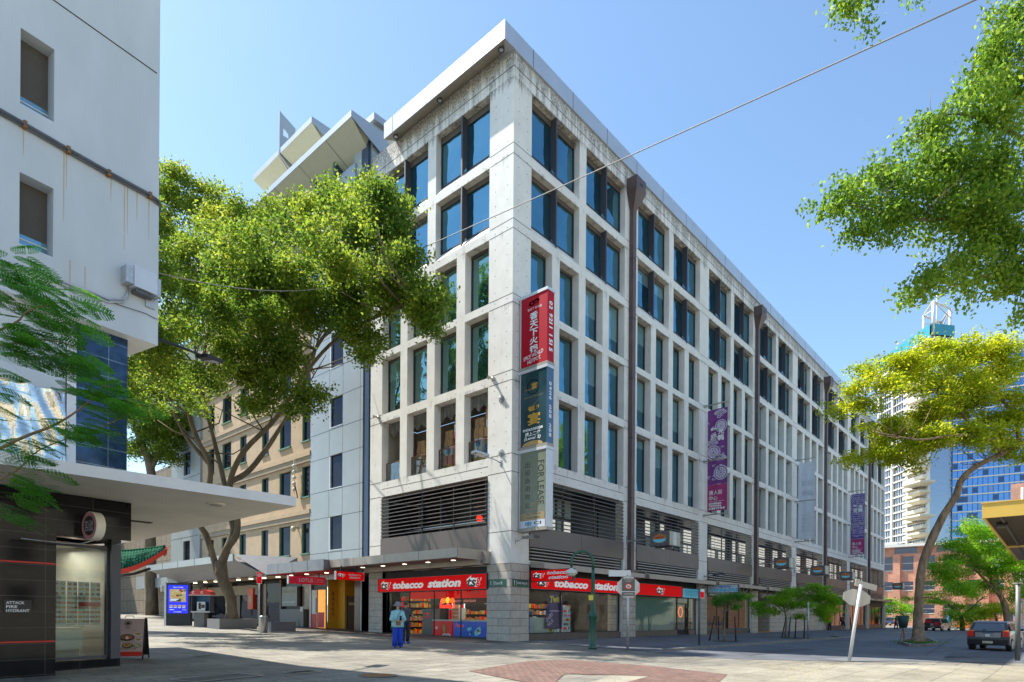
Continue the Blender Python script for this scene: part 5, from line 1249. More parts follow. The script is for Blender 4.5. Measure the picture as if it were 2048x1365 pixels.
mb = MB(); canopy(mb, .0, 17.3, 21.3, 32.85, 1.4, .95); canopy(mb, .0, 21.6, 25.3, 32.85, 1.4, .95); mb.face([(-.01, 17.28, 32.5), (-.01, 17.28, 32.86), (3, 17.28, 32.86), (1.4, 17.28, 31.9)], 'silver_clad_side'); mb.build('roof_canopy', silver)
mb = MB(); facade(mb, (1.35, 25.0, 0), -NY, 7.4, 28.7, 31.95, [], .1, 'cream_render'); mb.face([(1.35, 17.6, 28.7), (6, 17.6, 28.7), (6, 17.6, 32), (1.35, 17.6, 32)], 'cream_render'); mb.box(1.2, 1.34, 17.9, 20.4, 30.6, 31.3, 'silver_clad'); mb.box(1.2, 1.34, 22.9, 24.9, 30.2, 30.7, 'silver_clad'); mb.build('penthouse', silver)
mb = MB(); P = [(-.02, 21.5, 32.45), (1.15, 21.5, 31.6), (1.15, 21.5, 34.55), (.85, 21.5, 35.1), (-.02, 21.5, 35.46)]
for q0, q1, q2, q3 in (((-.02, 32.45), (-.02, 35.46), (.25, 35.3), (.25, 32.3)), ((.25, 32.3), (.25, 33.9), (.62, 33.9), (.62, 32.0)), ((.25, 34.5), (.25, 35.3), (.62, 35.15), (.62, 34.3)), ((.62, 32.0), (.62, 35.15), (1.15, 34.9), (1.15, 31.7))):
    mb.prism([(x, 21.42, z) for x, z in (q0, q1, q2, q3)], (0, .12, 0), 'silver_clad_side')
mb.build('roof_fin', silver)
mb = MB(); c = Vector((1.33, 22.0, 30.7)); mb.ring(c, -NY * .85, NZ * .85, .86, 'mural_red', 30); mb.ring(c + Vector((-.003, 0, 0)), -NY * .55, NZ * .55, .8, 'mural_red', 24)
mat('mural_red', (0.50, 0.12, 0.06), 0.6, var=0.1)
for i in range(8):
    a = i * PI / 4; e = -NY * math.cos(a) + NZ * math.sin(a); s2 = NZ * math.cos(a) + NY * math.sin(a); mb.face([c + e * .5 - s2 * .05, c + e * .8 - s2 * .05, c + e * .8 + s2 * .05, c + e * .5 + s2 * .05], 'mural_red')
mb.build('emblem', silver)
mb = MB()   # top storey: wall behind canopy, bands, dark blue vertical blades
mb.face([(.5, 35, 22), (.5, 11.5, 22), (.5, 11.5, 28.2), (.5, 35, 28.2)], 'cream_render')
mb.box(-.3, .6, 12.0, 15.0, 25.6, 27.2, 'silver_clad_side'); mb.box(-.2, .6, 11.5, 12.2, 26.4, 28.3, 'silver_clad_side'); mb.box(.1, .6, 15.2, 18.5, 25.2, 26.6, 'silver_clad_side'); mb.box(.3, .6, 19.5, 35, 24.6, 25.6, 'silver_clad')
mb.build('top_storey', silver)
mb = MB()
for y in (13.7, 15.9, 19.9, 26.0): mb.box(-.55, .4, y, y + .18, 24.9 + (1 if y < 16 else 0), 28.3, 'blue_metal')
mb.build('sun_fin', silver)
mb = MB()
for y0, y1 in ((12.3, 13.6), (14.1, 15.8), (16.3, 19.6), (20.4, 22.5), (22.9, 25.7)): mb.box(.42, .49, y0, y1, 26.6, 27.9, 'dark_glass'); mb.box(.38, .5, y0 - .05, y0, 26.6, 27.9, 'tower_cream')
mb.build('window', silver)
mb = MB(); mb.box(-.15, .015, 10.95, 11.45, 25.6, 28.2, 'blue_metal'); mb.box(.02, 9, 10.77, 14, 26.0, 29.05, 'silver_clad'); mb.box(-.08, 9, 10.5, 14.1, 29.06, 29.45, 'silver_clad_side'); mb.build('parapet', silver)

cream = thing('cream_building', 'cream rendered building with tall dark windows behind the big tree', 'building', (0, 26, 0))
CR_ = [(5.1, 7.05), (8.75, 10.72), (12.35, 14.35), (15.9, 17.9), (19.5, 21.5), (23.1, 24.6)]
CC = [(17.4, 18.4), (19.85, 21.35), (22.9, 23.9), (26.3, 27.35), (28.85, 30.4), (31.9, 32.9)]
Wc = 34.2; uc = lambda y: Wc - y
mb = MB(); facade(mb, (.12, Wc, 0), -NY, Wc - 17.15, -.4, 25.5, [(uc(b), uc(a), c, d) for a, b in CC for c, d in CR_] + [(.3, uc(17.4), -.4, 3.6)], .22, 'cream_render'); mb.build('wall', cream)
mb = MB()
for z in (7.6, 11.3, 15.0, 18.6, 22.3):
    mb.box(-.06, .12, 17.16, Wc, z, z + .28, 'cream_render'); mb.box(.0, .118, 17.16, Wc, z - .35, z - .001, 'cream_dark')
mb.build('cornice', cream)
for a, b in CC:
    for c, d in CR_:
        mb = MB(); mb.box(.28, .33, a, b, c, d, 'dark_glass'); mb.box(.16, .30, a + .002, a + .07, c, d, 'green_frame'); mb.box(.16, .30, b - .07, b - .002, c, d, 'green_frame'); mb.box(.02, .28, a - .05, b + .05, c - .09, c + .0, 'green_frame'); mb.build('window', cream)
grey = thing('grey_clad_block', 'narrow grey clad block with small dark windows beyond the cream building', 'building', (0, 37, 0))
mb = MB(); facade(mb, (-.05, 40.4, 0), -NY, 6.2, -.3, 24, [(40.4 - 37.6, 40.4 - 36.2, a, b) for a, b in ((5.2, 7.3), (12.9, 14.8), (9, 11), (16.6, 18.6))], .2, 'silver_clad'); mb.face([(-.05, 34.2, -.3), (.12, 34.2, -.3), (.12, 34.2, 24), (-.05, 34.2, 24)], 'silver_clad_side'); mb.build('wall', grey)
for a, b in ((5.2, 7.3), (12.9, 14.8), (9, 11), (16.6, 18.6)): mb = MB(); mb.box(.10, .14, 36.2, 37.6, a, b, 'dark_glass'); mb.build('window', grey)
mb = MB()
for z in (4.9, 7.6, 8.8, 11.2, 12.6, 15.1): mb.box(-.06, -.04, 34.2, 40.4, z, z + .03, 'joint_dark')
mb.build('panel_joint', grey)
far_tan = thing('tan_tiled_building', 'tan tiled building at the far end of Dixon Street behind the gate roof', 'building', (-3, 50, 0))
mb = MB(); mb.face([(.4, 62, -1), (.4, 40.4, -1), (.4, 40.4, 14.6), (.4, 62, 14.6)], 'tan_panels'); mb.face([(-6.5, 62, 3.6), (.4, 62, 3.6), (.4, 62, 20), (-6.5, 62, 20)], 'cream_render'); mb.face([(-14, 62, -1), (-6.5, 62, -1), (-6.5, 62, 18), (-14, 62, 18)], 'cream_tile'); mb.box(-.8, .5, 41, 47, 3.4, 4.6, 'silver_clad'); mb.build('wall', far_tan)
mb = MB(); mb.face([(-6.4, 62.2, 1.2), (.4, 62.2, 1.2), (.4, 62.2, 3.6), (-6.4, 62.2, 3.6)], 'shop_wall')
for i in range(9): mb.box(-6 + i * .7, -5.7 + i * .7, 61.5, 61.7, 3.42, 3.48, 'ceiling_glow')
rr = random.Random(6)
for i in range(12): mb.box(-6 + i * .52, -5.6 + i * .52, 60.6, 61.0, 1.1, 1.1 + rr.uniform(.6, 1.9), rr.choice(['dark_wall', 'brown_tile', 'shop_wall', 'poster_paper', 'food_b']))
mb.build('shopfront', far_tan)
for x, y, k, r in ((-5.6, 40.5, 'brown_panel', .28), (-8.6, 42.5, 'cream_tile', .55)):
    mb = MB(); mb.lathe((x, y, G(x, y)), [(r, 0), (r, 4.6)], k, 18); o = mb.build('column', far_tan)
# ground floor zone beneath the awnings, Dixon Street
mb = MB()
mb.face([(1.2, 40, -.2), (1.2, 17.2, -.2), (1.2, 17.2, 3.7), (1.2, 40, 3.7)], 'dark_wall')
rr = random.Random(9)
for y0, y1, k, z1 in ((17.3, 18.6, 'brown_tile', 3.2), (18.7, 21.0, 'dark_glass', 3.2), (21.2, 23.4, 'dark_glass', 3.3), (23.5, 24.3, 'brown_tile', 3.3), (24.4, 27.5, 'dark_glass', 3.3), (27.6, 28.6, 'brown_tile', 3.3), (28.7, 33.0, 'dark_glass', 3.3), (33.3, 36.5, 'cream_dark', 3.3), (36.8, 38, 'poster_pink', 2.6), (38.2, 40, 'dark_glass', 3)):
    mb.box(.3 if k != 'cream_dark' else .1, .5, y0, y1, -.2, z1, k)
for y in (17.25, 21.1, 24.35, 28.65, 33.1): mb.box(.1, .55, y - .08, y + .08, -.2, 3.5, 'brown_metal')
mb.box(.15, .28, 24.5, 33.0, 2.55, 3.25, 'cream_dark'); mb.box(.05, .28, 18.8, 20.8, 1.7, 3.0, 'poster_dim')
mat('poster_dim', (0.16, 0.19, 0.17), 0.4, var=0.2, scale=2)
mb.text('Logic Connect', (.04, 20.7, 2.55), -NY, NZ, 1.7, .24, 'sign_tan'); mb.text('MIGRATION STUDENTS', (.04, 20.7, 1.9), -NY, NZ, 1.7, .13, 'sign_white')
mb.box(.0, .3, 17.9, 20.9, .3, 1.5, 'grey_door'); mb.box(-.02, .0, 17.95, 18.25, 1.35, 1.65, 'poster_paper')
mb.box(.0, .29, 24.9, 25.7, 1.5, 3.0, 'booth_orange'); mb.disc((-.005, 25.3, 2.2), -NY * .22, NZ * .28, 'sign_tan', 14)
mb.build('shopfront', cream)
# awning of the silver/cream blocks
mb = MB()
mb.box(-2.2, .1, 11.95, 18.4, 3.66, 4.22, 'grey_awning'); mb.box(-2.0, .05, 12.0, 18.4, 3.60, 3.66, 'cargo_red'); mb.box(-2.21, -2.2, 11.9, 18.4, 3.62, 4.24, 'grey_awning')
o = mb.build('awning', silver)
for y in (13.4, 15.6, 17.4): mb = MB(); mb.lathe((-1.1, y, 3.58), [(.12, .0), (.12, .02)], 'lamp_warm', 14); mb.build('downlight', o)
mb = MB()
for y in (13.6, 15.3, 17): mb.box(-2.216, -2.21, y, y + .015, 3.62, 4.24, 'joint_dark')
mb.build('panel_joint', o)
mb = MB()   # wing shaped glass-edged awning before the cream building
mb.hexa([(-2.2, 18.6, 3.60), (-.1, 18.6, 3.75), (-.1, 33.2, 3.75), (-2.0, 33.2, 3.60), (-3.3, 20.6, 4.62), (-.1, 19.6, 4.7), (-.1, 36, 4.7), (-3.3, 36.0, 4.62)], 'grey_awning')
mb.box(-3.4, -3.3, 20.5, 36.1, 4.5, 4.95, 'silver_clad'); mb.hexa([(-2.2, 18.5, 3.62), (-.1, 18.5, 3.7), (-.1, 18.6, 3.7), (-2.2, 18.6, 3.62), (-3.35, 20.5, 4.92), (-.1, 18.5, 4.85), (-.1, 18.62, 4.85), (-3.3, 20.6, 4.92)], 'grey_awning')
mb.box(-2.0, .0, 33.4, 42, 3.3, 4.1, 'silver_clad')
o = mb.build('awning', cream)
for i in range(8):
    mb = MB(); mb.lathe((-.9, 19.5 + i * 1.9, 3.55), [(.13, .0), (.13, .05)], 'lamp_warm', 12); mb.build('downlight', o)
mb = MB()
for y in (23.5, 26.5, 29.5, 32.5): mb.box(-3.41, -3.4, y, y + .03, 4.5, 4.95, 'joint_dark')
mb.build('panel_joint', o)
# electrical bracket on the cream wall
mb = MB(); x, y = -.1, 18.9
for i in range(5): mb.lathe((x - .05, y + .03 * math.sin(i * 2), 9.2 + i * .38), [(.06, 0), (.13, .05), (.13, .16), (.05, .22)], 'poster_paper', 10)
mb.box(x - .08, x - .04, y - .02, y + .02, 9.0, 11.3, 'poster_paper'); mb.tube([(x, y, 9.6), (x, y - .3, 8.9), (x, y - .35, 8.7)], .04, 'rust', 6); o = mb.build('cable_bracket', loc=(x, y, 9)); tag(o, 'pale stack of insulators on the cream wall near the silver cladding', 'bracket')
mb = MB(); mb.lathe((-.2, 18.9, 6.75), [(.05, -.2), (.14, -.14), (.16, 0), (.1, .13)], 'cream_tile', 12); mb.box(-.2, .1, 18.86, 18.94, 6.8, 6.88, 'cream_tile'); o = mb.build('dome_camera', loc=(-.2, 18.9, 6.7)); tag(o, 'round dome camera on the cream wall above the lower windows', 'camera')
# hanging signs below the Dixon Street awning
def hang(lb, x0, x1, y, z0, z1, k, fn, top=3.6):
    t = thing('hanging_sign', lb, 'sign', (x0, y, z0)); mb = MB(); mb.box(x0, x1, y, y + .16, z0, z1, k); mb.build('panel', t)
    mb = MB(); mb.box(x0 - .03, x0, y - .01, y + .17, z0 - .02, z1 + .02, 'galv'); mb.box(x1, x1 + .03, y - .01, y + .17, z0 - .02, z1 + .02, 'galv')
    for x in (x0 + .3, x1 - .4): mb.box(x, x + .05, y + .06, y + .1, z1, top, 'black')
    mb.build('frame', t); mb = MB(); fn(mb, lambda a, z: Vector((x0 + a, y, z0 + z))); mb.build('lettering', t)
hang('red hanging sign reading LOTUS under the grey awning', -3.0, -.7, 14.2, 2.92, 3.36, 'sign_crimson2', lambda mb, P: (mb.text('LOTUS', P(.62, .12), NX, NZ, .88, .22, 'sign_white', bold=.02), mb.box(-1.38, -1.37, 14.19, 14.2, 3.0, 3.28, 'sign_white'), mb.text('FOREIGN', P(1.74, .23), NX, NZ, .45, .08, 'sign_white'), mb.text('EXCHANGE', P(1.74, .11), NX, NZ, .45, .08, 'sign_white'), [mb.ring(P(.3 + d_, .18), NX * .10, NZ * .12, .8, 'sign_white', 14) for d_ in (-.1, 0, .1)]))
hang('small red hanging tobacco sign under the brown awning at its left end', -2.72, -1.02, 9.8, 3.02, 3.44, 'sign_red', lambda mb, P: (tsg(mb, P(.1, .12), NX, NZ, .42, .22), mb.text('tobacco', P(.72, .23), NX, NZ, .82, .12, 'sign_white', bold=.03, shear=.2), mb.text('station', P(.76, .08), NX, NZ, .70, .12, 'sign_white', bold=.03, shear=.2)), 3.76)
hang('small red and white sign under the awning above the blue screen', -3.1, -1.2, 33.5, 2.85, 3.3, 'sign_white', lambda mb, P: mb.prism([P(.2, .04), P(1.0, .04), P(.7, .40), P(.2, .40)], (0, -.01, 0), 'cargo_red'))

# ------------------------------------------------------------ left building (near, in shade)
LU = Vector((math.cos(math.radians(8)), math.sin(math.radians(8)), 0)); LN = LU.cross(NZ)
E0 = Vector((-15.2, -1.98, 0))
left = thing('left_building', 'tall pale grey building at the left edge over a black tiled ground floor', 'building', (-17, 0, 0))
def LP(px, py, off=0):
    """point of the upper wall plane seen at this pixel"""
    d = ray(px, py); p0 = E0 + LN * off; t = (p0 - CAM).dot(LN) / d.dot(LN); return CAM + d * t
def upt(px, py): q = LP(px, py); return (q - E0).dot(LU), q.z
WL = 14.0; sft = lambda px, py: (WL + upt(px, py)[0], upt(px, py)[1])
(a0, _), (a1, _) = sft(41, 100), sft(109, 100)
wz = [(upt(41, 206.8)[1], upt(41, 54.8)[1] * .5 + upt(109, 100)[1] * .5), (upt(41, 488)[1], upt(41, 345)[1])]
opsL = [(a0, a1, wz[0][0], wz[0][1], .35), (a0, a1, wz[1][0], wz[1][1], .35)]
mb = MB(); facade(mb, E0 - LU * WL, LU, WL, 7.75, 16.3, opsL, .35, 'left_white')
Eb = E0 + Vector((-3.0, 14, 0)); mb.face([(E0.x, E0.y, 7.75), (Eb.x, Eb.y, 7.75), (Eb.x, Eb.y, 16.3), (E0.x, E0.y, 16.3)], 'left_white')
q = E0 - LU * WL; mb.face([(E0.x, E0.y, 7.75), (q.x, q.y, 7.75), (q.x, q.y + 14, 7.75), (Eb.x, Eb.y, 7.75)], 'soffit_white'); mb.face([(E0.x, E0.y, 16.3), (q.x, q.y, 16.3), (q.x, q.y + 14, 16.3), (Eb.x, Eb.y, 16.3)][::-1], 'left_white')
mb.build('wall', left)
for i, (c, d) in enumerate(wz):
    mb = MB(); o_ = E0 - LU * WL - LN * .33
    p0, p1 = o_ + LU * a0, o_ + LU * a1
    mb.face([p0 + NZ * c, p1 + NZ * c, p1 + NZ * d, p0 + NZ * d], 'shade_blind'); p0 = p0 + LN * .02; p1 = p1 + LN * .02
    mb.face([p0 + NZ * c, p1 + NZ * c, p1 + NZ * (c + .36), p0 + NZ * (c + .36)], 'win_glass'); mb.obox((p0 + p1) / 2 + NZ * (c + .26), (p1 - p0) / 2, LN * .01, NZ * .012, 'white_paint'); mb.build('window', left)
mb = MB(); g0, g1 = LP(106, 0), LP(313.4, 147.1)
g0 = g0 + (g0 - g1) * .8
mb.tube([g0 + LN * .003, g1 + LN * .003], .014, 'joint_dark', 5); mb.build('groove', left)
mb = MB()
for off, pz in ((.05, 0), (.11, -.045), (.05, -.08)):
    pts = [LP(-60, 192) , LP(0, 222), LP(70, 262), LP(134, 299), LP(215, 345), LP(296, 389), LP(312, 401)]
    mb.tube([p + LN * off + NZ * pz for p in pts] + [Vector((E0.x + .05, E0.y + .05, LP(312, 404).z + pz)), Vector((E0.x + .06, E0.y + .3, LP(312, 415).z - .2))], .026, 'galv_dark', 8)
mat('galv_dark', (0.11, 0.115, 0.12), 0.5, metal=0.2, var=0.2)
for px, py in ((47, 250), (134, 300), (215, 347), (297, 391)): p = LP(px, py); mb.obox(p + LN * .06 - NZ * .03, LU * .03, LN * .06, NZ * .07, 'rust')
mb.build('conduit', left)
mb = MB()
rr = random.Random(12)
for px, py, ln in ((47, 258, .55), (128, 305, 1.5), (133, 306, .8), (222, 352, .6), (249, 372, 1.5), (255, 374, 1.1), (298, 396, 1.0), (274, 383, .7), (140, 520, 1.1), (170, 535, .6)):
    p = LP(px, py); w_ = .012
    mb.face([p - LU * w_ + LN * .002, p + LU * w_ + LN * .002, p + LU * w_ * .3 + LN * .002 - NZ * ln, p - LU * w_ * .3 + LN * .002 - NZ * ln], 'rust_stain')
mat('rust_stain', (0.50, 0.38, 0.22), 0.8, var=0.15, scale=20)
mb.build('rust_stain', left)
# lower set-back wall: blue tiles, white strip, foil mural
SB = -.30
def LB(px, py): return LP(px, py, SB)
def bpt(px): return (LB(px, 800) - (E0 + LN * SB)).dot(LU)
zc = 3.70
def strip(x0, x1, z0, z1, k, off=0, nm=None, mbx=None):
    p0, p1 = E0 + LN * (SB + off) + LU * bpt(x0), E0 + LN * (SB + off) + LU * bpt(x1); m_ = mbx or MB(); m_.face([p0 + NZ * z0, p1 + NZ * z0, p1 + NZ * z1, p0 + NZ * z1], k)
    if mbx is None: m_.build(nm, left)
strip(150, 254.5, zc, 7.75, 'blue_tile', 0, 'tile_wall')
mb = MB(); p1 = E0 + LN * SB + LU * bpt(254.5); mb.face([p1 + NZ * zc, p1 + NZ * zc + Vector((-3, 12, 0)), p1 + NZ * 7.75 + Vector((-3, 12, 0)), p1 + NZ * 7.75], 'blue_tile'); mb.build('side_wall', left)
strip(131, 150, zc, 7.75, 'white_paint', .06, 'pilaster')
strip(-60, 131, zc, 7.75, 'left_white', 0, 'wall')
# crinkled reflective mural
mb = MB(); nx_, nz_ = 60, 30; z0_, z1_ = zc + .45, zc + 2.35
p0, p1 = E0 + LN * (SB + .08) + LU * bpt(-60), E0 + LN * (SB + .08) + LU * bpt(128)
gp = [[p0 + (p1 - p0) * (i / nx_) + NZ * (z0_ + (z1_ - z0_) * j / nz_) + LN * .10 * mnoise.noise(Vector((i * .12 + j * .05, j * .10, 3.1))) for j in range(nz_ + 1)] for i in range(nx_ + 1)]
for i in range(nx_):
    for j in range(nz_): mb.face([gp[i][j], gp[i + 1][j], gp[i + 1][j + 1], gp[i][j + 1]], 'mirror_foil', True)
o = mb.build('mural_panel', left)
# canopy slab
mb = MB(); cx1, cy1 = -13.82, -6.15; an = math.radians(-1.0); cu_ = Vector((math.cos(an), math.sin(an), 0)); c1 = Vector((cx1, cy1, 0)); c0 = c1 - cu_ * 9
P = [c0, c1, c1 + Vector((0, 11.0, 0)), c0 + Vector((0, 11.0, 0))]
mb.prism([p + NZ * 3.53 for p in P], (0, 0, .20), 'soffit_white', 'white_paint'); cano = mb.build('canopy', left)
mb = MB(); p = at(432, 1009, 1); d = ray(432, 1009); t_ = (3.52 - CAM.z) / d.z; p = CAM + d * t_; mb.lathe((p.x, p.y, 3.50), [(.16, .0), (.19, .015), (.19, .03)], 'soffit_white', 20); mb.lathe((p.x, p.y, 3.49), [(.12, 0), (.12, .01)], 'shop_wall', 18); mb.build('downlight', cano)
mb = MB(); d = ray(262, 1041); p = CAM + d * ((3.52 - CAM.z) / d.z); mb.box(p.x, p.x + .5, p.y, p.y + .25, 3.515, 3.53, 'joint_dark'); mb.build('vent_slot', cano)
# ground floor: black tile block, recessed window, overhanging tile band
B1 = Vector((-17.63, -3.95, 0)); gB = -.12
def TB(s_): return B1 + LU * s_
mb = MB(); pts = [TB(-6), TB(0)]
mb.face([TB(-6) + NZ * -1, TB(0) + NZ * -1, TB(0) + NZ * 3.53, TB(-6) + NZ * 3.53], 'black_tile'); mb.face([TB(0) + NZ * -1, TB(0) - LN * 1.5 + NZ * -1, TB(0) - LN * 1.5 + NZ * 3.53, TB(0) + NZ * 3.53], 'black_tile'); mb.build('tile_wall', left)
s1 = 1.36
mb = MB(); q0, q1 = TB(.001), TB(s1)
mb.prism([q0 + NZ * 2.72, q1 + NZ * 2.72, q1 + NZ * 2.72 + Vector((0, 8, 0)), q0 + NZ * 2.72 + Vector((0, 8, 0))], (0, 0, .805), 'black_tile'); mb.build('tile_band', left)
gl0, gl1 = Vector((-17.62, -3.05, 0)), Vector((-16.42, -2.62, 0)); gu = (gl1 - gl0).normalized(); gw = (gl1 - gl0).length
mb = MB(); pane_strip(mb, gl0, gu, gw, .22, 2.62, 1, 'shop_glass', 'frame_grey', .03); mb.obox(gl1 + gu * .13 + NZ * 1.3, gu * .11, gu.cross(NZ) * .12, NZ * 1.42, 'frame_grey'); mb.obox(gl0 + gu * gw / 2 + gu * .1 + NZ * .02, gu * (gw / 2 + .12), gu.cross(NZ) * .14, NZ * .15, 'black_tile')
mat('frame_grey', (0.085, 0.09, 0.105), 0.45, var=0.05)
mb.build('shop_window', left)
mb = MB(); n2 = gu.cross(NZ); bk = [gl0 - n2 * .35, gl1 - n2 * .35]
mb.face([gl0 - n2 * 2.2 - gu, gl1 - n2 * 2.2 + gu * .2, gl1 - n2 * 2.2 + gu * .2 + NZ * 2.7, gl0 - n2 * 2.2 - gu + NZ * 2.7], 'shop_wall'); mb.face([gl0 - gu, gl1, gl1 - n2 * 2.2, gl0 - n2 * 2.2 - gu], 'shop_floor')
mb.face([gl0 - gu + NZ * 2.68, gl1 + NZ * 2.68, gl1 - n2 * 2.2 + NZ * 2.68, gl0 - n2 * 2.2 - gu + NZ * 2.68], 'shop_wall'); mb.face([gl1, gl1 - n2 * 2.2, gl1 - n2 * 2.2 + NZ * 2.7, gl1 + NZ * 2.7], 'shop_wall')
mb.build('shop_interior', left)
c_ = gl0 + gu * gw * .5 - n2 * .9; area((c_.x, c_.y, 2.6), .9, 1.0, 14)
t = thing('menu_board', 'pale menu sheets with rows of dish pictures behind the left shop window', 'menu', gl0 + NZ * 1.1)
mb = MB(); b0 = gl0 - n2 * .12
cols_ = [(.02, .22, .9), (.22, .48, 1.0), (.50, .72, 1.0), (.73, .98, 1.0), (.99, 1.22, 1.0)]
for a, b, h in cols_:
    mb.face([b0 + gu * a + NZ * .92, b0 + gu * (b - .01) + NZ * .92, b0 + gu * (b - .01) + NZ * 1.86, b0 + gu * a + NZ * 1.86], 'poster_paper')
mb.build('sheet', t); mb = MB()
for a, b, h in cols_:
    nn_ = 3 if b - a > .21 else 2
    for j in range(9):
        for i in range(nn_ - 1 if j < 3 else nn_):
            c = b0 + gu * (a + (b - a) * (i + .5) / (nn_ - 1 if j < 3 else nn_)) + NZ * (1.80 - j * .1) + n2 * .004
            mb.disc(c, gu * .042, NZ * .028, rr.choice(['food_a', 'food_b', 'food_a', 'bowl_dark', 'food_b', 'food_c']), 10); mb.disc(c + n2 * .002, gu * .02, NZ * .012, rr.choice(['food_b', 'sign_white', 'food_a']), 8)
mb.face([b0 + gu * .74 + NZ * 1.33 + n2 * .01, b0 + gu * 1.21 + NZ * 1.33 + n2 * .01, b0 + gu * 1.21 + NZ * 1.42 + n2 * .01, b0 + gu * .74 + NZ * 1.42 + n2 * .01], 'cargo_red')
mb.build('picture', t)
t = thing('counter_cabinet', 'pale box counter standing inside the left shop window', 'cabinet', gl0 + NZ * 0)
mb = MB(); c = gl0 + gu * .6 - n2 * .7 + NZ * .62; mb.obox(c, gu * .45, n2 * .25, NZ * .24, 'poster_paper'); mb.obox(c + NZ * -.32, gu * .4, n2 * .2, NZ * .08, 'shop_wall'); mb.build('body', t); mb = MB(); mb.obox(c + n2 * .26 + NZ * .26, gu * .46, n2 * .02, NZ * .01, 'steel'); mb.build('rim', t)
mb = MB()   # red reflections in the glossy tiles, painted on as thin strips
for z in (2.12, .62): mb.face([TB(-6) + NZ * z + LN * .004, TB(-.01) + NZ * z + LN * .004, TB(-.01) + NZ * (z + .03) + LN * .004, TB(-6) + NZ * (z + .03) + LN * .004], 'gate_red')
mb.build('red_reflection', left)
t = thing('hydrant_sign', 'small black sign reading ATTACK FIRE HYDRANT on the black tiled wall', 'sign', TB(-.85) + NZ * 1.1)
def on_tile(px, py, off=.008): d = ray(px, py); p0 = B1 + LN * off; return CAM + d * ((p0 - CAM).dot(LN) / d.dot(LN))
pa, pb = on_tile(7, 1226), on_tile(63, 1205)
mb = MB(); hz0, hz1 = pa.z, on_tile(7, 1200).z; hw = (Vector((pb.x, pb.y, 0)) - Vector((pa.x, pa.y, 0))).length; mb.obox(Vector((pa.x, pa.y, (hz0 + hz1) / 2)) + LU * hw / 2, LU * hw / 2, LN * .006, NZ * (hz1 - hz0) / 2, 'sign_black'); mb.build('panel', t)
mb = MB(); hh = hz1 - hz0
for i, s_ in enumerate(('HYDRANT', 'FIRE', 'ATTACK')): mb.text(s_, Vector((pa.x, pa.y, hz0 + hh * (.06 + .31 * i))) + LU * hw * .08 + LN * .007, LU, NZ, hw * (.84, .40, .66)[i], hh * .22, 'sign_white', bold=.02)
mb.build('lettering', t)
# round projecting sign
c = at(188, 1053, 12.35)
t = thing('round_sign', 'round white drum sign with pink face sticking out from the black tile band', 'sign', c)
ax = Vector((.97, .24, 0)).normalized(); uu = ax.cross(NZ)
mb = MB(); mb.disc(c - ax * .09, uu * .25, NZ * .28, 'soffit_white', 32, ax * .18); mb.build('drum', t)
mb = MB(); c2 = c - ax * .094
mb.ring(c2, uu * .26, NZ * .27, .72, 'sign_pink', 30); mb.disc(c2 + ax * .002, uu * .25, NZ * .26, 'bowl_dark', 24)
mat('sign_pink', (0.55, 0.25, 0.28), 0.5, var=0.1)
mb.text('饭店', c2 + uu * .15 - NZ * .11 - ax * .004, -uu, NZ, .30, .22, 'sign_lilac'); mb.build('face', t)
mb = MB(); e = c - NZ * .28; mb.tube([c - NZ * .2 - ax * .02, e - ax * .0, e - LU * .25 - NZ * .10, e - LU * .55 - NZ * .11, e - LU * 1.2 - NZ * .09], .012, 'steel', 6); mb.build('arm', t)
# power box on upper wall
t = thing('meter_box', 'grey metal service box mounted high on the pale wall above the street lamp', 'service box', LP(275, 580))
def lbox(mb, x0, x1, y0, y1, dp, k):
    a, b = LP(x0, (y0 + y1) / 2), LP(x1, (y0 + y1) / 2); zt, zb = LP((x0 + x1) / 2, y0).z, LP((x0 + x1) / 2, y1).z; h = (zt - zb) / 2; zc_ = (zt + zb) / 2
    a.z = b.z = zc_; mb.obox((a + b) / 2 + LN * dp / 2, (b - a) / 2, LN * dp / 2, NZ * h, k)
mb = MB(); lbox(mb, 241, 256, 538, 572, .28, 'galv'); mb.build('body', t)
mb = MB(); lbox(mb, 256.5, 302, 547, 588, .30, 'light_metal'); mb.build('door', t)
mb = MB(); lbox(mb, 302.5, 311, 565, 600, .26, 'galv'); mb.build('body', t)
mb = MB(); lbox(mb, 262, 298, 590, 596, .24, 'galv_dark'); lbox(mb, 290, 308, 603, 617, .05, 'galv'); mb.build('bracket', t)
t = thing('wall_cable', 'two grey cables sagging along the pale wall to the service box', 'cable', LP(150, 575))
mb = MB()
for dz in (0, -.07):
    mb.tube([LP(x, y) + LN * .05 + NZ * dz for x, y in ((-40, 512), (60, 540), (137, 570), (180, 585), (215, 600), (245, 600), (253, 590), (255, 577))], .02, 'galv', 6)
mb.tube([LP(x, y) + LN * .03 for x, y in ((180, 590), (240, 612), (290, 628), (313, 640))], .008, 'joint_dark', 5)
mb.build('cable', t)
# street lamp on arm
t = thing('street_lamp', 'black street lamp reaching from the pale building in front of the big tree', 'street lamp', (E0.x, E0.y, 7.8))
a = Vector((E0.x, E0.y + .1, 7.95)); hd = at(430, 722, 17.3)
b = at(404, 712, 17.0)
mb = MB(); mb.tube([a, a + (b - a) * .5 + NZ * .02, b], [.045, .035, .03], 'black', 8); mb.build('arm', t)
dd = (b - a).normalized(); sd_ = dd.cross(NZ).normalized(); uu_ = sd_.cross(dd)
mb = MB(); c = b + dd * .36; mb.obox(c, dd * .38, sd_ * .17, uu_ * .05, 'black'); mb.obox(c - uu_ * .055 + dd * .1, dd * .16, sd_ * .12, uu_ * .006, 'galv'); mb.build('lamp_head', t)
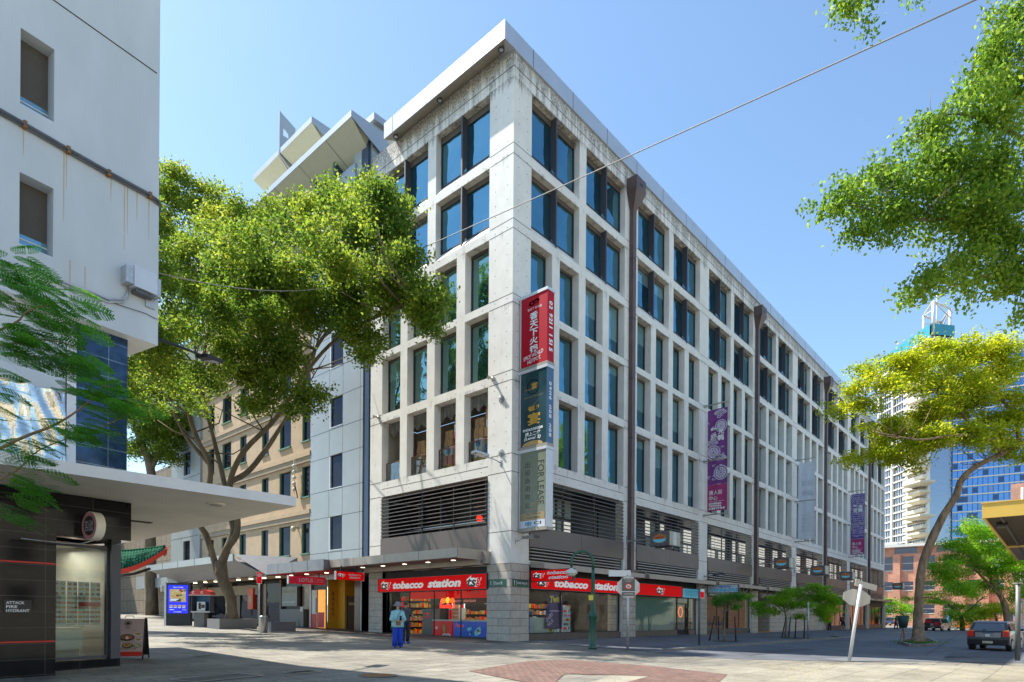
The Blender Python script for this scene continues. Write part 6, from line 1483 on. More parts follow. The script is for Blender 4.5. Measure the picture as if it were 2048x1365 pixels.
# sandwich board with hot-pot poster
def aboard(name, lb, loc, rz, w_, h, k, fn, lean=.16):
    t = thing(name, lb, 'sandwich board', loc, rz)
    for s_ in (-1, 1):
        mb = MB(); mb.prism([(-w_ / 2, s_ * (lean + .10), .08), (w_ / 2, s_ * (lean + .10), .08), (w_ / 2, s_ * .05, h), (-w_ / 2, s_ * .05, h)], (0, s_ * .02, 0), 'black' if s_ > 0 else k); mb.build('board', t, local=True)
        mb = MB()
        for q in (-1, 1): mb.tube([(q * w_ / 2, s_ * (lean + .13), 0), (q * w_ / 2, s_ * .06, h + .02)], .016, 'black', 6)
        mb.build('leg', t, local=True)
    mb = MB(); mb.tube([(-.1, 0, h + .02), (-.08, 0, h + .07), (.08, 0, h + .07), (.1, 0, h + .02)], .01, 'steel', 6); mb.build('handle', t, local=True)
    v = Vector((0, (lean + .05), h - .08)).normalized() * ((h - .08) / 1.14 if h > 1.01 else 1.0); o = Vector((-w_ / 2, -(lean + .125), .08)); mb = MB(); fn(mb, lambda a, b: o + NX * a + v * b, v); mb.build('picture', t, local=True)
def hotpot(mb, P, v):
    n = Vector((0, -.004, 0)); r = random.Random(3)
    mb.face([P(0, .0) + n, P(.72, 0) + n, P(.72, .14) + n, P(0, .14) + n], 'gate_red'); mb.ring(P(.36, 1.02) + n, NX * .08, v * .08, .8, 'bowl_dark', 18); mb.disc(P(.36, 1.02) + n, NX * .045, v * .045, 'bowl_dark', 12); mb.text('鍋屋', P(.31, .86) + n, NX, v, .11, .05, 'bowl_dark'); mb.text('Japanese Hot Pot Shabu', P(.14, .79) + n, NX, v, .44, .03, 'wood_rail')
    for x, y, s_, k in ((.36, .58, .17, 'bowl_dark'), (.14, .36, .13, 'sign_white'), (.38, .33, .13, 'bowl_dark'), (.60, .68, .09, 'sign_white'), (.60, .32, .09, 'food_c'), (.62, .5, .08, 'sign_white'), (.10, .6, .08, 'sign_white'), (.12, .5, .07, 'bowl_dark')):
        mb.disc(P(x, y) + n * 1.5, NX * s_, v * s_ * .62, k, 18)
        mb.disc(P(x, y + .01) + n * 2, NX * s_ * .82, v * s_ * .45, r.choice(['food_a', 'food_b']), 14)
        for i in range(5): mb.disc(P(x + r.uniform(-.5, .5) * s_, y + r.uniform(-.25, .25) * s_) + n * (2.5 + i * .1), NX * s_ * .22, v * s_ * .15, r.choice(['food_a', 'food_b', 'food_c', 'sign_white', 'cargo_red']), 8)
    mb.text('好味日式火锅', P(.16, .20) + n, NX, v, .42, .05, 'wood_rail')
p = gnd(266, 1318); aboard('sandwich_board', 'sandwich board with hot pot dishes poster beside the grey window frame', (p.x - .05, p.y + .1, p.z), -.55, .74, 1.02, 'poster_pink', hotpot)
def redb(mb, P, v):
    n = Vector((0, -.004, 0)); mb.face([P(.02, .05) + n, P(.58, .05) + n, P(.58, .3) + n, P(.02, .3) + n], 'sign_crimson'); mb.text('BANKNOTES', P(.05, .5) + n, NX, v, .5, .14, 'sign_white', bold=.04); mb.text('WE BUY', P(.15, .72) + n, NX, v, .3, .08, 'sign_white'); mb.text('SEND MONEY', P(.08, .36) + n, NX, v, .44, .07, 'sign_white')
p = gnd(600, 1253); aboard('sandwich_board', 'small red sandwich board outside the currency exchange', (p.x, p.y - .4, G(p.x, p.y) + 0), -.35, .62, 1.0, 'sign_crimson2', redb)
# ------------------------------------------------------------ far end of Little Hay Street: brick building, towers
def fp(px, X):                                   # ground-plan point on plane x = X
    d = ray(px, 1239); t = (X - CAM.x) / d.x; return CAM + d * t
brick = thing('brick_building', 'red brick warehouse building closing the far end of the street', 'building', (118, 0, 0))
BX = 118.0; y_hi, y_lo = fp(1752, BX).y, fp(2120, BX).y
def zat(px, py, X): d = ray(px, py); t = (X - CAM.x) / d.x; return (CAM + d * t).z
ztop = zat(1800, 1108, BX)
mb = MB(); WB = y_hi - y_lo
ops = []
fl = [(-.1, 2.6), (5.2, 7.0), (9.0, 10.8)]
zz = [(zat(1800, 1238, BX), zat(1800, 1222, BX)), (zat(1800, 1199, BX) - .8, zat(1800, 1190, BX)), (zat(1800, 1181, BX), zat(1800, 1164, BX))]
n_ = 8; st = WB / n_
for i in range(n_):
    u0 = .9 + i * st
    for a, b in ((zz[2][0], zz[2][1]), (zz[2][0] - 4.4, zz[2][1] - 4.4), (zz[2][1] + 2.2, ztop - .6)): ops.append((u0, u0 + 1.9, a, b))
facade(mb, (BX, y_hi, 0), -NY, WB, -3, ztop, ops, .3, 'far_brick'); mb.face([(BX, y_hi, -3), (BX, y_hi, ztop), (BX + 30, y_hi, ztop), (BX + 30, y_hi, -3)], 'far_brick')
for i in range(n_ + 1): mb.box(BX - .5, BX - .01, y_hi - i * st - 1.6 + .9, y_hi - i * st + .5, -3, ztop - .2, 'far_brick')
mb.build('wall', brick)
k = 0
for i in range(n_):
    for a, b in ((zz[2][0], zz[2][1]), (zz[2][0] - 4.4, zz[2][1] - 4.4), (zz[2][1] + 2.2, ztop - .6)):
        y1 = y_hi - (.9 + i * st); mb = MB(); mb.box(BX + .2, BX + .3, y1 - 1.9, y1, a, b, 'tower_dark'); mb.box(BX + .1, BX + .2, y1 - 1.9, y1, (a + b) / 2 - .05, (a + b) / 2 + .05, 'tower_white'); mb.box(BX - .05, BX + .2, y1 - 2.0, y1 + .1, a - .15, a - .0, 'tower_white'); mb.build('window', brick)
mb = MB(); mb.box(BX - 1.2, BX + 30, y_lo, y_hi + 1, ztop + 1.2, ztop + 1.7, 'tower_white'); mb.box(BX + .3, BX + 29, y_lo, y_hi, ztop, ztop + 1.2, 'tower_dark')
for i in range(0, n_, 2): mb.box(BX + .2, BX + 1.2, y_hi - i * st - 3, y_hi - i * st, ztop, ztop + 1.2, 'far_brick')
mb.build('roof', brick)
lowb = thing('pale_low_building', 'pale stepped block just behind the brick building roof beside the long office', 'building', (150, 9, 0))
mb = MB(); a, b = fp(1764, 150), fp(1792, 150); mb.box(150, 162, b.y, a.y + 14, -2, zat(1775, 1086, 150), 'tower_cream'); mb.build('wall', lowb)
mb = MB(); mb.box(149.4, 149.99, b.y - .3, a.y + 14, zat(1775, 1086, 150) - .6, zat(1775, 1086, 150), 'tower_white'); mb.build('cornice', lowb)

def tower_pt(px, dep): return CAM + ray(px, 1239) * dep
def zpix(py, px, dep): return (CAM + ray(px, py) * dep).z
# main tower: left receding face (1760-1858), right face (1858-2050)
tw = thing('apartment_tower', 'tall apartment tower with teal roof edge and white curved balconies', 'tower', tower_pt(1858, 250) * 1.0)
dC, dL, dR = 250.0, 285.0, 252.0
pC, pL, pR = tower_pt(1858, dC), tower_pt(1758, dL), tower_pt(1903, dR)
zt = zpix(648, 1858, dC); 
def wallband(mb, a, b, z0, z1, k, off=0.0):
    u = Vector((b.x - a.x, b.y - a.y, 0)).normalized(); n = u.cross(NZ)
    a = Vector((a.x, a.y, 0)) + n * off; b = Vector((b.x, b.y, 0)) + n * off
    mb.face([a + NZ * z0, b + NZ * z0, b + NZ * z1, a + NZ * z1], k)
mb = MB(); wallband(mb, pL, pC, -2, zt, 'tower_dark'); wallband(mb, pC, pR, -2, zt, 'tower_dark'); mb.face([pL + NZ * (zt - pL.z), pC + NZ * (zt - pC.z), pR + NZ * (zt - pR.z), tower_pt(1840, 300) + NZ * (zt - 1)], 'tower_dark')
mb.build('curtain_wall', tw)
mb = MB(); wallband(mb, pL, pC, zt - 5.2, zt, 'tower_teal', .5); wallband(mb, pC, pR, zt - 4.4, zt + .1, 'tower_teal', .5); mb.build('parapet', tw)
mb = MB()
uL = (pC - pL); uL.z = 0; LL = uL.length; uL.normalize(); nL = uL.cross(NZ)
for t_ in (0.0, .30, .62, .985):
    c = Vector((pL.x, pL.y, 0)) + uL * LL * t_; mb.obox(c + NZ * (zt - 5.2) / 2 + nL * .5, uL * .6, nL * .5, NZ * ((zt - 5.4) / 2), 'tower_white')
for t_ in (.15, .46, .8):
    for q in range(-2, 3): c = Vector((pL.x, pL.y, 0)) + uL * (LL * t_ + q * 1.7); mb.obox(c + NZ * (zt - 5.2) / 2 + nL * .15, uL * .1, nL * .12, NZ * ((zt - 5.4) / 2), 'tower_white')
mb.build('column', tw)
nf = 34; fh = (zt - 5.2) / nf
mb = MB()
for i in range(nf):
    z = (i + 1) * fh; c = Vector((pL.x, pL.y, 0)) + uL * LL / 2; mb.obox(c + NZ * z + nL * .3, uL * LL / 2, nL * .35, NZ * .28, 'tower_white')
mb.build('floor_band', tw)
# balconies on the right half of the receding face and curling round the corner
rr = random.Random(2)
for i in range(1, nf - 1):
    z = (i + .35) * fh; mb = MB()
    a0_, a1_ = LL * .62, LL * (1.0 if i < nf - 6 else .9); c = Vector((pL.x, pL.y, 0))
    mb.obox(c + uL * (a0_ + a1_) / 2 + nL * 1.4 + NZ * z, uL * (a1_ - a0_) / 2, nL * 1.5, NZ * .75, 'tower_cream')
    if i % 2 == 0 or i % 5 == 0:
        big = 5.5 if i % 4 == 0 else 3.5; e0, e1 = LL * .80, LL * (1.14 if i % 4 == 0 else 1.06)
        P = [c + uL * e0 + nL * 2.9, c + uL * (e0 + .5) + nL * (2.9 + big * .6), c + uL * (e0 + 2.5) + nL * (2.9 + big), c + uL * e1 + nL * (2.9 + big * .75), c + uL * e1 + nL * 1.0]
        mb.prism([p + NZ * (z + .75) for p in P], (0, 0, -.75), 'tower_cream'); cc = sum(P, Vector()) / 5
        for j in range(5):
            p, q = P[j], P[(j + 1) % 5]; p2, q2 = cc + (p - cc) * .45 - nL * 1.2, cc + (q - cc) * .45 - nL * 1.2
            mb.face([p + NZ * z, q + NZ * z, q2 + NZ * (z - 1.1), p2 + NZ * (z - 1.1)], 'tower_cream')
    mb.build('balcony', tw)
# rooftop frame, dish and mast
mb = MB()
q = [CAM + ray(1843, 1239) * 262, CAM + ray(1862, 1239) * 250, CAM + ray(1896, 1239) * 256, CAM + ray(1878, 1239) * 268]
zr, zq = zt - 4, zpix(603, 1862, 250)
for p in q: mb.tube([Vector((p.x, p.y, zr)), Vector((p.x, p.y, zq))], .5, 'tower_white', 6)
for i in range(4):
    a, b = q[i], q[(i + 1) % 4]
    for z in (zq,): mb.tube([Vector((a.x, a.y, z)), Vector((b.x, b.y, z))], .45, 'tower_white', 6)
    mb.tube([Vector((a.x, a.y, zq)), Vector((b.x, b.y, (zq + zr) / 2 + 3))], .22, 'tower_white', 5)
mb.build('roof_frame', tw)
mb = MB(); c = (q[0] + q[2]) / 2; mb.lathe((c.x, c.y, zr + 4), [(.5, -3), (1.2, 0), (3.6, 1.2), (3.4, 1.5), (.4, .6)], 'tower_white', 16); mb.tube([Vector((c.x - 2, c.y + 2, zr + 11)), Vector((c.x + 1, c.y, zr + 9)), Vector((c.x + 2, c.y - 1, zr + 6))], .25, 'tower_white', 5); mb.tube([Vector((c.x, c.y, zr)), Vector((c.x, c.y, zpix(574, 1868, 255)))], .22, 'tower_white', 5); mb.build('antenna', tw)
# middle face between towers (pale cream columns with dark windows) and blue glass tower
b2 = thing('blue_glass_tower', 'blue glass tower with white floor bands right of the curved balconies', 'tower', tower_pt(1960, 240))
a, b = tower_pt(1903, 252), tower_pt(2140, 232); ztb = zpix(684, 2048, 240)
mb = MB(); wallband(mb, a, b, -2, ztb, 'tower_blue'); mb.face([Vector((a.x, a.y, ztb)), Vector((b.x, b.y, ztb)), Vector((b.x + 30, b.y + 10, ztb)), Vector((a.x + 30, a.y + 20, ztb))], 'tower_dark'); mb.build('curtain_wall', b2)
ub = (b - a); ub.z = 0; Lb = ub.length; ub.normalize(); nb = ub.cross(NZ); c = Vector((a.x, a.y, 0))
nf2 = 32; fh2 = ztb / nf2
mb = MB()
for i in range(1, nf2 + 1): mb.obox(c + ub * Lb / 2 + NZ * (i * fh2) + nb * .2, ub * Lb / 2, nb * .25, NZ * (.22 if i < nf2 else .7), 'tower_white')
mb.build('floor_band', b2)
mb = MB()
for i in range(1, 22): mb.obox(c + ub * (Lb * i / 22) + NZ * ztb / 2 + nb * .08, ub * .10, nb * .08, NZ * ztb / 2, 'tower_blue_dark')
mat('tower_blue_dark', (0.03, 0.08, 0.20), 0.4, var=0)
rr = random.Random(4)
for i in range(160): x, z = rr.randrange(22), rr.randrange(2, nf2); mb.obox(c + ub * (Lb * (x + .5) / 22) + NZ * ((z + .5) * fh2) + nb * .05, ub * (Lb / 50), nb * .04, NZ * fh2 * .32, rr.choice(['tower_blue_dark', 'tower_blue_pale']))
mat('tower_blue_pale', (0.16, 0.32, 0.62), 0.3, var=0.1)
mb.build('glazing_bar', b2)
b3 = thing('white_tower', 'small distant white tower with a mast just right of the long office roof', 'tower', tower_pt(1745, 320))
a, b = tower_pt(1716, 320), tower_pt(1763, 300); mb = MB(); z3 = zpix(758, 1740, 310); wallband(mb, a, b, -2, z3, 'tower_white'); mb.build('wall', b3)
mb = MB(); u3 = (b - a); u3.z = 0; n3 = u3.normalized().cross(NZ)
for i in range(30): z = z3 - 4 - i * 3.6; mb.obox((a + b) / 2 * 1 + NZ * (z - (a.z + b.z) / 2) + n3 * .3, u3 * .45, n3 * .2, NZ * .9, 'tower_dark')
mb.build('window_band', b3); mb = MB(); p = tower_pt(1719, 318); mb.tube([Vector((p.x, p.y, z3 - 2)), Vector((p.x, p.y, z3 + 6))], .25, 'tower_white', 5); mb.build('mast', b3)
sb = thing('side_brick_building', 'brick side building above the yellow awning', 'building', (60, -22, 0))
a = tower_pt(2020, 95); mb = MB(); mb.box(a.x, a.x + 20, a.y - 25, a.y, -2, zpix(969, 2030, 95), 'far_brick'); mb.build('wall', sb); mb = MB(); p = tower_pt(2043, 94.5); mb.tube([Vector((p.x - .4, p.y, 0)), Vector((p.x - .4, p.y, zpix(975, 2043, 94)))], .22, 'tower_white', 6); mb.build('pipe', sb)

# office wing seen behind the long office? end return wall hidden. Yellow-edged awning at right
aw = thing('yellow_awning', 'yellow edged awning with dark boarded soffit at the right edge of the street', 'awning', (-3, -20, 3))
c = at(1964, 1037, 14.0); zb = c.z; ztp = at(1964, 1008, 14.0).z
far_x = at(2024, 1105, 21.5).x
mb = MB(); mb.box(c.x, c.x + .06, c.y - 6, c.y, zb, ztp, 'awning_yellow'); mb.box(c.x + .06, c.x + 14, c.y - .05, c.y, zb, ztp, 'awning_yellow'); mb.box(c.x + 7.4, c.x + 7.6, c.y - 6, c.y - .05, zb - .02, zb + .02, 'awning_yellow'); mb.box(c.x - .02, c.x + .08, c.y - 6, c.y + .02, ztp, ztp + .02, 'awning_yellow'); mb.build('fascia', aw)
mb = MB(); mb.box(c.x + .06, c.x + 14, c.y - 6, c.y - .05, zb + .04, ztp - .02, 'awning_soffit')
for i in range(50): mb.box(c.x + .25 + i * .14, c.x + .265 + i * .14, c.y - 6, c.y - .05, zb + .03, zb + .04, 'joint_dark')
mb.box(c.x + .1, c.x + 14, c.y - .35, c.y - .3, zb - .0, zb + .04, 'joint_dark'); mb.build('soffit', aw)
mb = MB(); d = ray(2004, 1046); p = CAM + d * ((zb + .02 - CAM.z) / d.z); mb.lathe((p.x, p.y, zb - .10), [(.10, 0), (.12, .03), (.11, .12)], 'dark_frame', 14); mb.build('lamp', aw)
mat('navy_green', (0.012, 0.05, 0.045), 0.6, var=0.1)
# ------------------------------------------------------------ trees
def blobs_px(lst, dep):
    """(px, py, radius px x, radius px y, twigs[, depth offset]) -> clumps in space"""
    out = []
    for q in lst:
        px, py, rx, ry, n = q[:5]; d = dep + (q[5] if len(q) > 5 else 0); c = at(px, py, d); s = d / FPX
        out.append((tuple(c), (rx * s, rx * s, ry * s), n))
    return out
def scatter_roots(blobs): return [Vector(b[0]) for b in blobs]
# the big fig in Dixon Street
FD = 34.4
fig = thing('fig_tree', 'big fig tree with forked grey trunk in front of the cream building', 'tree', tuple(gnd(455, 1258)))
def T(px, py, o=0): return at(px, py, FD + o)
mb = MB()
base = gnd(463, 1258); base.z -= .1
limb(mb, [base, T(463, 1222), T(459, 1192), T(444, 1155), T(441, 1122)], [.36, .30, .27, .29, .34, .30], 0, 'bark', 14, .18, 6)
for dx in (-.4, .35): mb.tube([base + Vector((dx, -.2, 0)), T(463 + dx * 10, 1215), T(452, 1172)], [.2, .14, .07], 'bark', 8, jit=.2)
A = limb(mb, [T(436, 1150), T(425, 1110), T(412, 1070, -.3), T(400, 1050, -.5), T(392, 1000, -.8), T(415, 985, -1), T(420, 930, -1), T(395, 880, -1.2), T(378, 815, -1.5), T(400, 740, -1.8), T(418, 640, -2), T(400, 520, -2)], [.20, .17, .16, .15, .15, .14, .14, .13, .11, .09, .06, .03], 0, 'bark', 9, .12, 4)
B = limb(mb, [T(446, 1125), T(455, 1095), T(466, 1060, .3), T(460, 1030, .4), T(452, 985, .6), T(440, 930, .8), T(425, 870, 1), T(405, 790, 1), T(390, 700, 1), T(372, 600, 1)], [.21, .19, .17, .16, .15, .13, .11, .09, .06, .03], 0, 'bark', 9, .12, 4)
C_ = limb(mb, [T(440, 1135), T(452, 1100, -.2), T(472, 1070, -.3), T(474, 1035, -.3), T(462, 1000, -.4), T(462, 955, -.5), T(490, 900, -.8), T(540, 850, -1), T(585, 790, -1.5), T(630, 700, -3), T(680, 630, -5), T(720, 590, -6.5)], [.23, .20, .18, .17, .16, .15, .14, .13, .11, .09, .06, .03], 0, 'bark', 9, .12, 4)
D_ = limb(mb, [T(460, 965, -.4), T(500, 940, .4), T(545, 880, .6), T(580, 820, .4), T(620, 740, 0), T(640, 660, -.4)], [.16, .15, .13, .10, .08, .04], 0, 'bark', 8, .12, 4)
E_ = limb(mb, [T(600, 760, -2), T(660, 690, -4.5), T(740, 640, -7), T(830, 600, -9)], [.10, .08, .05, .025], 0, 'bark', 7, .1, 4)
F_ = limb(mb, [T(420, 930, -1), T(370, 870, -1), T(340, 800, -1), T(325, 720, -1)], [.12, .10, .07, .04], 0, 'bark', 7, .1, 4)
for pth, n in ((A, 14), (B, 12), (C_, 16), (D_, 8), (E_, 8), (F_, 6)):
    ends = twigs(mb, pth[len(pth) // 3:], 'bark', n, 2.6, .05)
mb.build('trunk', fig)
fb = blobs_px([(260, 420, 60, 60, 260, -8), (225, 430, 60, 60, 240, -8), (260, 540, 62, 60, 260, -8), (220, 560, 60, 60, 240, -8), (160, 480, 60, 60, 200, -8), (255, 650, 50, 40, 160, -8), (215, 650, 40, 30, 100, -8),
 (345, 385, 55, 50, 240, 0), (335, 470, 60, 60, 260, 0), (415, 420, 62, 52, 260, 0), (400, 520, 80, 66, 330, -3.5), (345, 590, 60, 64, 260, 1), (470, 440, 45, 42, 170, -2.5), (480, 540, 70, 58, 280, -6.5), (545, 470, 62, 54, 260, -2.5),
 (560, 560, 75, 60, 320, -6.5), (430, 640, 80, 62, 300, -3.5), (350, 680, 55, 48, 190, 2), (540, 640, 80, 55, 270, -6.5), (620, 420, 38, 34, 120, -4.4), (650, 480, 62, 58, 260, -5), (700, 412, 56, 42, 230, -6), (740, 460, 66, 58, 280, -6.8),
 (765, 402, 38, 30, 150, -7.3), (790, 440, 24, 40, 90, -7.8), (640, 590, 72, 62, 300, -6.5), (720, 570, 74, 58, 290, -6.5), (795, 580, 55, 46, 220, -8), (845, 590, 42, 38, 170, -9), (860, 620, 30, 34, 110, -9.2), (700, 660, 42, 34, 130, -6.5), (740, 700, 26, 26, 70, -6.8),
 (370, 770, 50, 40, 187, 2), (300, 740, 40, 50, 221, 1), (500, 720, 62, 40, 255, -6.5), (510, 800, 34, 26, 93, -6.5), (590, 700, 40, 30, 153, -6.5), (620, 790, 36, 24, 76, -6.5), (590, 830, 24, 14, 24, -6.5), (560, 770, 26, 22, 34, -6.5), (820, 530, 36, 26, 90, -8.4), (660, 368, 16, 10, 14, -5.2), (335, 340, 18, 16, 26, 0), (415, 375, 14, 14, 18, 0), (745, 366, 14, 10, 14, -6.9)], FD)
fb2 = [((x, y, z), (r * 1.1, r * 1.1, r * .9), int(n * 1.7)) for x, y, z, r, n in ((-12.5, 12, 13, 2.3, 130), (-11.5, 17, 14, 2.6, 150), (-13.2, 20, 15, 2.4, 120), (-10, 9, 13, 2.2, 120), (-9, 6, 15, 2.2, 110), (-7, 2.6, 16, 1.8, 80), (-9.5, 13, 11.5, 2.0, 70), (-13, 8, 12, 1.6, 70))]
np_mesh('crown', cloud([(c_, r_, int(n_ * .66)) for c_, r_, n_ in fb] + fb2, 34, .23, .15, shell=.35, asp=.62, flat=.7, lump=7, lr=.5), 0, 'fig_leaf', fig, tuple(fig.location))
# darker fig farther back at the left
fig2 = thing('fig_tree', 'darker fig tree farther back between the pale building and the big fig', 'tree', (-9.5, 34, G(-9.5, 34)))
mb = MB(); D2 = 52.0
def T2(px, py, o=0): return at(px, py, D2 + o)
g2 = gnd(300, 1236); 
P2 = limb(mb, [Vector((T2(305, 1200).x, T2(305, 1200).y, 1)), T2(300, 1100), T2(302, 1000), T2(300, 930), T2(272, 860), T2(262, 780)], [.5, .42, .38, .34, .2, .08], 0, 'bark', 10, .15, 4)
Q2 = limb(mb, [T2(302, 940), T2(330, 880), T2(355, 820), T2(350, 740)], [.22, .18, .12, .05], 0, 'bark', 8, .12, 4)
twigs(mb, P2, 'bark', 6, 2.5, .06); twigs(mb, Q2, 'bark', 6, 2.5, .06); mb.build('trunk', fig2); 
np_mesh('crown', cloud(blobs_px([(275, 770, 45, 55, 360), (290, 850, 48, 46, 380), (310, 700, 40, 40, 220), (320, 900, 34, 24, 140), (335, 860, 36, 42, 190), (275, 895, 26, 20, 90), (320, 790, 45, 45, 200), (340, 920, 20, 14, 40), (270, 700, 30, 40, 120), (372, 850, 14, 20, 40), (345, 725, 30, 26, 90)], D2), 24, .30, .20, shell=.2, lump=9, lr=.9), 0, 'fig_leaf', fig2, tuple(fig2.location))
# low shrub foliage over the canopy edge near the trunk
# overhanging fig branch at upper right, close to the camera
nf_ = thing('overhanging_fig_branch', 'leafy fig branches hanging into the top right of the view', 'branch', tuple(at(2300, 300, 12)))
mb = MB(); ND = 11.5
def T3(px, py, o=0): return at(px, py, ND + o)
R1 = limb(mb, [T3(2420, 420), T3(2200, 380), T3(2000, 420), T3(1850, 440), T3(1700, 410)], [.10, .07, .045, .025, .008], 0, 'bark', 8, .1, 5)
R2 = limb(mb, [T3(2200, 390), T3(2050, 280), T3(1930, 230), T3(1850, 240)], [.07, .04, .02, .008], 0, 'bark', 7, .1, 5)
R3 = limb(mb, [T3(2200, 400), T3(2080, 500), T3(1950, 560), T3(1840, 580)], [.06, .04, .02, .008], 0, 'bark', 7, .1, 5)
R4 = limb(mb, [T3(2200, 370, .6), T3(2080, 150, .6), T3(1990, 100, .6)], [.06, .03, .01], 0, 'bark', 7, .1, 5)
R5 = limb(mb, [T3(2000, -200), T3(1800, -80), T3(1700, -10), T3(1680, 20)], [.05, .03, .015, .006], 0, 'bark', 7, .1, 5)
for p, n in ((R1, 16), (R2, 10), (R3, 12), (R4, 8)): twigs(mb, p, 'bark', n, .7, .008)
mb.build('limb', nf_)
nb_ = blobs_px([(1680, 400, 45, 26, 47), (1740, 385, 50, 34, 84), (1720, 465, 42, 26, 50), (1800, 340, 60, 50, 133), (1800, 430, 66, 52, 168), (1870, 240, 46, 36, 84), (1900, 320, 72, 66, 237), (1900, 430, 78, 62, 251), (1960, 230, 70, 60, 182), (1990, 330, 80, 80, 308), (2000, 450, 80, 70, 294), (1950, 520, 66, 48, 154), (1870, 560, 46, 28, 61), (1835, 580, 26, 20, 25), (2040, 540, 50, 50, 140), (1945, 585, 22, 28, 22), (2040, 160, 60, 70, 168), (2000, 90, 46, 50, 98), (2040, 30, 46, 40, 92), (1985, 150, 36, 40, 64), (1700, 5, 42, 22, 36), (1680, 25, 22, 14, 12), (1730, 45, 12, 16, 8), (1750, 10, 22, 14, 16), (1840, -5, 16, 8, 7), (2060, 600, 24, 40, 42), (1650, 420, 18, 12, 9)], ND)
np_mesh('crown', cloud(nb_, 13, .10, .085, shell=.1, asp=.62, droop=.5, lump=7, lr=.26), 0, 'near_fig_leaf', nf_, tuple(nf_.location))

# feathery poinciana branches at the left edge, close to the camera
po = thing('poinciana_branch', 'feathery bright green branches reaching in from the left edge before the pale building', 'branch', tuple(at(-200, 900, 8)))
PD = 8.0
def T4(px, py, o=0): return at(px, py, PD + o)
mb = MB()
L1 = limb(mb, [T4(-300, 1060), T4(0, 897), T4(110, 850), T4(170, 810), T4(215, 770)], [.05, .022, .015, .010, .004], 0, 'bark_brown', 7, .08, 5)
L2 = limb(mb, [T4(-300, 1080, .4), T4(0, 960, .4), T4(80, 900, .4), T4(200, 855, .4), T4(330, 800, .5)], [.04, .014, .008, .006, .003], 0, 'bark_brown', 6, .08, 5)
L3 = limb(mb, [T4(-300, 750, -.3), T4(0, 660, -.3), T4(60, 620, -.3), T4(150, 600, -.3)], [.04, .015, .008, .003], 0, 'bark_brown', 6, .08, 5)
L4 = limb(mb, [T4(-300, 700), T4(0, 690), T4(90, 680), T4(180, 700)], [.04, .014, .008, .003], 0, 'bark_brown', 6, .08, 5)
L5 = limb(mb, [T4(-300, 1100, .2), T4(-50, 960, .2), T4(30, 950, .2), T4(90, 985, .2)], [.03, .012, .007, .003], 0, 'bark_brown', 6, .08, 5)
mb.build('limb', po)
rr = random.Random(21); specs = []
def fr(px, py, n, sx, sy, dirs, dz=-.15, o=0):
    for _ in range(n):
        p = T4(px + rr.uniform(-sx, sx), py + rr.uniform(-sy, sy), o + rr.uniform(-.5, .5)); a = rr.uniform(*dirs)
        d = CR * math.cos(a) + CF * math.sin(a) * .8 + NZ * (dz + rr.uniform(-.25, .2)); specs.append((tuple(p), tuple(d)))
fr(20, 560, 34, 60, 50, (-1.2, 1.2), -.1); fr(70, 600, 22, 60, 30, (-1, 1)); fr(20, 650, 26, 50, 40, (-1.5, 1.5)); fr(110, 650, 30, 60, 26, (-1, 1)); fr(60, 700, 44, 80, 30, (-1.2, 1.2)); fr(130, 720, 26, 50, 20, (-.8, .8), -.25)
fr(0, 540, 14, 30, 30, (-1, 1)); fr(160, 775, 22, 50, 16, (-.9, .9), .0); fr(200, 810, 26, 50, 16, (-1, 1), 0); fr(110, 860, 26, 60, 20, (-1, 1), -.05); fr(20, 900, 22, 40, 26, (-1.3, 1.3)); fr(50, 960, 18, 40, 16, (-1, .8), -.2); fr(10, 1010, 14, 24, 30, (-1, 1), -.2); fr(250, 820, 5, 20, 8, (-.6, .6), 0); fr(150, 600, 6, 16, 10, (-.6, .6), -.2); fr(-20, 780, 18, 30, 60, (-1.2, 1.2)); fr(180, 870, 10, 30, 12, (-1, 1), -.1)
V = fronds(specs, nl=8, length=.36, lsize=.031)
np_mesh('foliage', V, 0, 'feather_leaf', po, tuple(po.location))

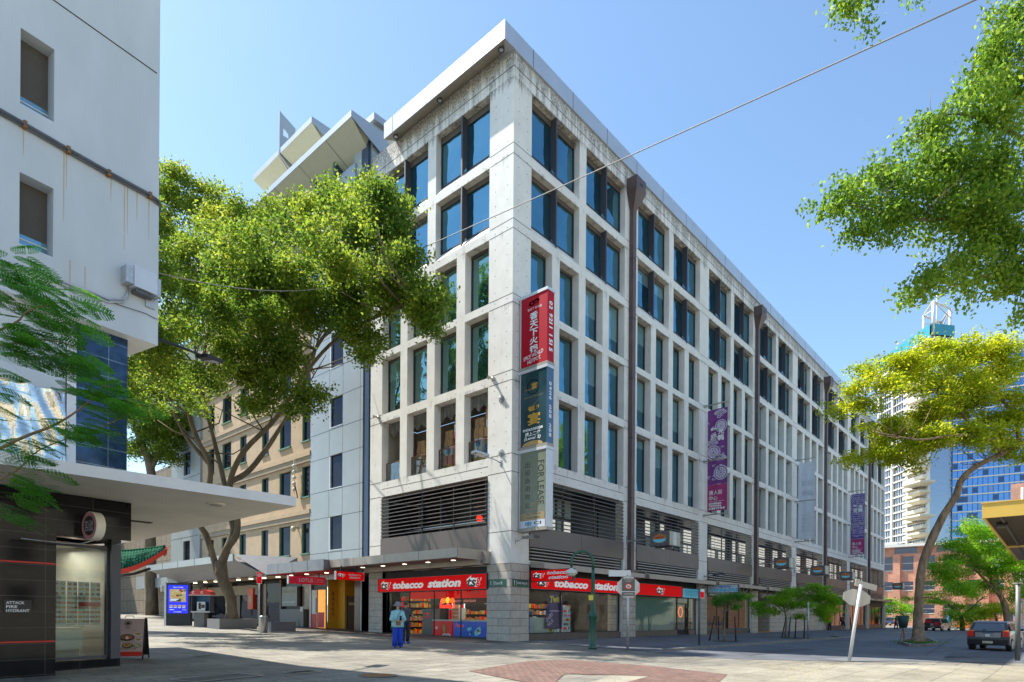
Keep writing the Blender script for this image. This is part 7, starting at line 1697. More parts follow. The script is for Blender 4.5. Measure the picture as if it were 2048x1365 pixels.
# leaning street trees with fine foliage on Little Hay Street
def fine_tree(lb, base, paths, blobs, dep, leafk, barkk, per=34, spread=.34, ls=.20, nm='honey_locust_tree', grp=None, tw=10):
    t = thing(nm, lb, 'tree', tuple(base), 0, grp)
    mb = MB(); ps = []
    for pts, r in paths: ps.append(limb(mb, pts, r, 0, barkk, 10, .14, 4))
    for p in ps: twigs(mb, p[len(p) // 2:], barkk, tw, spread * 4.2, .03)
    mb.build('trunk', t); np_mesh('crown', cloud(blobs, per, spread, ls, shell=.1, up=1.2, asp=.5, flat=.32, droop=.15, lump=8, lr=spread * 1.6), 0, leafk, t, tuple(base)); return t
GD = 36.3
def T5(px, py, o=0): return at(px, py, GD + o)
fine_tree('lime green leaning street tree growing from the kerbed island, its crown before the far towers', gnd(1837, 1288),
 [([gnd(1837, 1290) + Vector((0, 0, -.1)), T5(1836, 1240), T5(1838, 1190), T5(1845, 1130), T5(1866, 1075), T5(1885, 1035), T5(1912, 992), T5(1922, 962), T5(1950, 935), T5(2000, 910), T5(2060, 880)], [.38, .25, .22, .23, .23, .21, .19, .17, .15, .13, .11]),
  ([T5(2000, 910), T5(1985, 880), T5(1950, 860), T5(1900, 800), T5(1840, 780), T5(1760, 800)], [.16, .14, .11, .08, .06, .03]), ([T5(2040, 890), T5(2030, 840), T5(1990, 780), T5(1930, 730)], [.14, .11, .07, .03]), ([T5(1985, 880, -1), T5(1920, 870, -2), T5(1840, 880, -3), T5(1780, 870, -3)], [.09, .07, .05, .03])],
 blobs_px([(1730, 740, 36, 9, 24), (1790, 730, 40, 14, 40), (1690, 812, 40, 16, 28), (1760, 790, 60, 24, 68), (1830, 735, 60, 24, 74), (1880, 700, 60, 22, 68), (1950, 705, 70, 28, 92), (2010, 740, 60, 40, 103), (1900, 760, 80, 34, 132), (1850, 820, 80, 34, 137), (1950, 810, 80, 40, 149), (2030, 810, 50, 50, 115), (1790, 860, 66, 28, 97), (1760, 905, 46, 22, 51), (1850, 880, 80, 32, 120, -1), (1930, 880, 66, 34, 97, -1), (1800, 920, 50, 16, 40), (2010, 870, 50, 36, 63), (2030, 920, 40, 20, 28), (1740, 830, 20, 12, 13), (1712, 925, 14, 7, 4), (1660, 820, 16, 8, 5)], GD), GD, 'lime_leaf', 'bark_brown')
fine_tree('bright green street tree behind the parked dark car', at(2010, 1262, 62),
 [([at(2018, 1262, 62) - NZ * .5, at(2012, 1220, 62), at(2000, 1190, 62), at(1985, 1165, 62), at(1975, 1140, 62)], [.34, .28, .22, .18, .08]), ([at(1998, 1190, 62), at(1960, 1150, 62), at(1930, 1120, 62)], [.16, .1, .04])],
 blobs_px([(1950, 1060, 46, 18, 90), (1915, 1090, 44, 18, 90), (1980, 1090, 52, 26, 140), (1900, 1130, 44, 24, 110), (1960, 1130, 60, 28, 170), (2020, 1120, 44, 36, 140), (2035, 1160, 30, 30, 80), (1900, 1160, 34, 16, 60), (2000, 1060, 30, 16, 50), (1990, 1170, 26, 16, 40), (2030, 1200, 16, 26, 30)], 62), 62, 'green_leaf', 'bark_brown', spread=.45, ls=.2)
fine_tree('dark spreading low tree behind the car, in front of the brick building', at(1925, 1262, 80),
 [([at(1925, 1256, 80) - NZ * .5, at(1922, 1235, 80), at(1905, 1215, 80), at(1880, 1200, 80), at(1845, 1195, 80)], [.3, .24, .16, .1, .05]), ([at(1922, 1235, 80), at(1945, 1215, 80), at(1965, 1195, 80)], [.2, .12, .05])],
 blobs_px([(1870, 1200, 46, 8, 46), (1915, 1185, 50, 9, 60), (1890, 1170, 44, 9, 50), (1950, 1175, 40, 10, 50), (1940, 1215, 40, 8, 40), (1900, 1228, 34, 8, 34), (1965, 1230, 30, 12, 36), (1935, 1245, 26, 12, 40)], 80), 80, 'green_leaf', 'bark', spread=.5, ls=.24)
fine_tree('small bright tree low between the dark car and the brick building', at(1990, 1260, 70), [([at(1995, 1260, 70), at(1992, 1235, 70), at(1985, 1220, 70)], [.14, .1, .05])],
 blobs_px([(1985, 1222, 34, 12, 60), (1965, 1232, 22, 8, 26), (2010, 1215, 20, 10, 28)], 70), 70, 'lime_leaf', 'bark', spread=.4, ls=.2, tw=4)
fine_tree('thin flat-topped tree at the far street end left of the leaning trunk', at(1800, 1250, 90), [([at(1808, 1252, 90), at(1808, 1232, 90), at(1790, 1222, 90)], [.16, .12, .05])],
 blobs_px([(1790, 1205, 26, 5, 24), (1760, 1222, 40, 5, 34), (1810, 1218, 30, 6, 26), (1800, 1240, 22, 5, 16)], 90), 90, 'green_leaf', 'bark', spread=.5, ls=.26, tw=5)
# footpath trees
def stakes(pts, h, lb, parent_lb=None):
    for i, (x, y, dx, dy) in enumerate(pts):
        g = G(x, y); mb = MB(); mb.tube([(x, y, g - .05), (x + dx, y + dy, g + h)], [.045, .035], 'stake_wood', 6); o = mb.build('tree_stake', loc=(x, y, g)); tag(o, lb[i], 'stake', 'dark timber stakes round the footpath trees')
mat('stake_wood', (0.045, 0.03, 0.025), 0.8, var=0.2)
g = gnd(1571, 1276); d1 = (g - CAM).dot(CF)
t1 = fine_tree('small bright green street tree with dark stakes before the arcade entrance', g,
 [([g, at(1572, 1240, d1), at(1568, 1215, d1), at(1560, 1190, d1)], [.07, .06, .045, .02]), ([at(1570, 1225, d1), at(1600, 1200, d1), at(1630, 1185, d1)], [.045, .03, .015]), ([at(1570, 1225, d1), at(1545, 1205, d1), at(1525, 1200, d1)], [.04, .03, .012])],
 blobs_px([(1545, 1205, 40, 12, 90), (1535, 1222, 30, 9, 60), (1580, 1190, 36, 12, 90), (1620, 1180, 40, 12, 114), (1650, 1195, 30, 12, 90), (1600, 1210, 36, 12, 84), (1645, 1218, 32, 13, 90), (1670, 1208, 14, 12, 36), (1655, 1238, 16, 10, 33), (1600, 1232, 20, 6, 24), (1500, 1192, 22, 4, 21), (1515, 1212, 16, 5, 18)], d1), d1, 'green_leaf', 'bark_light', spread=.20, ls=.10, nm='street_tree', tw=6)
g = gnd(1449, 1283); d2 = (g - CAM).dot(CF)
t2 = fine_tree('thin pale-trunked sapling with dark foliage before the gelato shop', g,
 [([g, at(1449, 1250, d2), at(1450, 1225, d2), at(1453, 1205, d2), at(1450, 1190, d2)], [.055, .045, .035, .025, .01]), ([at(1450, 1225, d2), at(1468, 1205, d2), at(1485, 1192, d2)], [.03, .02, .008]), ([at(1450, 1230, d2), at(1432, 1210, d2)], [.025, .01])],
 blobs_px([(1450, 1195, 32, 10, 66), (1430, 1208, 20, 7, 27), (1475, 1190, 24, 7, 39), (1465, 1210, 20, 6, 24)], d2), d2, 'feather_leaf', 'bark_light', spread=.15, ls=.07, nm='sapling', tw=6)
gp_ = lambda px, py: gnd(px, py)
q = [gp_(1418, 1283), gp_(1437, 1280), gp_(1472, 1284), gp_(1563, 1277), gp_(1577, 1276), gp_(1590, 1277), gp_(1608, 1277)]
stakes([(q[0].x, q[0].y, .12, -.25), (q[1].x, q[1].y, .2, .1), (q[2].x, q[2].y, .0, .08), (q[3].x, q[3].y, .55, -.1), (q[4].x, q[4].y, .35, 0), (q[5].x, q[5].y, .2, 0), (q[6].x, q[6].y, .1, 0)], 1.35,
 ['left stake of the thin sapling', 'leaning middle stake behind the thin sapling', 'right upright stake of the thin sapling', 'leftmost leaning stake of the small bright tree', 'second stake from left of the small bright tree', 'third stake from left of the small bright tree', 'rightmost stake of the small bright tree'])
# soil patches
for (px, py, r, lb) in ((1452, 1284, .7, 'brown soil square round the thin sapling'), (1585, 1277, .8, 'brown soil square round the small bright tree')):
    p = gnd(px, py); mb = MB(); P = [(p.x + r * 1.5 * math.cos(a), p.y + r * math.sin(a), G(p.x + r * 1.5 * math.cos(a), p.y + r * math.sin(a)) + .021) for a in np.linspace(0, 2 * PI, 12, endpoint=False)]; mb.face(P, 'soil'); o = mb.build('soil'); o['kind'] = 'structure'
# kerbed island
i0 = gnd(1837, 1290); t = thing('tree_island', 'low stone kerbed island of soil round the leaning tree trunk', 'kerb', tuple(i0))
mb = MB(); a = .0
cor = [gnd(1800, 1288), gnd(1822, 1294.5), gnd(1850, 1294.5), gnd(1874, 1288), gnd(1858, 1281), gnd(1812, 1281)]
for i in range(6):
    p, q_ = cor[i], cor[(i + 1) % 6]; d_ = (q_ - p); d_.z = 0; L_ = d_.length; d_.normalize(); nn = d_.cross(NZ); c = (p + q_) / 2; mb.obox(Vector((c.x, c.y, G(c.x, c.y) + .06)), d_ * L_ / 2, nn * .09, NZ * .09, 'kerb_stone')
mb.build('kerb_ring', t); mb = MB(); mb.face([(p.x, p.y, G(p.x, p.y) + .11) for p in cor], 'soil'); mb.build('soil_bed', t)
gr = np.array([(i0.x + random.gauss(0, .6), i0.y + random.gauss(0, .5), G(i0.x, i0.y) + .16) for _ in range(350)]); o = np_mesh('ground_plants', leaf_quads(gr, .16, up=0, asp=.3), 0, 'feather_leaf', None, (0, 0, 0)); tag(o, kind='stuff', label='low green ground cover on the kerbed island', cat='plants')
for px, lb in ((1812, 'dark green conical planter on a thin stand left of the leaning trunk'),):
    p = at(1806, 1287, 35.5); t = thing('cone_planter', lb, 'planter', tuple(p)); mb = MB(); s_ = 35.5 / FPX
    mb.lathe((p.x, p.y, p.z + 31 * s_), [(7 * s_, 0), (11 * s_, 24 * s_), (9 * s_, 24 * s_)], 'navy_green', 12); mb.build('pot', t); mb = MB()
    for a in (0, 2.1, 4.2): mb.tube([(p.x + .18 * math.cos(a), p.y + .18 * math.sin(a), p.z), (p.x, p.y, p.z + 31 * s_)], .02, 'rust', 5)
    mb.build('stand', t)
mat('wire_grey', (0.30, 0.27, 0.24), 0.6, var=0.1); mat('galv_light', (0.66, 0.67, 0.68), 0.4, metal=0.3, var=0.05); mat('glass_pale', (0.6, 0.62, 0.6), 0.2, var=0); mat('plate_back', (0.52, 0.49, 0.43), 0.5, var=0.06); mat('post_grey', (0.16, 0.17, 0.165), 0.5, metal=0.2, var=0.2); mat('booth_red', (0.62, 0.03, 0.015), 0.35, var=0.05)
# ------------------------------------------------------------ street furniture
# green swan-neck lamp
bx, by = -.72, -4.94; bz = G(bx, by)
t = thing('street_lamp', 'dark green swan-neck lamp post with round white lamp in front of the red fascia', 'street lamp', (bx, by, bz))
mb = MB()
mb.lathe((bx, by, bz), [(.17, 0), (.18, .06), (.145, .14), (.135, 1.15), (.15, 1.18), (.19, 1.30), (.19, 1.34), (.13, 1.40), (.085, 1.5), (.075, 2.55), (.10, 2.60), (.10, 2.66), (.062, 2.72), (.058, 3.1)], 'green_paint', 18)
dl = -CR0; r = .42
P = [Vector((bx, by, bz + 3.1))] + [Vector((bx, by, bz + 3.38)) + dl * (r - r * math.cos(a)) + NZ * (r * math.sin(a)) for a in np.linspace(0, PI, 11)] + [Vector((bx, by, bz + 3.15)) + dl * 2 * r]
mb.tube(P, [.055] * 4 + [.048] * (len(P) - 4), 'green_paint', 10); mb.build('post', t)
e = P[-1]; mb = MB(); mb.lathe(e, [(.03, .02), (.07, -.03), (.20, -.10), (.24, -.20), (.22, -.24), (.2, -.24)], 'poster_paper', 20); mb.build('lamp_shade', t)
mb = MB(); mb.lathe(e, [(.10, -.32), (.16, -.28), (.18, -.245)], 'glass_pale', 16); mb.build('lens', t)
mb = MB(); mb.box(bx - .14, bx - .12, by - .1, by + .1, bz + 1.9, bz + 2.1, 'poster_yellow'); mb.build('sticker', t)
# direction sign pole
px, py_ = -.17, -6.17; pz = G(px, py_)
t = thing('traffic_sign', 'silver pole with blank street plate above a grey octagonal sign backed by a brown notice', 'traffic sign', (px, py_, pz))
mb = MB(); mb.lathe((px, py_, pz), [(.05, 0), (.05, 2.85)], 'galv', 12); mb.build('pole', t)
fwd = Vector((CF.x, CF.y, 0)); rt = CR0
def oct_(mb, c, u, r, k, th): 
    mb.prism([c + u * r * math.cos(PI / 8 + i * PI / 4) + NZ * r * .92 * math.sin(PI / 8 + i * PI / 4) for i in range(8)], u.cross(NZ) * -th, k)
c = Vector((px, py_, pz + 2.42)) - fwd * .06; mb = MB(); oct_(mb, c + rt * .0, rt, .46, 'galv', .015); mb.build('octagon_plate', t)
mb = MB(); c2 = c - fwd * .03 + rt * .0; mb.obox(c2, rt * .24, fwd * .01, NZ * .33, 'brown_panel'); mb.obox(c2 + NZ * -.17 - fwd * .0, rt * .2401, fwd * .011, NZ * .012, 'sign_white'); mb.build('notice', t)
mb = MB(); c3 = c2 - fwd * .013; mb.disc(c3 + NZ * .03, rt * .13, NZ * .10, 'sign_white', 20); mb.ring(c3 + NZ * .03 - fwd * .002, rt * .13, NZ * .10, .78, 'sign_red', 20); mb.text('3t', c3 + NZ * -.01 - rt * .06 - fwd * .004, rt, NZ, .12, .08, 'sign_black', bold=.03); mb.text('NO ENTRY', c3 - rt * .16 + NZ * .26, rt, NZ, .32, .035, 'sign_white'); mb.text('BUSES', c3 - rt * .1 + NZ * .2, rt, NZ, .2, .03, 'sign_white'); mb.text('LOADING', c3 - rt * .18 - NZ * .28, rt, NZ, .36, .05, 'sign_white'); mb.build('lettering', t)
mb = MB(); mb.obox(Vector((px, py_, pz + 2.95)) - rt * .32, rt * .42, fwd * .012, NZ * .12, 'light_metal'); mb.box(px - .05, px + .05, py_ - .05, py_ + .05, pz + 2.8, pz + 2.9, 'galv'); mb.build('name_plate', t)
# leaning pole
p0 = Vector((2.42, -13.18, G(2.42, -13.18))); p1 = at(1722, 1170, 20.82)
t = thing('traffic_sign', 'leaning silver pole with the pale back of an octagonal stop sign', 'traffic sign', tuple(p0))
mb = MB(); mb.tube([p0, p1], .055, 'galv_light', 12); mb.build('pole', t)
mat('galv_light', (0.66, 0.67, 0.68), 0.4, metal=0.3, var=0.05); mat('glass_pale', (0.6, 0.62, 0.6), 0.2, var=0)
ax = (p1 - p0).normalized(); c = at(1716, 1196, 20.9); ur = (rt - ax * rt.dot(ax)).normalized(); nn = ur.cross(ax)
mb = MB(); mb.prism([c + fwd * .07 + ur * .50 * math.cos(PI / 8 + i * PI / 4) + ax * .30 * math.sin(PI / 8 + i * PI / 4) for i in range(8)], fwd * .012, 'plate_back'); mb.build('stop_plate', t)
mat('plate_back', (0.52, 0.49, 0.43), 0.5, var=0.06)
mb = MB(); c = at(1734, 1171, 20.9); mb.obox(c + fwd * .07, (ur + ax * -.10).normalized() * .38, ax * .10, fwd * .01, 'plate_back'); mb.build('name_plate', t)
# plain posts on the footpath
def post(x, y, h, r, k, lb, top=None):
    g = G(x, y); t = thing('sign_post', lb, 'post', (x, y, g)); mb = MB(); mb.lathe((x, y, g), [(r, 0), (r, h)], k, 10); mb.build('pole', t)
    if top:
        mb = MB(); top(mb, x, y, g + h); mb.build('plate', t)
post(6.59, -5.9, 2.75, .045, 'galv_dark', 'thin grey post with a small red and white parking plate before the second pier', lambda mb, x, y, z: (mb.obox(Vector((x, y, z - .35)) + rt * .13, rt * .10, fwd * .008, NZ * .22, 'sign_white'), mb.obox(Vector((x, y, z - .40)) + rt * .13 - fwd * .01, rt * .08, fwd * .004, NZ * .14, 'sign_red')))
q = gnd(1616, 1279); post(q.x, q.y, 2.35, .055, 'galv', 'thin grey post right of the small bright footpath tree')
post(9.19, -17.28, 2.9, .085, 'post_grey', 'thick grey post at the right edge before the parked dark car', lambda mb, x, y, z: mb.obox(Vector((x, y, z)), rt * .1, fwd * .1, NZ * .02, 'galv'))
# bin, bench block, red sign pole on Dixon Street
x, y = -5.96, 11.2; g = G(x, y)
t = thing('litter_bin', 'round steel bin at the foot of the small red sign pole', 'bin', (x, y, g)); mb = MB(); mb.lathe((x, y, g), [(.17, 0), (.20, .02), (.20, .78), (.21, .80), (.19, .84), (.15, .84)], 'steel', 20); mb.build('drum', t)
t = thing('parking_sign', 'small red and white parking sign on a thin pole behind the steel bin', 'traffic sign', (x - .1, y + .25, g)); mb = MB(); mb.lathe((x - .1, y + .25, g), [(.035, 0), (.035, 3.0)], 'galv', 8); mb.build('pole', t); mb = MB(); c = Vector((x - .13, y + .2, g + 2.75)); mb.obox(c, rt * .13, fwd * .01, NZ * .30, 'sign_white'); mb.obox(c - fwd * .012, rt * .115, fwd * .004, NZ * .28, 'sign_red'); mb.ring(c - fwd * .018 + NZ * .12, rt * .08, NZ * .09, .75, 'sign_white', 14); mb.text('P', c - fwd * .018 + NZ * .06 - rt * .03, rt, NZ, .06, .11, 'sign_white', bold=.03); mb.build('plate', t)
x, y = -3.9, 12.6; g = G(x, y); mb = MB(); mb.box(x - 1.0, x + .4, y - .1, y + .5, g, g + .46, 'granite'); mb.box(x - 1.0, x + .42, y - .12, y + .52, g + .461, g + .50, 'granite'); o = mb.build('stone_bench', loc=(x, y, g)); tag(o, 'low dark granite bench block right of the steel bin', 'bench')
x, y = -5.4, 16.2
mb = MB(); g = G(x, y); mb.box(x - .9, x + 1.2, y - .7, y - .5, g, g + .55, 'granite'); mb.box(x + 1.0, x + 1.2, y - .499, y + .9, g, g + .55, 'granite'); mb.box(x - .9, x - .7, y - .499, y + .9, g, g + .55, 'granite'); o = mb.build('tree_planter', loc=(x, y, g)); tag(o, 'granite planter box round the foot of the big fig trunk', 'planter')
# totem screen
c = at(357, 1250, 36.8); c.z = G(c.x, c.y); s_ = 36.8 / FPX
t = thing('display_totem', 'tall black street kiosk with bright blue advertising screen', 'screen', tuple(c))
u = rt; h0 = c.z
mb = MB(); mb.obox(c + NZ * (1.28), u * .76, fwd * .12, NZ * 1.27, 'black'); mb.obox(c - u * .72 + NZ * 1.28 - fwd * .02, u * .06, fwd * .13, NZ * 1.275, 'steel'); mb.build('case', t)
F = lambda a, z, o_=.0: c + u * a + NZ * z - fwd * (.125 + o_)
def rc(mb, a0, a1, z0, z1, k, o_=.004): mb.face([F(a0, z0, o_), F(a1, z0, o_), F(a1, z1, o_), F(a0, z1, o_)], k)
mb = MB(); rc(mb, -.58, .62, .75, 2.42, 'screen_blue'); mb.build('screen', t)
mb = MB(); rc(mb, -.46, .50, 1.42, 2.18, 'screen_food', .008); rc(mb, -.44, .2, 1.44, 1.62, 'bowl_dark', .010)
for i in range(3): rc(mb, -.42, .1 - .08 * i, 1.58 - i * .045, 1.60 - i * .045, 'screen_white', .012)
rr = random.Random(2)
for i in range(14): mb.disc(F(rr.uniform(-.1, .45), rr.uniform(1.72, 2.12), .012 + i * .0004), u * .09, NZ * .06, rr.choice(['food_c', 'poster_yellow', 'neon_soft', 'sign_white', 'cargo_red']), 9)
for i in range(4): rc(mb, -.47 + i * .25, -.27 + i * .25, 1.12, 1.24, 'screen_food', .008); rc(mb, -.47 + i * .25, -.30 + i * .25, 1.07, 1.09, 'screen_white', .008)
rc(mb, .28, .52, .93, .98, 'poster_yellow', .008); rc(mb, -.47, -.2, .95, .97, 'screen_white', .008)
mb.text("What's On Sydney", F(-.26, 2.25, .006), u, NZ, .60, .07, 'screen_white'); mb.text('CITY OF SYDNEY', F(-.2, .80, .006), u, NZ, .44, .05, 'screen_white'); mb.build('picture', t)
# phone booth
c = at(405, 1252, 36.0); c.z = G(c.x, c.y)
t = thing('phone_booth', 'public telephone booth with curved orange-red hood right of the blue screen', 'phone booth', tuple(c)); F = lambda a, z, d=0: c + u * a + NZ * z - fwd * d
mb = MB(); mb.obox(F(-.1, .42), u * .30, fwd * .2, NZ * .42, 'granite'); mb.obox(F(.0, .88), u * .55, fwd * .28, NZ * .035, 'steel'); mb.build('base', t)
mb = MB(); mb.obox(F(0, 1.4, -.22), u * .5, fwd * .02, NZ * .5, 'booth_blue'); mb.obox(F(-.52, 1.4), u * .015, fwd * .25, NZ * .52, 'frame_grey'); mb.obox(F(.52, 1.4), u * .015, fwd * .25, NZ * .52, 'frame_grey'); mb.build('side_panel', t)
mb = MB(); mb.obox(F(-.02, 1.2, .0), u * .24, fwd * .14, NZ * .26, 'steel'); mb.obox(F(-.1, 1.22, .15), u * .05, fwd * .03, NZ * .18, 'black'); mb.obox(F(.09, 1.2, .15), u * .09, fwd * .01, NZ * .1, 'dark_frame'); mb.build('telephone', t)
mb = MB(); P = [(-.62, 1.86), (-.50, 2.08), (-.30, 2.16), (.30, 2.16), (.52, 2.06), (.64, 1.86)]; mb.prism([F(a, z, .32) for a, z in P], fwd * .64, 'booth_red'); mb.obox(F(0, 1.84), u * .66, fwd * .33, NZ * .02, 'poster_paper'); mb.build('hood', t)
mb = MB(); [mb.ring(F(a, 2.0, .325), u * .085, NZ * .075, .55, 'sign_white', 14, a0=.6, a1=5.6) for a in (-.38, .12)]; mb.build('emblem', t)
# Chinese gate roof at the left
t = thing('gate_roof', 'green tiled upturned gate roof with red eaves behind the sandwich board', 'gate', tuple(at(260, 1235, 30)))
GDp = 30.0
mb = MB()
N = 24; ln = []; 
for i in range(N + 1):
    q = i / N; X_ = 190 + (330 - 190) * q; up_ = 40 * max(0, (q - .25) / .75) ** 1.8
    ln.append((X_, 1146 - up_ * 1.05, 1128 - up_ * .85, 1103 - up_ * .24))
def Pt(x, y, d): return at(x, y, d)
for i in range(N):
    a, b = ln[i], ln[i + 1]
    rows = 6
    for j in range(rows):
        e0, e1 = j / rows, (j + 1) / rows; cur = lambda L_, e: (L_[0] - 0 * e, L_[1] - 6 + (L_[3] - L_[1] + 6) * (e ** .8), GDp - .9 + 1.6 * e)
        mb.face([Pt(*cur(a, e0)), Pt(*cur(b, e0)), Pt(*cur(b, e1)), Pt(*cur(a, e1))], 'roof_green')
    for e in np.linspace(.0, 1, 2):
        pass
    if i % 1 == 0: mb.tube([Pt(*cur(a, 0)), Pt(*cur(a, .5)), Pt(*cur(a, 1))], .035, 'roof_green', 5)
for e in (.2, .4, .6, .8): mb.tube([Pt(*cur(L_, e)) for L_ in ln], .02, 'roof_green', 4)
mb.tube([Pt(L_[0], L_[3], GDp + .7) for L_ in ln], .08, 'roof_green', 6); mb.build('tiled_roof', t)
mb = MB()
for i in range(N):
    a, b = ln[i], ln[i + 1]; mb.hexa([Pt(a[0], a[1] + 4, GDp - .9), Pt(b[0], b[1] + 4, GDp - .9), Pt(b[0], b[1] + 4, GDp - .7), Pt(a[0], a[1] + 4, GDp - .7), Pt(a[0], a[1] - 6, GDp - .95), Pt(b[0], b[1] - 6, GDp - .95), Pt(b[0], b[1] - 6, GDp - .7), Pt(a[0], a[1] - 6, GDp - .7)], 'gate_red')
a = ln[-1]; mb.prism([Pt(a[0], a[1] + 5, GDp - .92), Pt(a[0] + 3, a[3], GDp + .6), Pt(a[0] + 1, a[3] + 4, GDp + .8), Pt(a[0] - 4, a[1] + 9, GDp - .5)], fwd * .15, 'gate_red'); mb.build('eave', t)
mb = MB(); mb.tube([Pt(200, 1160, GDp), Pt(270, 1148, GDp), Pt(300, 1138, GDp)], .07, 'dark_wall', 6); mb.tube([Pt(225, 1152, GDp + .5), Pt(225, 1238, GDp + .5)], .22, 'gate_red', 10); mb.build('beam', t)
# overhead wires
def wire(lb, pts, r, k='galv_dark', sag=.15):
    P = []
    for i in range(17):
        q = i / 16; P.append(pts[0] + (pts[1] - pts[0]) * q - NZ * sag * 4 * q * (1 - q))
    mb = MB(); mb.tube(P, r, k, 6); o = mb.build('overhead_wire'); tag(o, lb, 'wire')
wire('long pale overhead cable crossing the sky from the tree to the upper right', [at(700, 560, 30), at(1985, -15, 12)], .016, 'wire_grey', .04)
mat('wire_grey', (0.30, 0.27, 0.24), 0.6, var=0.1)
wire('thin slack cable from the pale building to the big fig tree', [Vector((E0.x + .02, E0.y + .15, 9.6)), at(712, 560, 30)], .012, 'wire_grey', .5)
mat('hatch_grey', (0.22, 0.24, 0.28), 0.15, metal=0.5, var=0.1)
# ------------------------------------------------------------ people
def skin_body(name, joints, edges, radii, k, parent, sub=1):
    me = bpy.data.meshes.new(name); me.from_pydata([tuple(j) for j in joints], edges, []); me.update()
    o = bpy.data.objects.new(name, me); COL.objects.link(o)
    md = o.modifiers.new('s', 'SKIN'); me.skin_vertices.new() if hasattr(me.skin_vertices, 'new') and not me.skin_vertices else None
    if not me.skin_vertices:
        bm = bmesh.new(); bm.from_mesh(me); bm.verts.layers.skin.verify(); bm.to_mesh(me); bm.free()
    for i, r in enumerate(radii):
        sv = me.skin_vertices[0].data[i]; sv.radius = (r, r) if not hasattr(r, '__len__') else r; sv.use_root = (i == 0)
    md.use_smooth_shade = True
    m2 = o.modifiers.new('d', 'SUBSURF'); m2.levels = sub; m2.render_levels = sub
    dg = bpy.context.evaluated_depsgraph_get(); me2 = bpy.data.meshes.new_from_object(o.evaluated_get(dg))
    bpy.data.objects.remove(o); bpy.data.meshes.remove(me); me2.name = name
    me2.materials.clear(); me2.materials.append(MATS[k])
    for p in me2.polygons: p.use_smooth = True
    o = bpy.data.objects.new(name, me2); COL.objects.link(o); o.parent = parent
    return o
def person(lb, loc, rz, H=1.65, top='tee_dark', bottom='navy_cloth', hat=None, arms='down', shorts=False, wide=False, skin='skin', bag=None, back=False, stride=.0, group=None, hairk='hair_dark'):
    t = thing('person', lb, 'person', loc, rz, group); s = H / 1.70
    V = lambda x, y, z: (x * s, y * s, z * s)
    # faces -y in local space
    hand = {'down': [V(-.24, -.05, .80), V(.24, -.05, .80)], 'phone': [V(-.05, -.26, 1.02), V(.09, -.28, 1.04)], 'reach': [V(-.24, -.05, .80), V(.42, -.30, 1.0)], 'lift': [V(-.30, -.10, 1.38), V(.24, -.04, .82)]}[arms]
    elb = {'down': [V(-.25, .03, 1.07), V(.25, .03, 1.07)], 'phone': [V(-.25, -.03, 1.08), V(.25, -.03, 1.08)], 'reach': [V(-.25, .03, 1.07), V(.30, -.08, 1.10)], 'lift': [V(-.30, .02, 1.12), V(.25, .03, 1.07)]}[arms]
    J = [V(0, 0, .95), V(0, .01, 1.12), V(0, 0, 1.32), V(0, 0, 1.42), V(0, -.015, 1.50), V(0, -.03, 1.58), V(0, -.03, 1.65),
         V(-.17, 0, 1.38), elb[0], hand[0], V(.17, 0, 1.38), elb[1], hand[1],
         V(-.09, 0, .90), V(-.10 - stride * .1, -.02 - stride, .50), V(-.11, .02 - stride * .5, .09), V(-.11, -.10 - stride * .6, .035),
         V(.09, 0, .90), V(.10, -.02 + stride, .50), V(.11, .02 + stride, .09), V(.11, -.10 + stride, .035)]
    E = [(0, 1), (1, 2), (2, 3), (3, 4), (4, 5), (5, 6), (2, 7), (7, 8), (8, 9), (2, 10), (10, 11), (11, 12), (0, 13), (13, 14), (14, 15), (15, 16), (0, 17), (17, 18), (18, 19), (19, 20)]
    R = [.13, .12, .13, .06, .052, .085, .07, .06, .042, .03, .06, .042, .03, .085, .055, .042, .035, .085, .055, .042, .035]
    skin_body('body', J, E, [r * s for r in R], skin, t, 1)
    # hands: palm with five fingers
    for hnd, el in ((hand[0], elb[0]), (hand[1], elb[1])):
        hv = Vector(hnd); d = (hv - Vector(el)).normalized(); sd = d.cross(Vector((0, 0, 1)));
        if sd.length < .1: sd = Vector((1, 0, 0))
        sd.normalize(); up = sd.cross(d); mb = MB(); mb.tube([hv, hv + d * .05 * s, hv + d * .085 * s], [.026 * s, .036 * s, .034 * s], skin, 8, flat=.5)
        for i, L_ in enumerate((.065, .075, .07, .055)):
            b = hv + d * .08 * s + sd * (-.027 + .018 * i) * s; mb.tube([b, b + d * L_ * .5 * s - up * .008 * s, b + d * L_ * .85 * s - up * .03 * s], [.0095 * s, .009 * s, .007 * s], skin, 5)
        b = hv + d * .03 * s - sd * .03 * s; mb.tube([b, b + (d - sd).normalized() * .035 * s, b + (d * 1.4 - sd * .6).normalized() * .06 * s - up * .01], [.011 * s, .01 * s, .008 * s], skin, 5)
        mb.build('hand', t, local=True)
    # face
    mb = MB(); fz = 1.585 * s; fy = -.118 * s
    mb.prism([(-.012 * s, fy, fz - .01), (.012 * s, fy, fz - .01), (.004, fy - .02 * s, fz - .01), (0, fy + .005, fz + .03 * s)], (0, .004, 0), skin)
    for q in (-1, 1): mb.ball((q * .03 * s, fy + .012 * s, fz + .03 * s), .008 * s, 'bowl_dark', 6); mb.ball((q * .082 * s, -.03 * s, fz + .01), .02 * s, skin, 6, sx=.5)
    mb.box(-.022 * s, .022 * s, fy + .002, fy + .012, fz - .042 * s, fz - .034 * s, 'cargo_red'); mb.build('face', t, local=True)
    mb = MB(); mb.ball((0, -.005 * s, 1.625 * s), .098 * s, hairk, 12, sz=.95); mb.build('hair', t, local=True)
    # top
    w_ = 1.25 if wide else 1.0; mb = MB()
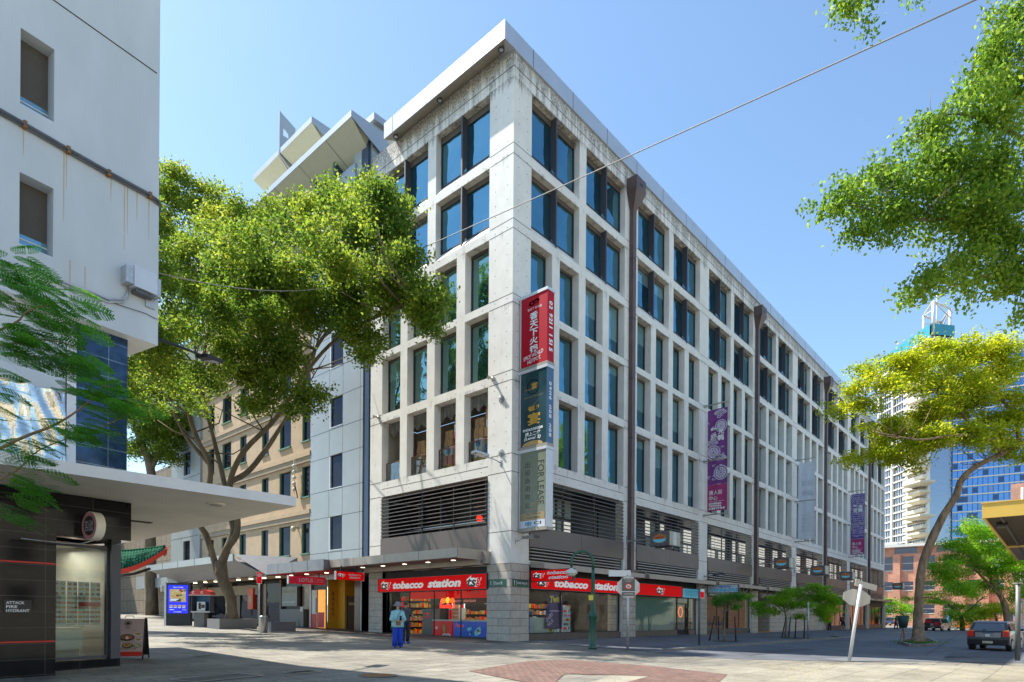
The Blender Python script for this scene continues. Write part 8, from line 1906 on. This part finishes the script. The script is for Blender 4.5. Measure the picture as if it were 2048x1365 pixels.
    pr = [(.20, .78 if wide else .92), (.19, .95), (.175, 1.10), (.195, 1.25), (.20, 1.36), (.15, 1.42), (.07, 1.455)]
    mb.lathe((0, .0, 0), [(a * s * (w_ if z < 1.2 else 1.04), z * s) for a, z in pr], top, 20, sx=1.0, sy=.68)
    for q, (e_, h_) in ((-1, (elb[0], hand[0])), (1, (elb[1], hand[1]))):
        sh = Vector(V(q * .17, 0, 1.38)); e_ = Vector(e_); h_ = Vector(h_); sl = e_ + (h_ - e_) * .35 if wide else sh + (e_ - sh) * .62
        mb.tube([sh + NZ * .01, (sh + e_) / 2, (e_ if wide else sl), sl], [.075 * s, .072 * s, (.085 if wide else .06) * s, (.09 if wide else .058) * s], top, 10)
    mb.build('shirt', t, local=True)
    mb = MB(); lw = 1.35 if wide else 1.0
    mb.lathe((0, 0, 0), [(.15 * s, .80 * s), (.175 * s, .88 * s), (.17 * s, .98 * s)], bottom, 16, sy=.72)
    for q, st_ in ((-1, -stride), (1, stride)):
        k_ = Vector(V(q * .10, -.02 + st_, .50)); a_ = Vector(V(q * .11, .02 + st_ * .8, .07)); h_ = Vector(V(q * .085, 0, .90))
        pts = [h_, (h_ + k_) / 2, k_] + ([] if shorts else [(k_ + a_) / 2, a_])
        mb.tube(pts, [.10 * s, .092 * s * lw ** .5, .078 * s * lw] + ([] if shorts else [.075 * s * lw, .078 * s * lw]), bottom, 12)
    mb.build('trousers' if not shorts else 'shorts', t, local=True)
    mb = MB()
    for q, st_ in ((-1, -stride), (1, stride)): c = Vector(V(q * .11, -.04 + st_, .04)); mb.ball(c, .05 * s, 'navy_cloth' if not hat else 'trouser_blue', 10, sx=.9, sy=2.3, sz=.8)
    mb.build('shoes', t, local=True)
    if hat == 'bucket':
        mb = MB(); mb.lathe((0, -.02 * s, 1.60 * s), [(.185 * s, -.01), (.19 * s, .0), (.115 * s, .055 * s), (.108 * s, .10 * s), (.085 * s, .15 * s), (.02, .165 * s)], 'hat_grey', 20); mb.build('hat', t, local=True)
    if hat == 'cap':
        mb = MB(); mb.ball((0, -.01 * s, 1.66 * s), .10 * s, 'bowl_dark', 12, sz=.75); mb.prism([(-.07 * s, -.10 * s, 1.66 * s), (.07 * s, -.10 * s, 1.66 * s), (.05 * s, -.19 * s, 1.65 * s), (-.05 * s, -.19 * s, 1.65 * s)], (0, 0, .012), 'bag_tan'); mb.build('cap', t, local=True)
    return t, s
wp = gnd(795, 1295.5); yaw_to_cam = math.atan2(CAM.y - wp.y, CAM.x - wp.x) + PI / 2
wt, s = person('person in pale blue tunic, bright blue trousers and grey sun hat looking at a phone', tuple(wp), yaw_to_cam + .25, 1.60, 'tunic', 'trouser_blue', 'bucket', 'phone', wide=True, skin='skin_light')
mb = MB(); mb.box(-.10, .06, -.20, -.13, .80, .97, 'bag_tan'); mb.box(-.10, .06, -.205, -.2, .9, .975, 'wood_rail'); o = mb.build('crossbody_bag', local=True); o.location = wt.location; o.rotation_euler = wt.rotation_euler; tag(o, 'small tan cross-body bag hanging at the front of the person in the pale blue tunic', 'bag')
mb = MB(); mb.tube([(-.10, -.16, .93), (-.02, -.17, 1.15), (.09, -.13, 1.33), (.13, -.04, 1.42), (.10, .08, 1.36), (-.02, .15, 1.1), (-.1, .02, .93)], .009, 'bowl_dark', 5); s2 = mb.build('strap', o, local=True)
mb = MB(); mb.obox((.02, -.33, 1.06), (.035, 0, 0), (0, .02, .03), (0, .03, -.06), 'black'); o = mb.build('phone', local=True); o.location = wt.location; o.rotation_euler = wt.rotation_euler; tag(o, 'dark phone held by the person in the pale blue tunic', 'phone')
mp_ = gnd(811, 1287); person('person in dark tee and cap, arm held out, behind the one in the sun hat', tuple(mp_), yaw_to_cam + .5, 1.66, 'tee_dark', 'navy_cloth', 'cap', 'reach', skin='skin')
q = gnd(1686, 1261.5); t, s = person('person in reddish checked shirt and dark shorts with a backpack on the far footpath', tuple(q), .9, 1.72, 'plaid_red', 'navy_cloth', None, 'down', shorts=True, stride=.12)
mb = MB(); mb.ball((0, .24, 1.18), .2, 'bowl_dark', 12, sx=.9, sy=.7, sz=1.25); o = mb.build('backpack', local=True); o.location = t.location; o.rotation_euler = t.rotation_euler; tag(o, 'dark backpack worn by the person in the checked shirt', 'backpack')
q = gnd(1659, 1261.5); person('person in bright orange top and dark trousers beside the checked shirt on the far footpath', tuple(q), -1.2, 1.70, 'orange_cloth', 'navy_cloth', None, 'lift', stride=.06)
q = gnd(1792, 1259); person('distant person in a dark coat crossing the street, left of a pair', tuple(q), .2, 1.72, 'navy_cloth', 'navy_cloth', None, 'down', stride=.15)
q = gnd(1803, 1257); person('distant person in navy clothes crossing the street, right of a pair', tuple(q), .5, 1.75, 'navy_cloth', 'tee_dark', None, 'down', stride=.1)

# ------------------------------------------------------------ cars (local: length along x, front +x)
def car(lb, loc, rz, body='car_black', L_=3.9, W_=1.68, H=1.46, kind='hatch', rear=None, cat='car', plate=True):
    t = thing('parked_car', lb, cat, loc, rz)
    hl, hw = L_ / 2, W_ / 2
    if kind == 'hatch': prof = [(-hl, .42), (-hl + .03, .75), (-hl + .10, .92), (-hl + .42, H - .06), (-hl + .75, H), (.35, H - .01), (.98, .98), (hl - .2, .84), (hl, .62), (hl - .02, .30), (-hl + .05, .28)]
    elif kind == 'wagon': prof = [(-hl, .42), (-hl + .03, .85), (-hl + .06, 1.0), (-hl + .22, H - .05), (-hl + .5, H), (.45, H), (1.0, 1.0), (hl - .2, .9), (hl, .65), (hl - .02, .32), (-hl + .05, .30)]
    else: prof = [(-hl, .45), (-hl + .02, 1.0), (-hl + .6, 1.02), (-.3, 1.05), (-.1, H), (.8, H), (1.3, 1.1), (hl - .2, 1.0), (hl, .7), (hl - .02, .4), (-hl + .05, .4)]
    mb = MB(); n = len(prof)
    def wid(z): return hw if z < .95 else hw - (z - .95) * .36
    secs = [(-1, .93), (-.97, 1), (.97, 1), (1, .93)]
    rings = []
    for sgn, sc in secs:
        rings.append([Vector((x * (.985 if abs(sgn) == 1 else 1), sgn * wid(z), .31 + (z - .31) * (.985 if abs(sgn) == 1 else 1))) for x, z in prof])
    for a, b in ((0, 1), (1, 2), (2, 3)):
        for i in range(n): mb.face([rings[a][i], rings[a][(i + 1) % n], rings[b][(i + 1) % n], rings[b][i]], body, False)
    mb.face(rings[0][::-1], body); mb.face(rings[3], body); mb.build('body', t, local=True)
    # glass: rear window, side windows, windscreen
    gz0, gz1 = .97, H - .10
    mb = MB()
    def onprof(z, side):
        pts = prof[1:6] if side < 0 else prof[5:9]
        for i in range(len(pts) - 1):
            (x0, z0), (x1, z1) = pts[i], pts[i + 1]
            if min(z0, z1) <= z <= max(z0, z1) and z0 != z1: return x0 + (x1 - x0) * (z - z0) / (z1 - z0)
        return pts[-1][0]
    xa, xb = onprof(gz0, -1), onprof(gz1, -1); mb.face([(xa - .02, -hw * .78, gz0), (xa - .02, hw * .78, gz0), (xb - .02, hw * .66, gz1), (xb - .02, -hw * .66, gz1)], 'car_glass')
    xc, xd = onprof(gz0, 1), onprof(gz1, 1); mb.face([(xc + .02, -hw * .8, gz0), (xc + .02, hw * .8, gz0), (xd + .02, hw * .68, gz1), (xd + .02, -hw * .68, gz1)], 'car_glass'); mb.build('windscreen', t, local=True)
    for sgn in (-1, 1):
        splits = [(-.42, 0.0), (.05, .62)] if kind != 'ute' else [(0.05, .75)]
        for a, b in splits:
            x0, x1 = (xb if kind != 'ute' else 0) + .12, xd - .02
            f = lambda q: x0 + (x1 - x0) * (q + .42) / 1.04
            mb = MB(); mb.face([(f(a), sgn * (wid(gz0) + .006), gz0 + .02), (f(b) + (.25 if b > .5 else 0), sgn * (wid(gz0) + .006), gz0 + .02), (f(b), sgn * (wid(gz1) + .006), gz1), (f(a) + .05, sgn * (wid(gz1) + .006), gz1)], 'car_glass'); mb.build('side_window', t, local=True)
        mb = MB(); mb.box(xd + .25, xd + .36, sgn * hw if sgn > 0 else -hw - .16, hw + .16 if sgn > 0 else -hw, .95, 1.07, body); mb.build('mirror', t, local=True)
    for x in (-hl + .62, hl - .72):
        for sgn in (-1, 1):
            wh = bpy.data.objects.new('wheel', None); COL.objects.link(wh); wh.parent = t; wh.location = (x, sgn * (hw - .10), .31); wh.empty_display_size = .1
            mb = MB(); mb.disc((0, -.11, 0), NX * .31, NZ * .31, 'rubber', 22, (0, .22, 0)); mb.build('tyre', wh, local=True)
            mb = MB(); mb.disc((0, sgn * .112, 0), NX * .20, NZ * .20, 'steel', 18, (0, sgn * .01, 0))
            for i in range(6): a = i * PI / 3; mb.disc((.11 * math.cos(a), sgn * .124, .11 * math.sin(a)), NX * .035, NZ * .035, 'black', 8)
            mb.build('rim', wh, local=True)
    for sgn in (-1, 1):
        mb = MB(); mb.obox((-hl + .04, sgn * (hw - .14), .83), (.05, 0, 0), (0, .13, 0), (0, 0, .13), 'tail_red'); mb.obox((-hl + .05, sgn * (hw - .14), .99), (.05, 0, 0), (0, .10, 0), (0, 0, .035), 'tail_amber'); mb.build('tail_light', t, local=True)
        mb = MB(); mb.obox((hl - .08, sgn * (hw - .2), .74), (.06, 0, 0), (0, .16, 0), (0, 0, .08), 'glass_pale'); mb.build('headlight', t, local=True)
    mb = MB(); mb.box(-hl - .09, -hl + .05, -hw + .02, hw - .02, .30, .56, 'rubber' if body != 'car_black' else body); mb.box(hl - .06, hl + .06, -hw + .04, hw - .04, .30, .56, body); mb.build('bumper', t, local=True)
    if plate: mb = MB(); mb.box(-hl - .098, -hl - .09, -.2, .2, .38, .49, 'plate'); mb.text('BX 42 RT', (-hl - .10, .16, .41), -NY, NZ, .32, .06, 'bowl_dark'); mb.build('number_plate', t, local=True)
    if rear: mb = MB(); rear(mb, hl, hw, H); mb.build('tailgate_trim' if kind != 'ute' else 'load', t, local=True)
    return t
a = gnd(1946, 1301); 
car('dark hatchback with red tail lights parked at the right behind the grey post', (a.x + 2.05, a.y - .75, G(a.x + 2, a.y - .8)), -.10, 'car_black', 3.75, 1.66, 1.44, 'hatch', lambda mb, hl, hw, H: (mb.box(-hl - .03, -hl + .0, -.50, .50, .66, .90, 'hatch_grey'), mb.box(-hl - .04, -hl - .03, -.22, .22, .86, .90, 'car_blue'), mb.box(-hl - .036, -hl - .03, -.08, .10, .70, .82, 'poster_paper'), mb.tube([(-hl + .22, -.1, 1.0), (-hl + .1, .25, 1.05)], .012, 'black', 5)))
a = gnd(1870, 1262.5); car('far station wagon with red goods in its open tail right of the leaning trunk', (a.x + 2.2, a.y, G(a.x, a.y)), -.1, 'car_silver', 4.6, 1.8, 1.55, 'wagon', lambda mb, hl, hw, H: (mb.box(-hl - .05, -hl + .1, -.75, .75, .62, 1.42, 'bowl_dark'), mb.box(-hl - .12, -hl - .05, -.66, -.2, .7, 1.1, 'cargo_red'), mb.box(-hl - .13, -hl - .05, .1, .62, .95, 1.35, 'cargo_red'), mb.box(-hl - .12, -hl - .05, -.1, .2, .66, .9, 'sign_pink')))
a = gnd(1785, 1252); car('far dark blue wagon left of the distant walkers', (a.x + 2.2, a.y + .3, G(a.x, a.y)), -.05, 'car_blue', 4.6, 1.8, 1.55, 'wagon')
a = gnd(1765, 1250.5); car('far white van behind the shop glass at the end of the footpath', (a.x + 8, a.y + 4.0, G(a.x, a.y)), 1.5, 'car_white', 4.8, 1.9, 1.95, 'wagon')
# distant blue umbrella, orange barrier, white fence panels
p = at(1898, 1240, 105); t = thing('umbrella', 'small blue folded umbrella far down the street before the brick wall', 'umbrella', (p.x, p.y, 0)); mb = MB(); mb.lathe((p.x, p.y, p.z - .4), [(.35, 0), (.45, .4), (.3, 1.1), (.1, 1.3)], 'umbrella_blue', 10); mb.build('cloth', t); mb = MB(); mb.lathe((p.x, p.y, G(p.x, p.y)), [(.06, 0), (.06, 2.2)], 'steel', 6); mb.build('pole', t)
p = at(2022, 1234, 70); mb = MB(); mb.lathe((p.x, p.y, p.z), [(.12, -.6), (.2, -.4), (.22, .4), (.06, .6)], 'umbrella_blue', 10); mb.lathe((p.x, p.y, G(p.x, p.y)), [(.05, 0), (.05, .6)], 'steel', 6); o = mb.build('umbrella', loc=(p.x, p.y, 0)); tag(o, 'narrow blue folded umbrella above the dark parked car', 'umbrella')
p = at(1926, 1244, 100); mb = MB(); mb.prism([(p.x, p.y - .8, G(p.x, p.y)), (p.x, p.y + .8, G(p.x, p.y)), (p.x, p.y + .7, .75), (p.x, p.y - .7, .75)], (.5, 0, 0), 'barrier_orange'); o = mb.build('road_barrier', loc=(p.x, p.y, 0)); tag(o, 'orange plastic road barrier far down the street', 'barrier')
p = at(2005, 1246, 58); mb = MB()
for i in range(12): y_ = p.y + 2 - i * .62; mb.box(p.x, p.x + .04, y_ - .02, y_ + .02, G(p.x, y_), .95, 'banner_white'); mb.tube([(p.x, y_, .2), (p.x, y_ - .6, .9)], .02, 'banner_white', 4)
mb.box(p.x, p.x + .05, p.y - 5.4, p.y + 2, .9, .96, 'banner_white'); mb.box(p.x + .1, p.x + .15, p.y - 5.4, p.y + 2, .15, .5, 'banner_white'); o = mb.build('barrier_fence', loc=(p.x, p.y, 0)); tag(o, 'white trestle barrier panels behind the dark parked car', 'fence')
# building on the near side of Little Hay Street, behind the camera, seen only in reflections and closing the street
bk = thing('opposite_building', 'pale building across the street behind the viewpoint, seen only reflected in the windows', 'building', (20, -45, 0))
mb = MB(); facade(mb, (90, -46, 0), -NX, 130, -2, 15, [(3 + i * 4.2, 5 + i * 4.2, z, z + 1.8) for i in range(29) for z in (1.5, 5, 8.5, 12)], .3, 'tower_cream'); mb.build('wall', bk)
mb = MB(); mb.box(-38, 88, -46.5, -46.3, 0, 14.8, 'dark_glass'); mb.build('window', bk)
# building on the far side of Dixon Street, hidden by the pale one, whose lit front reflects in the left windows
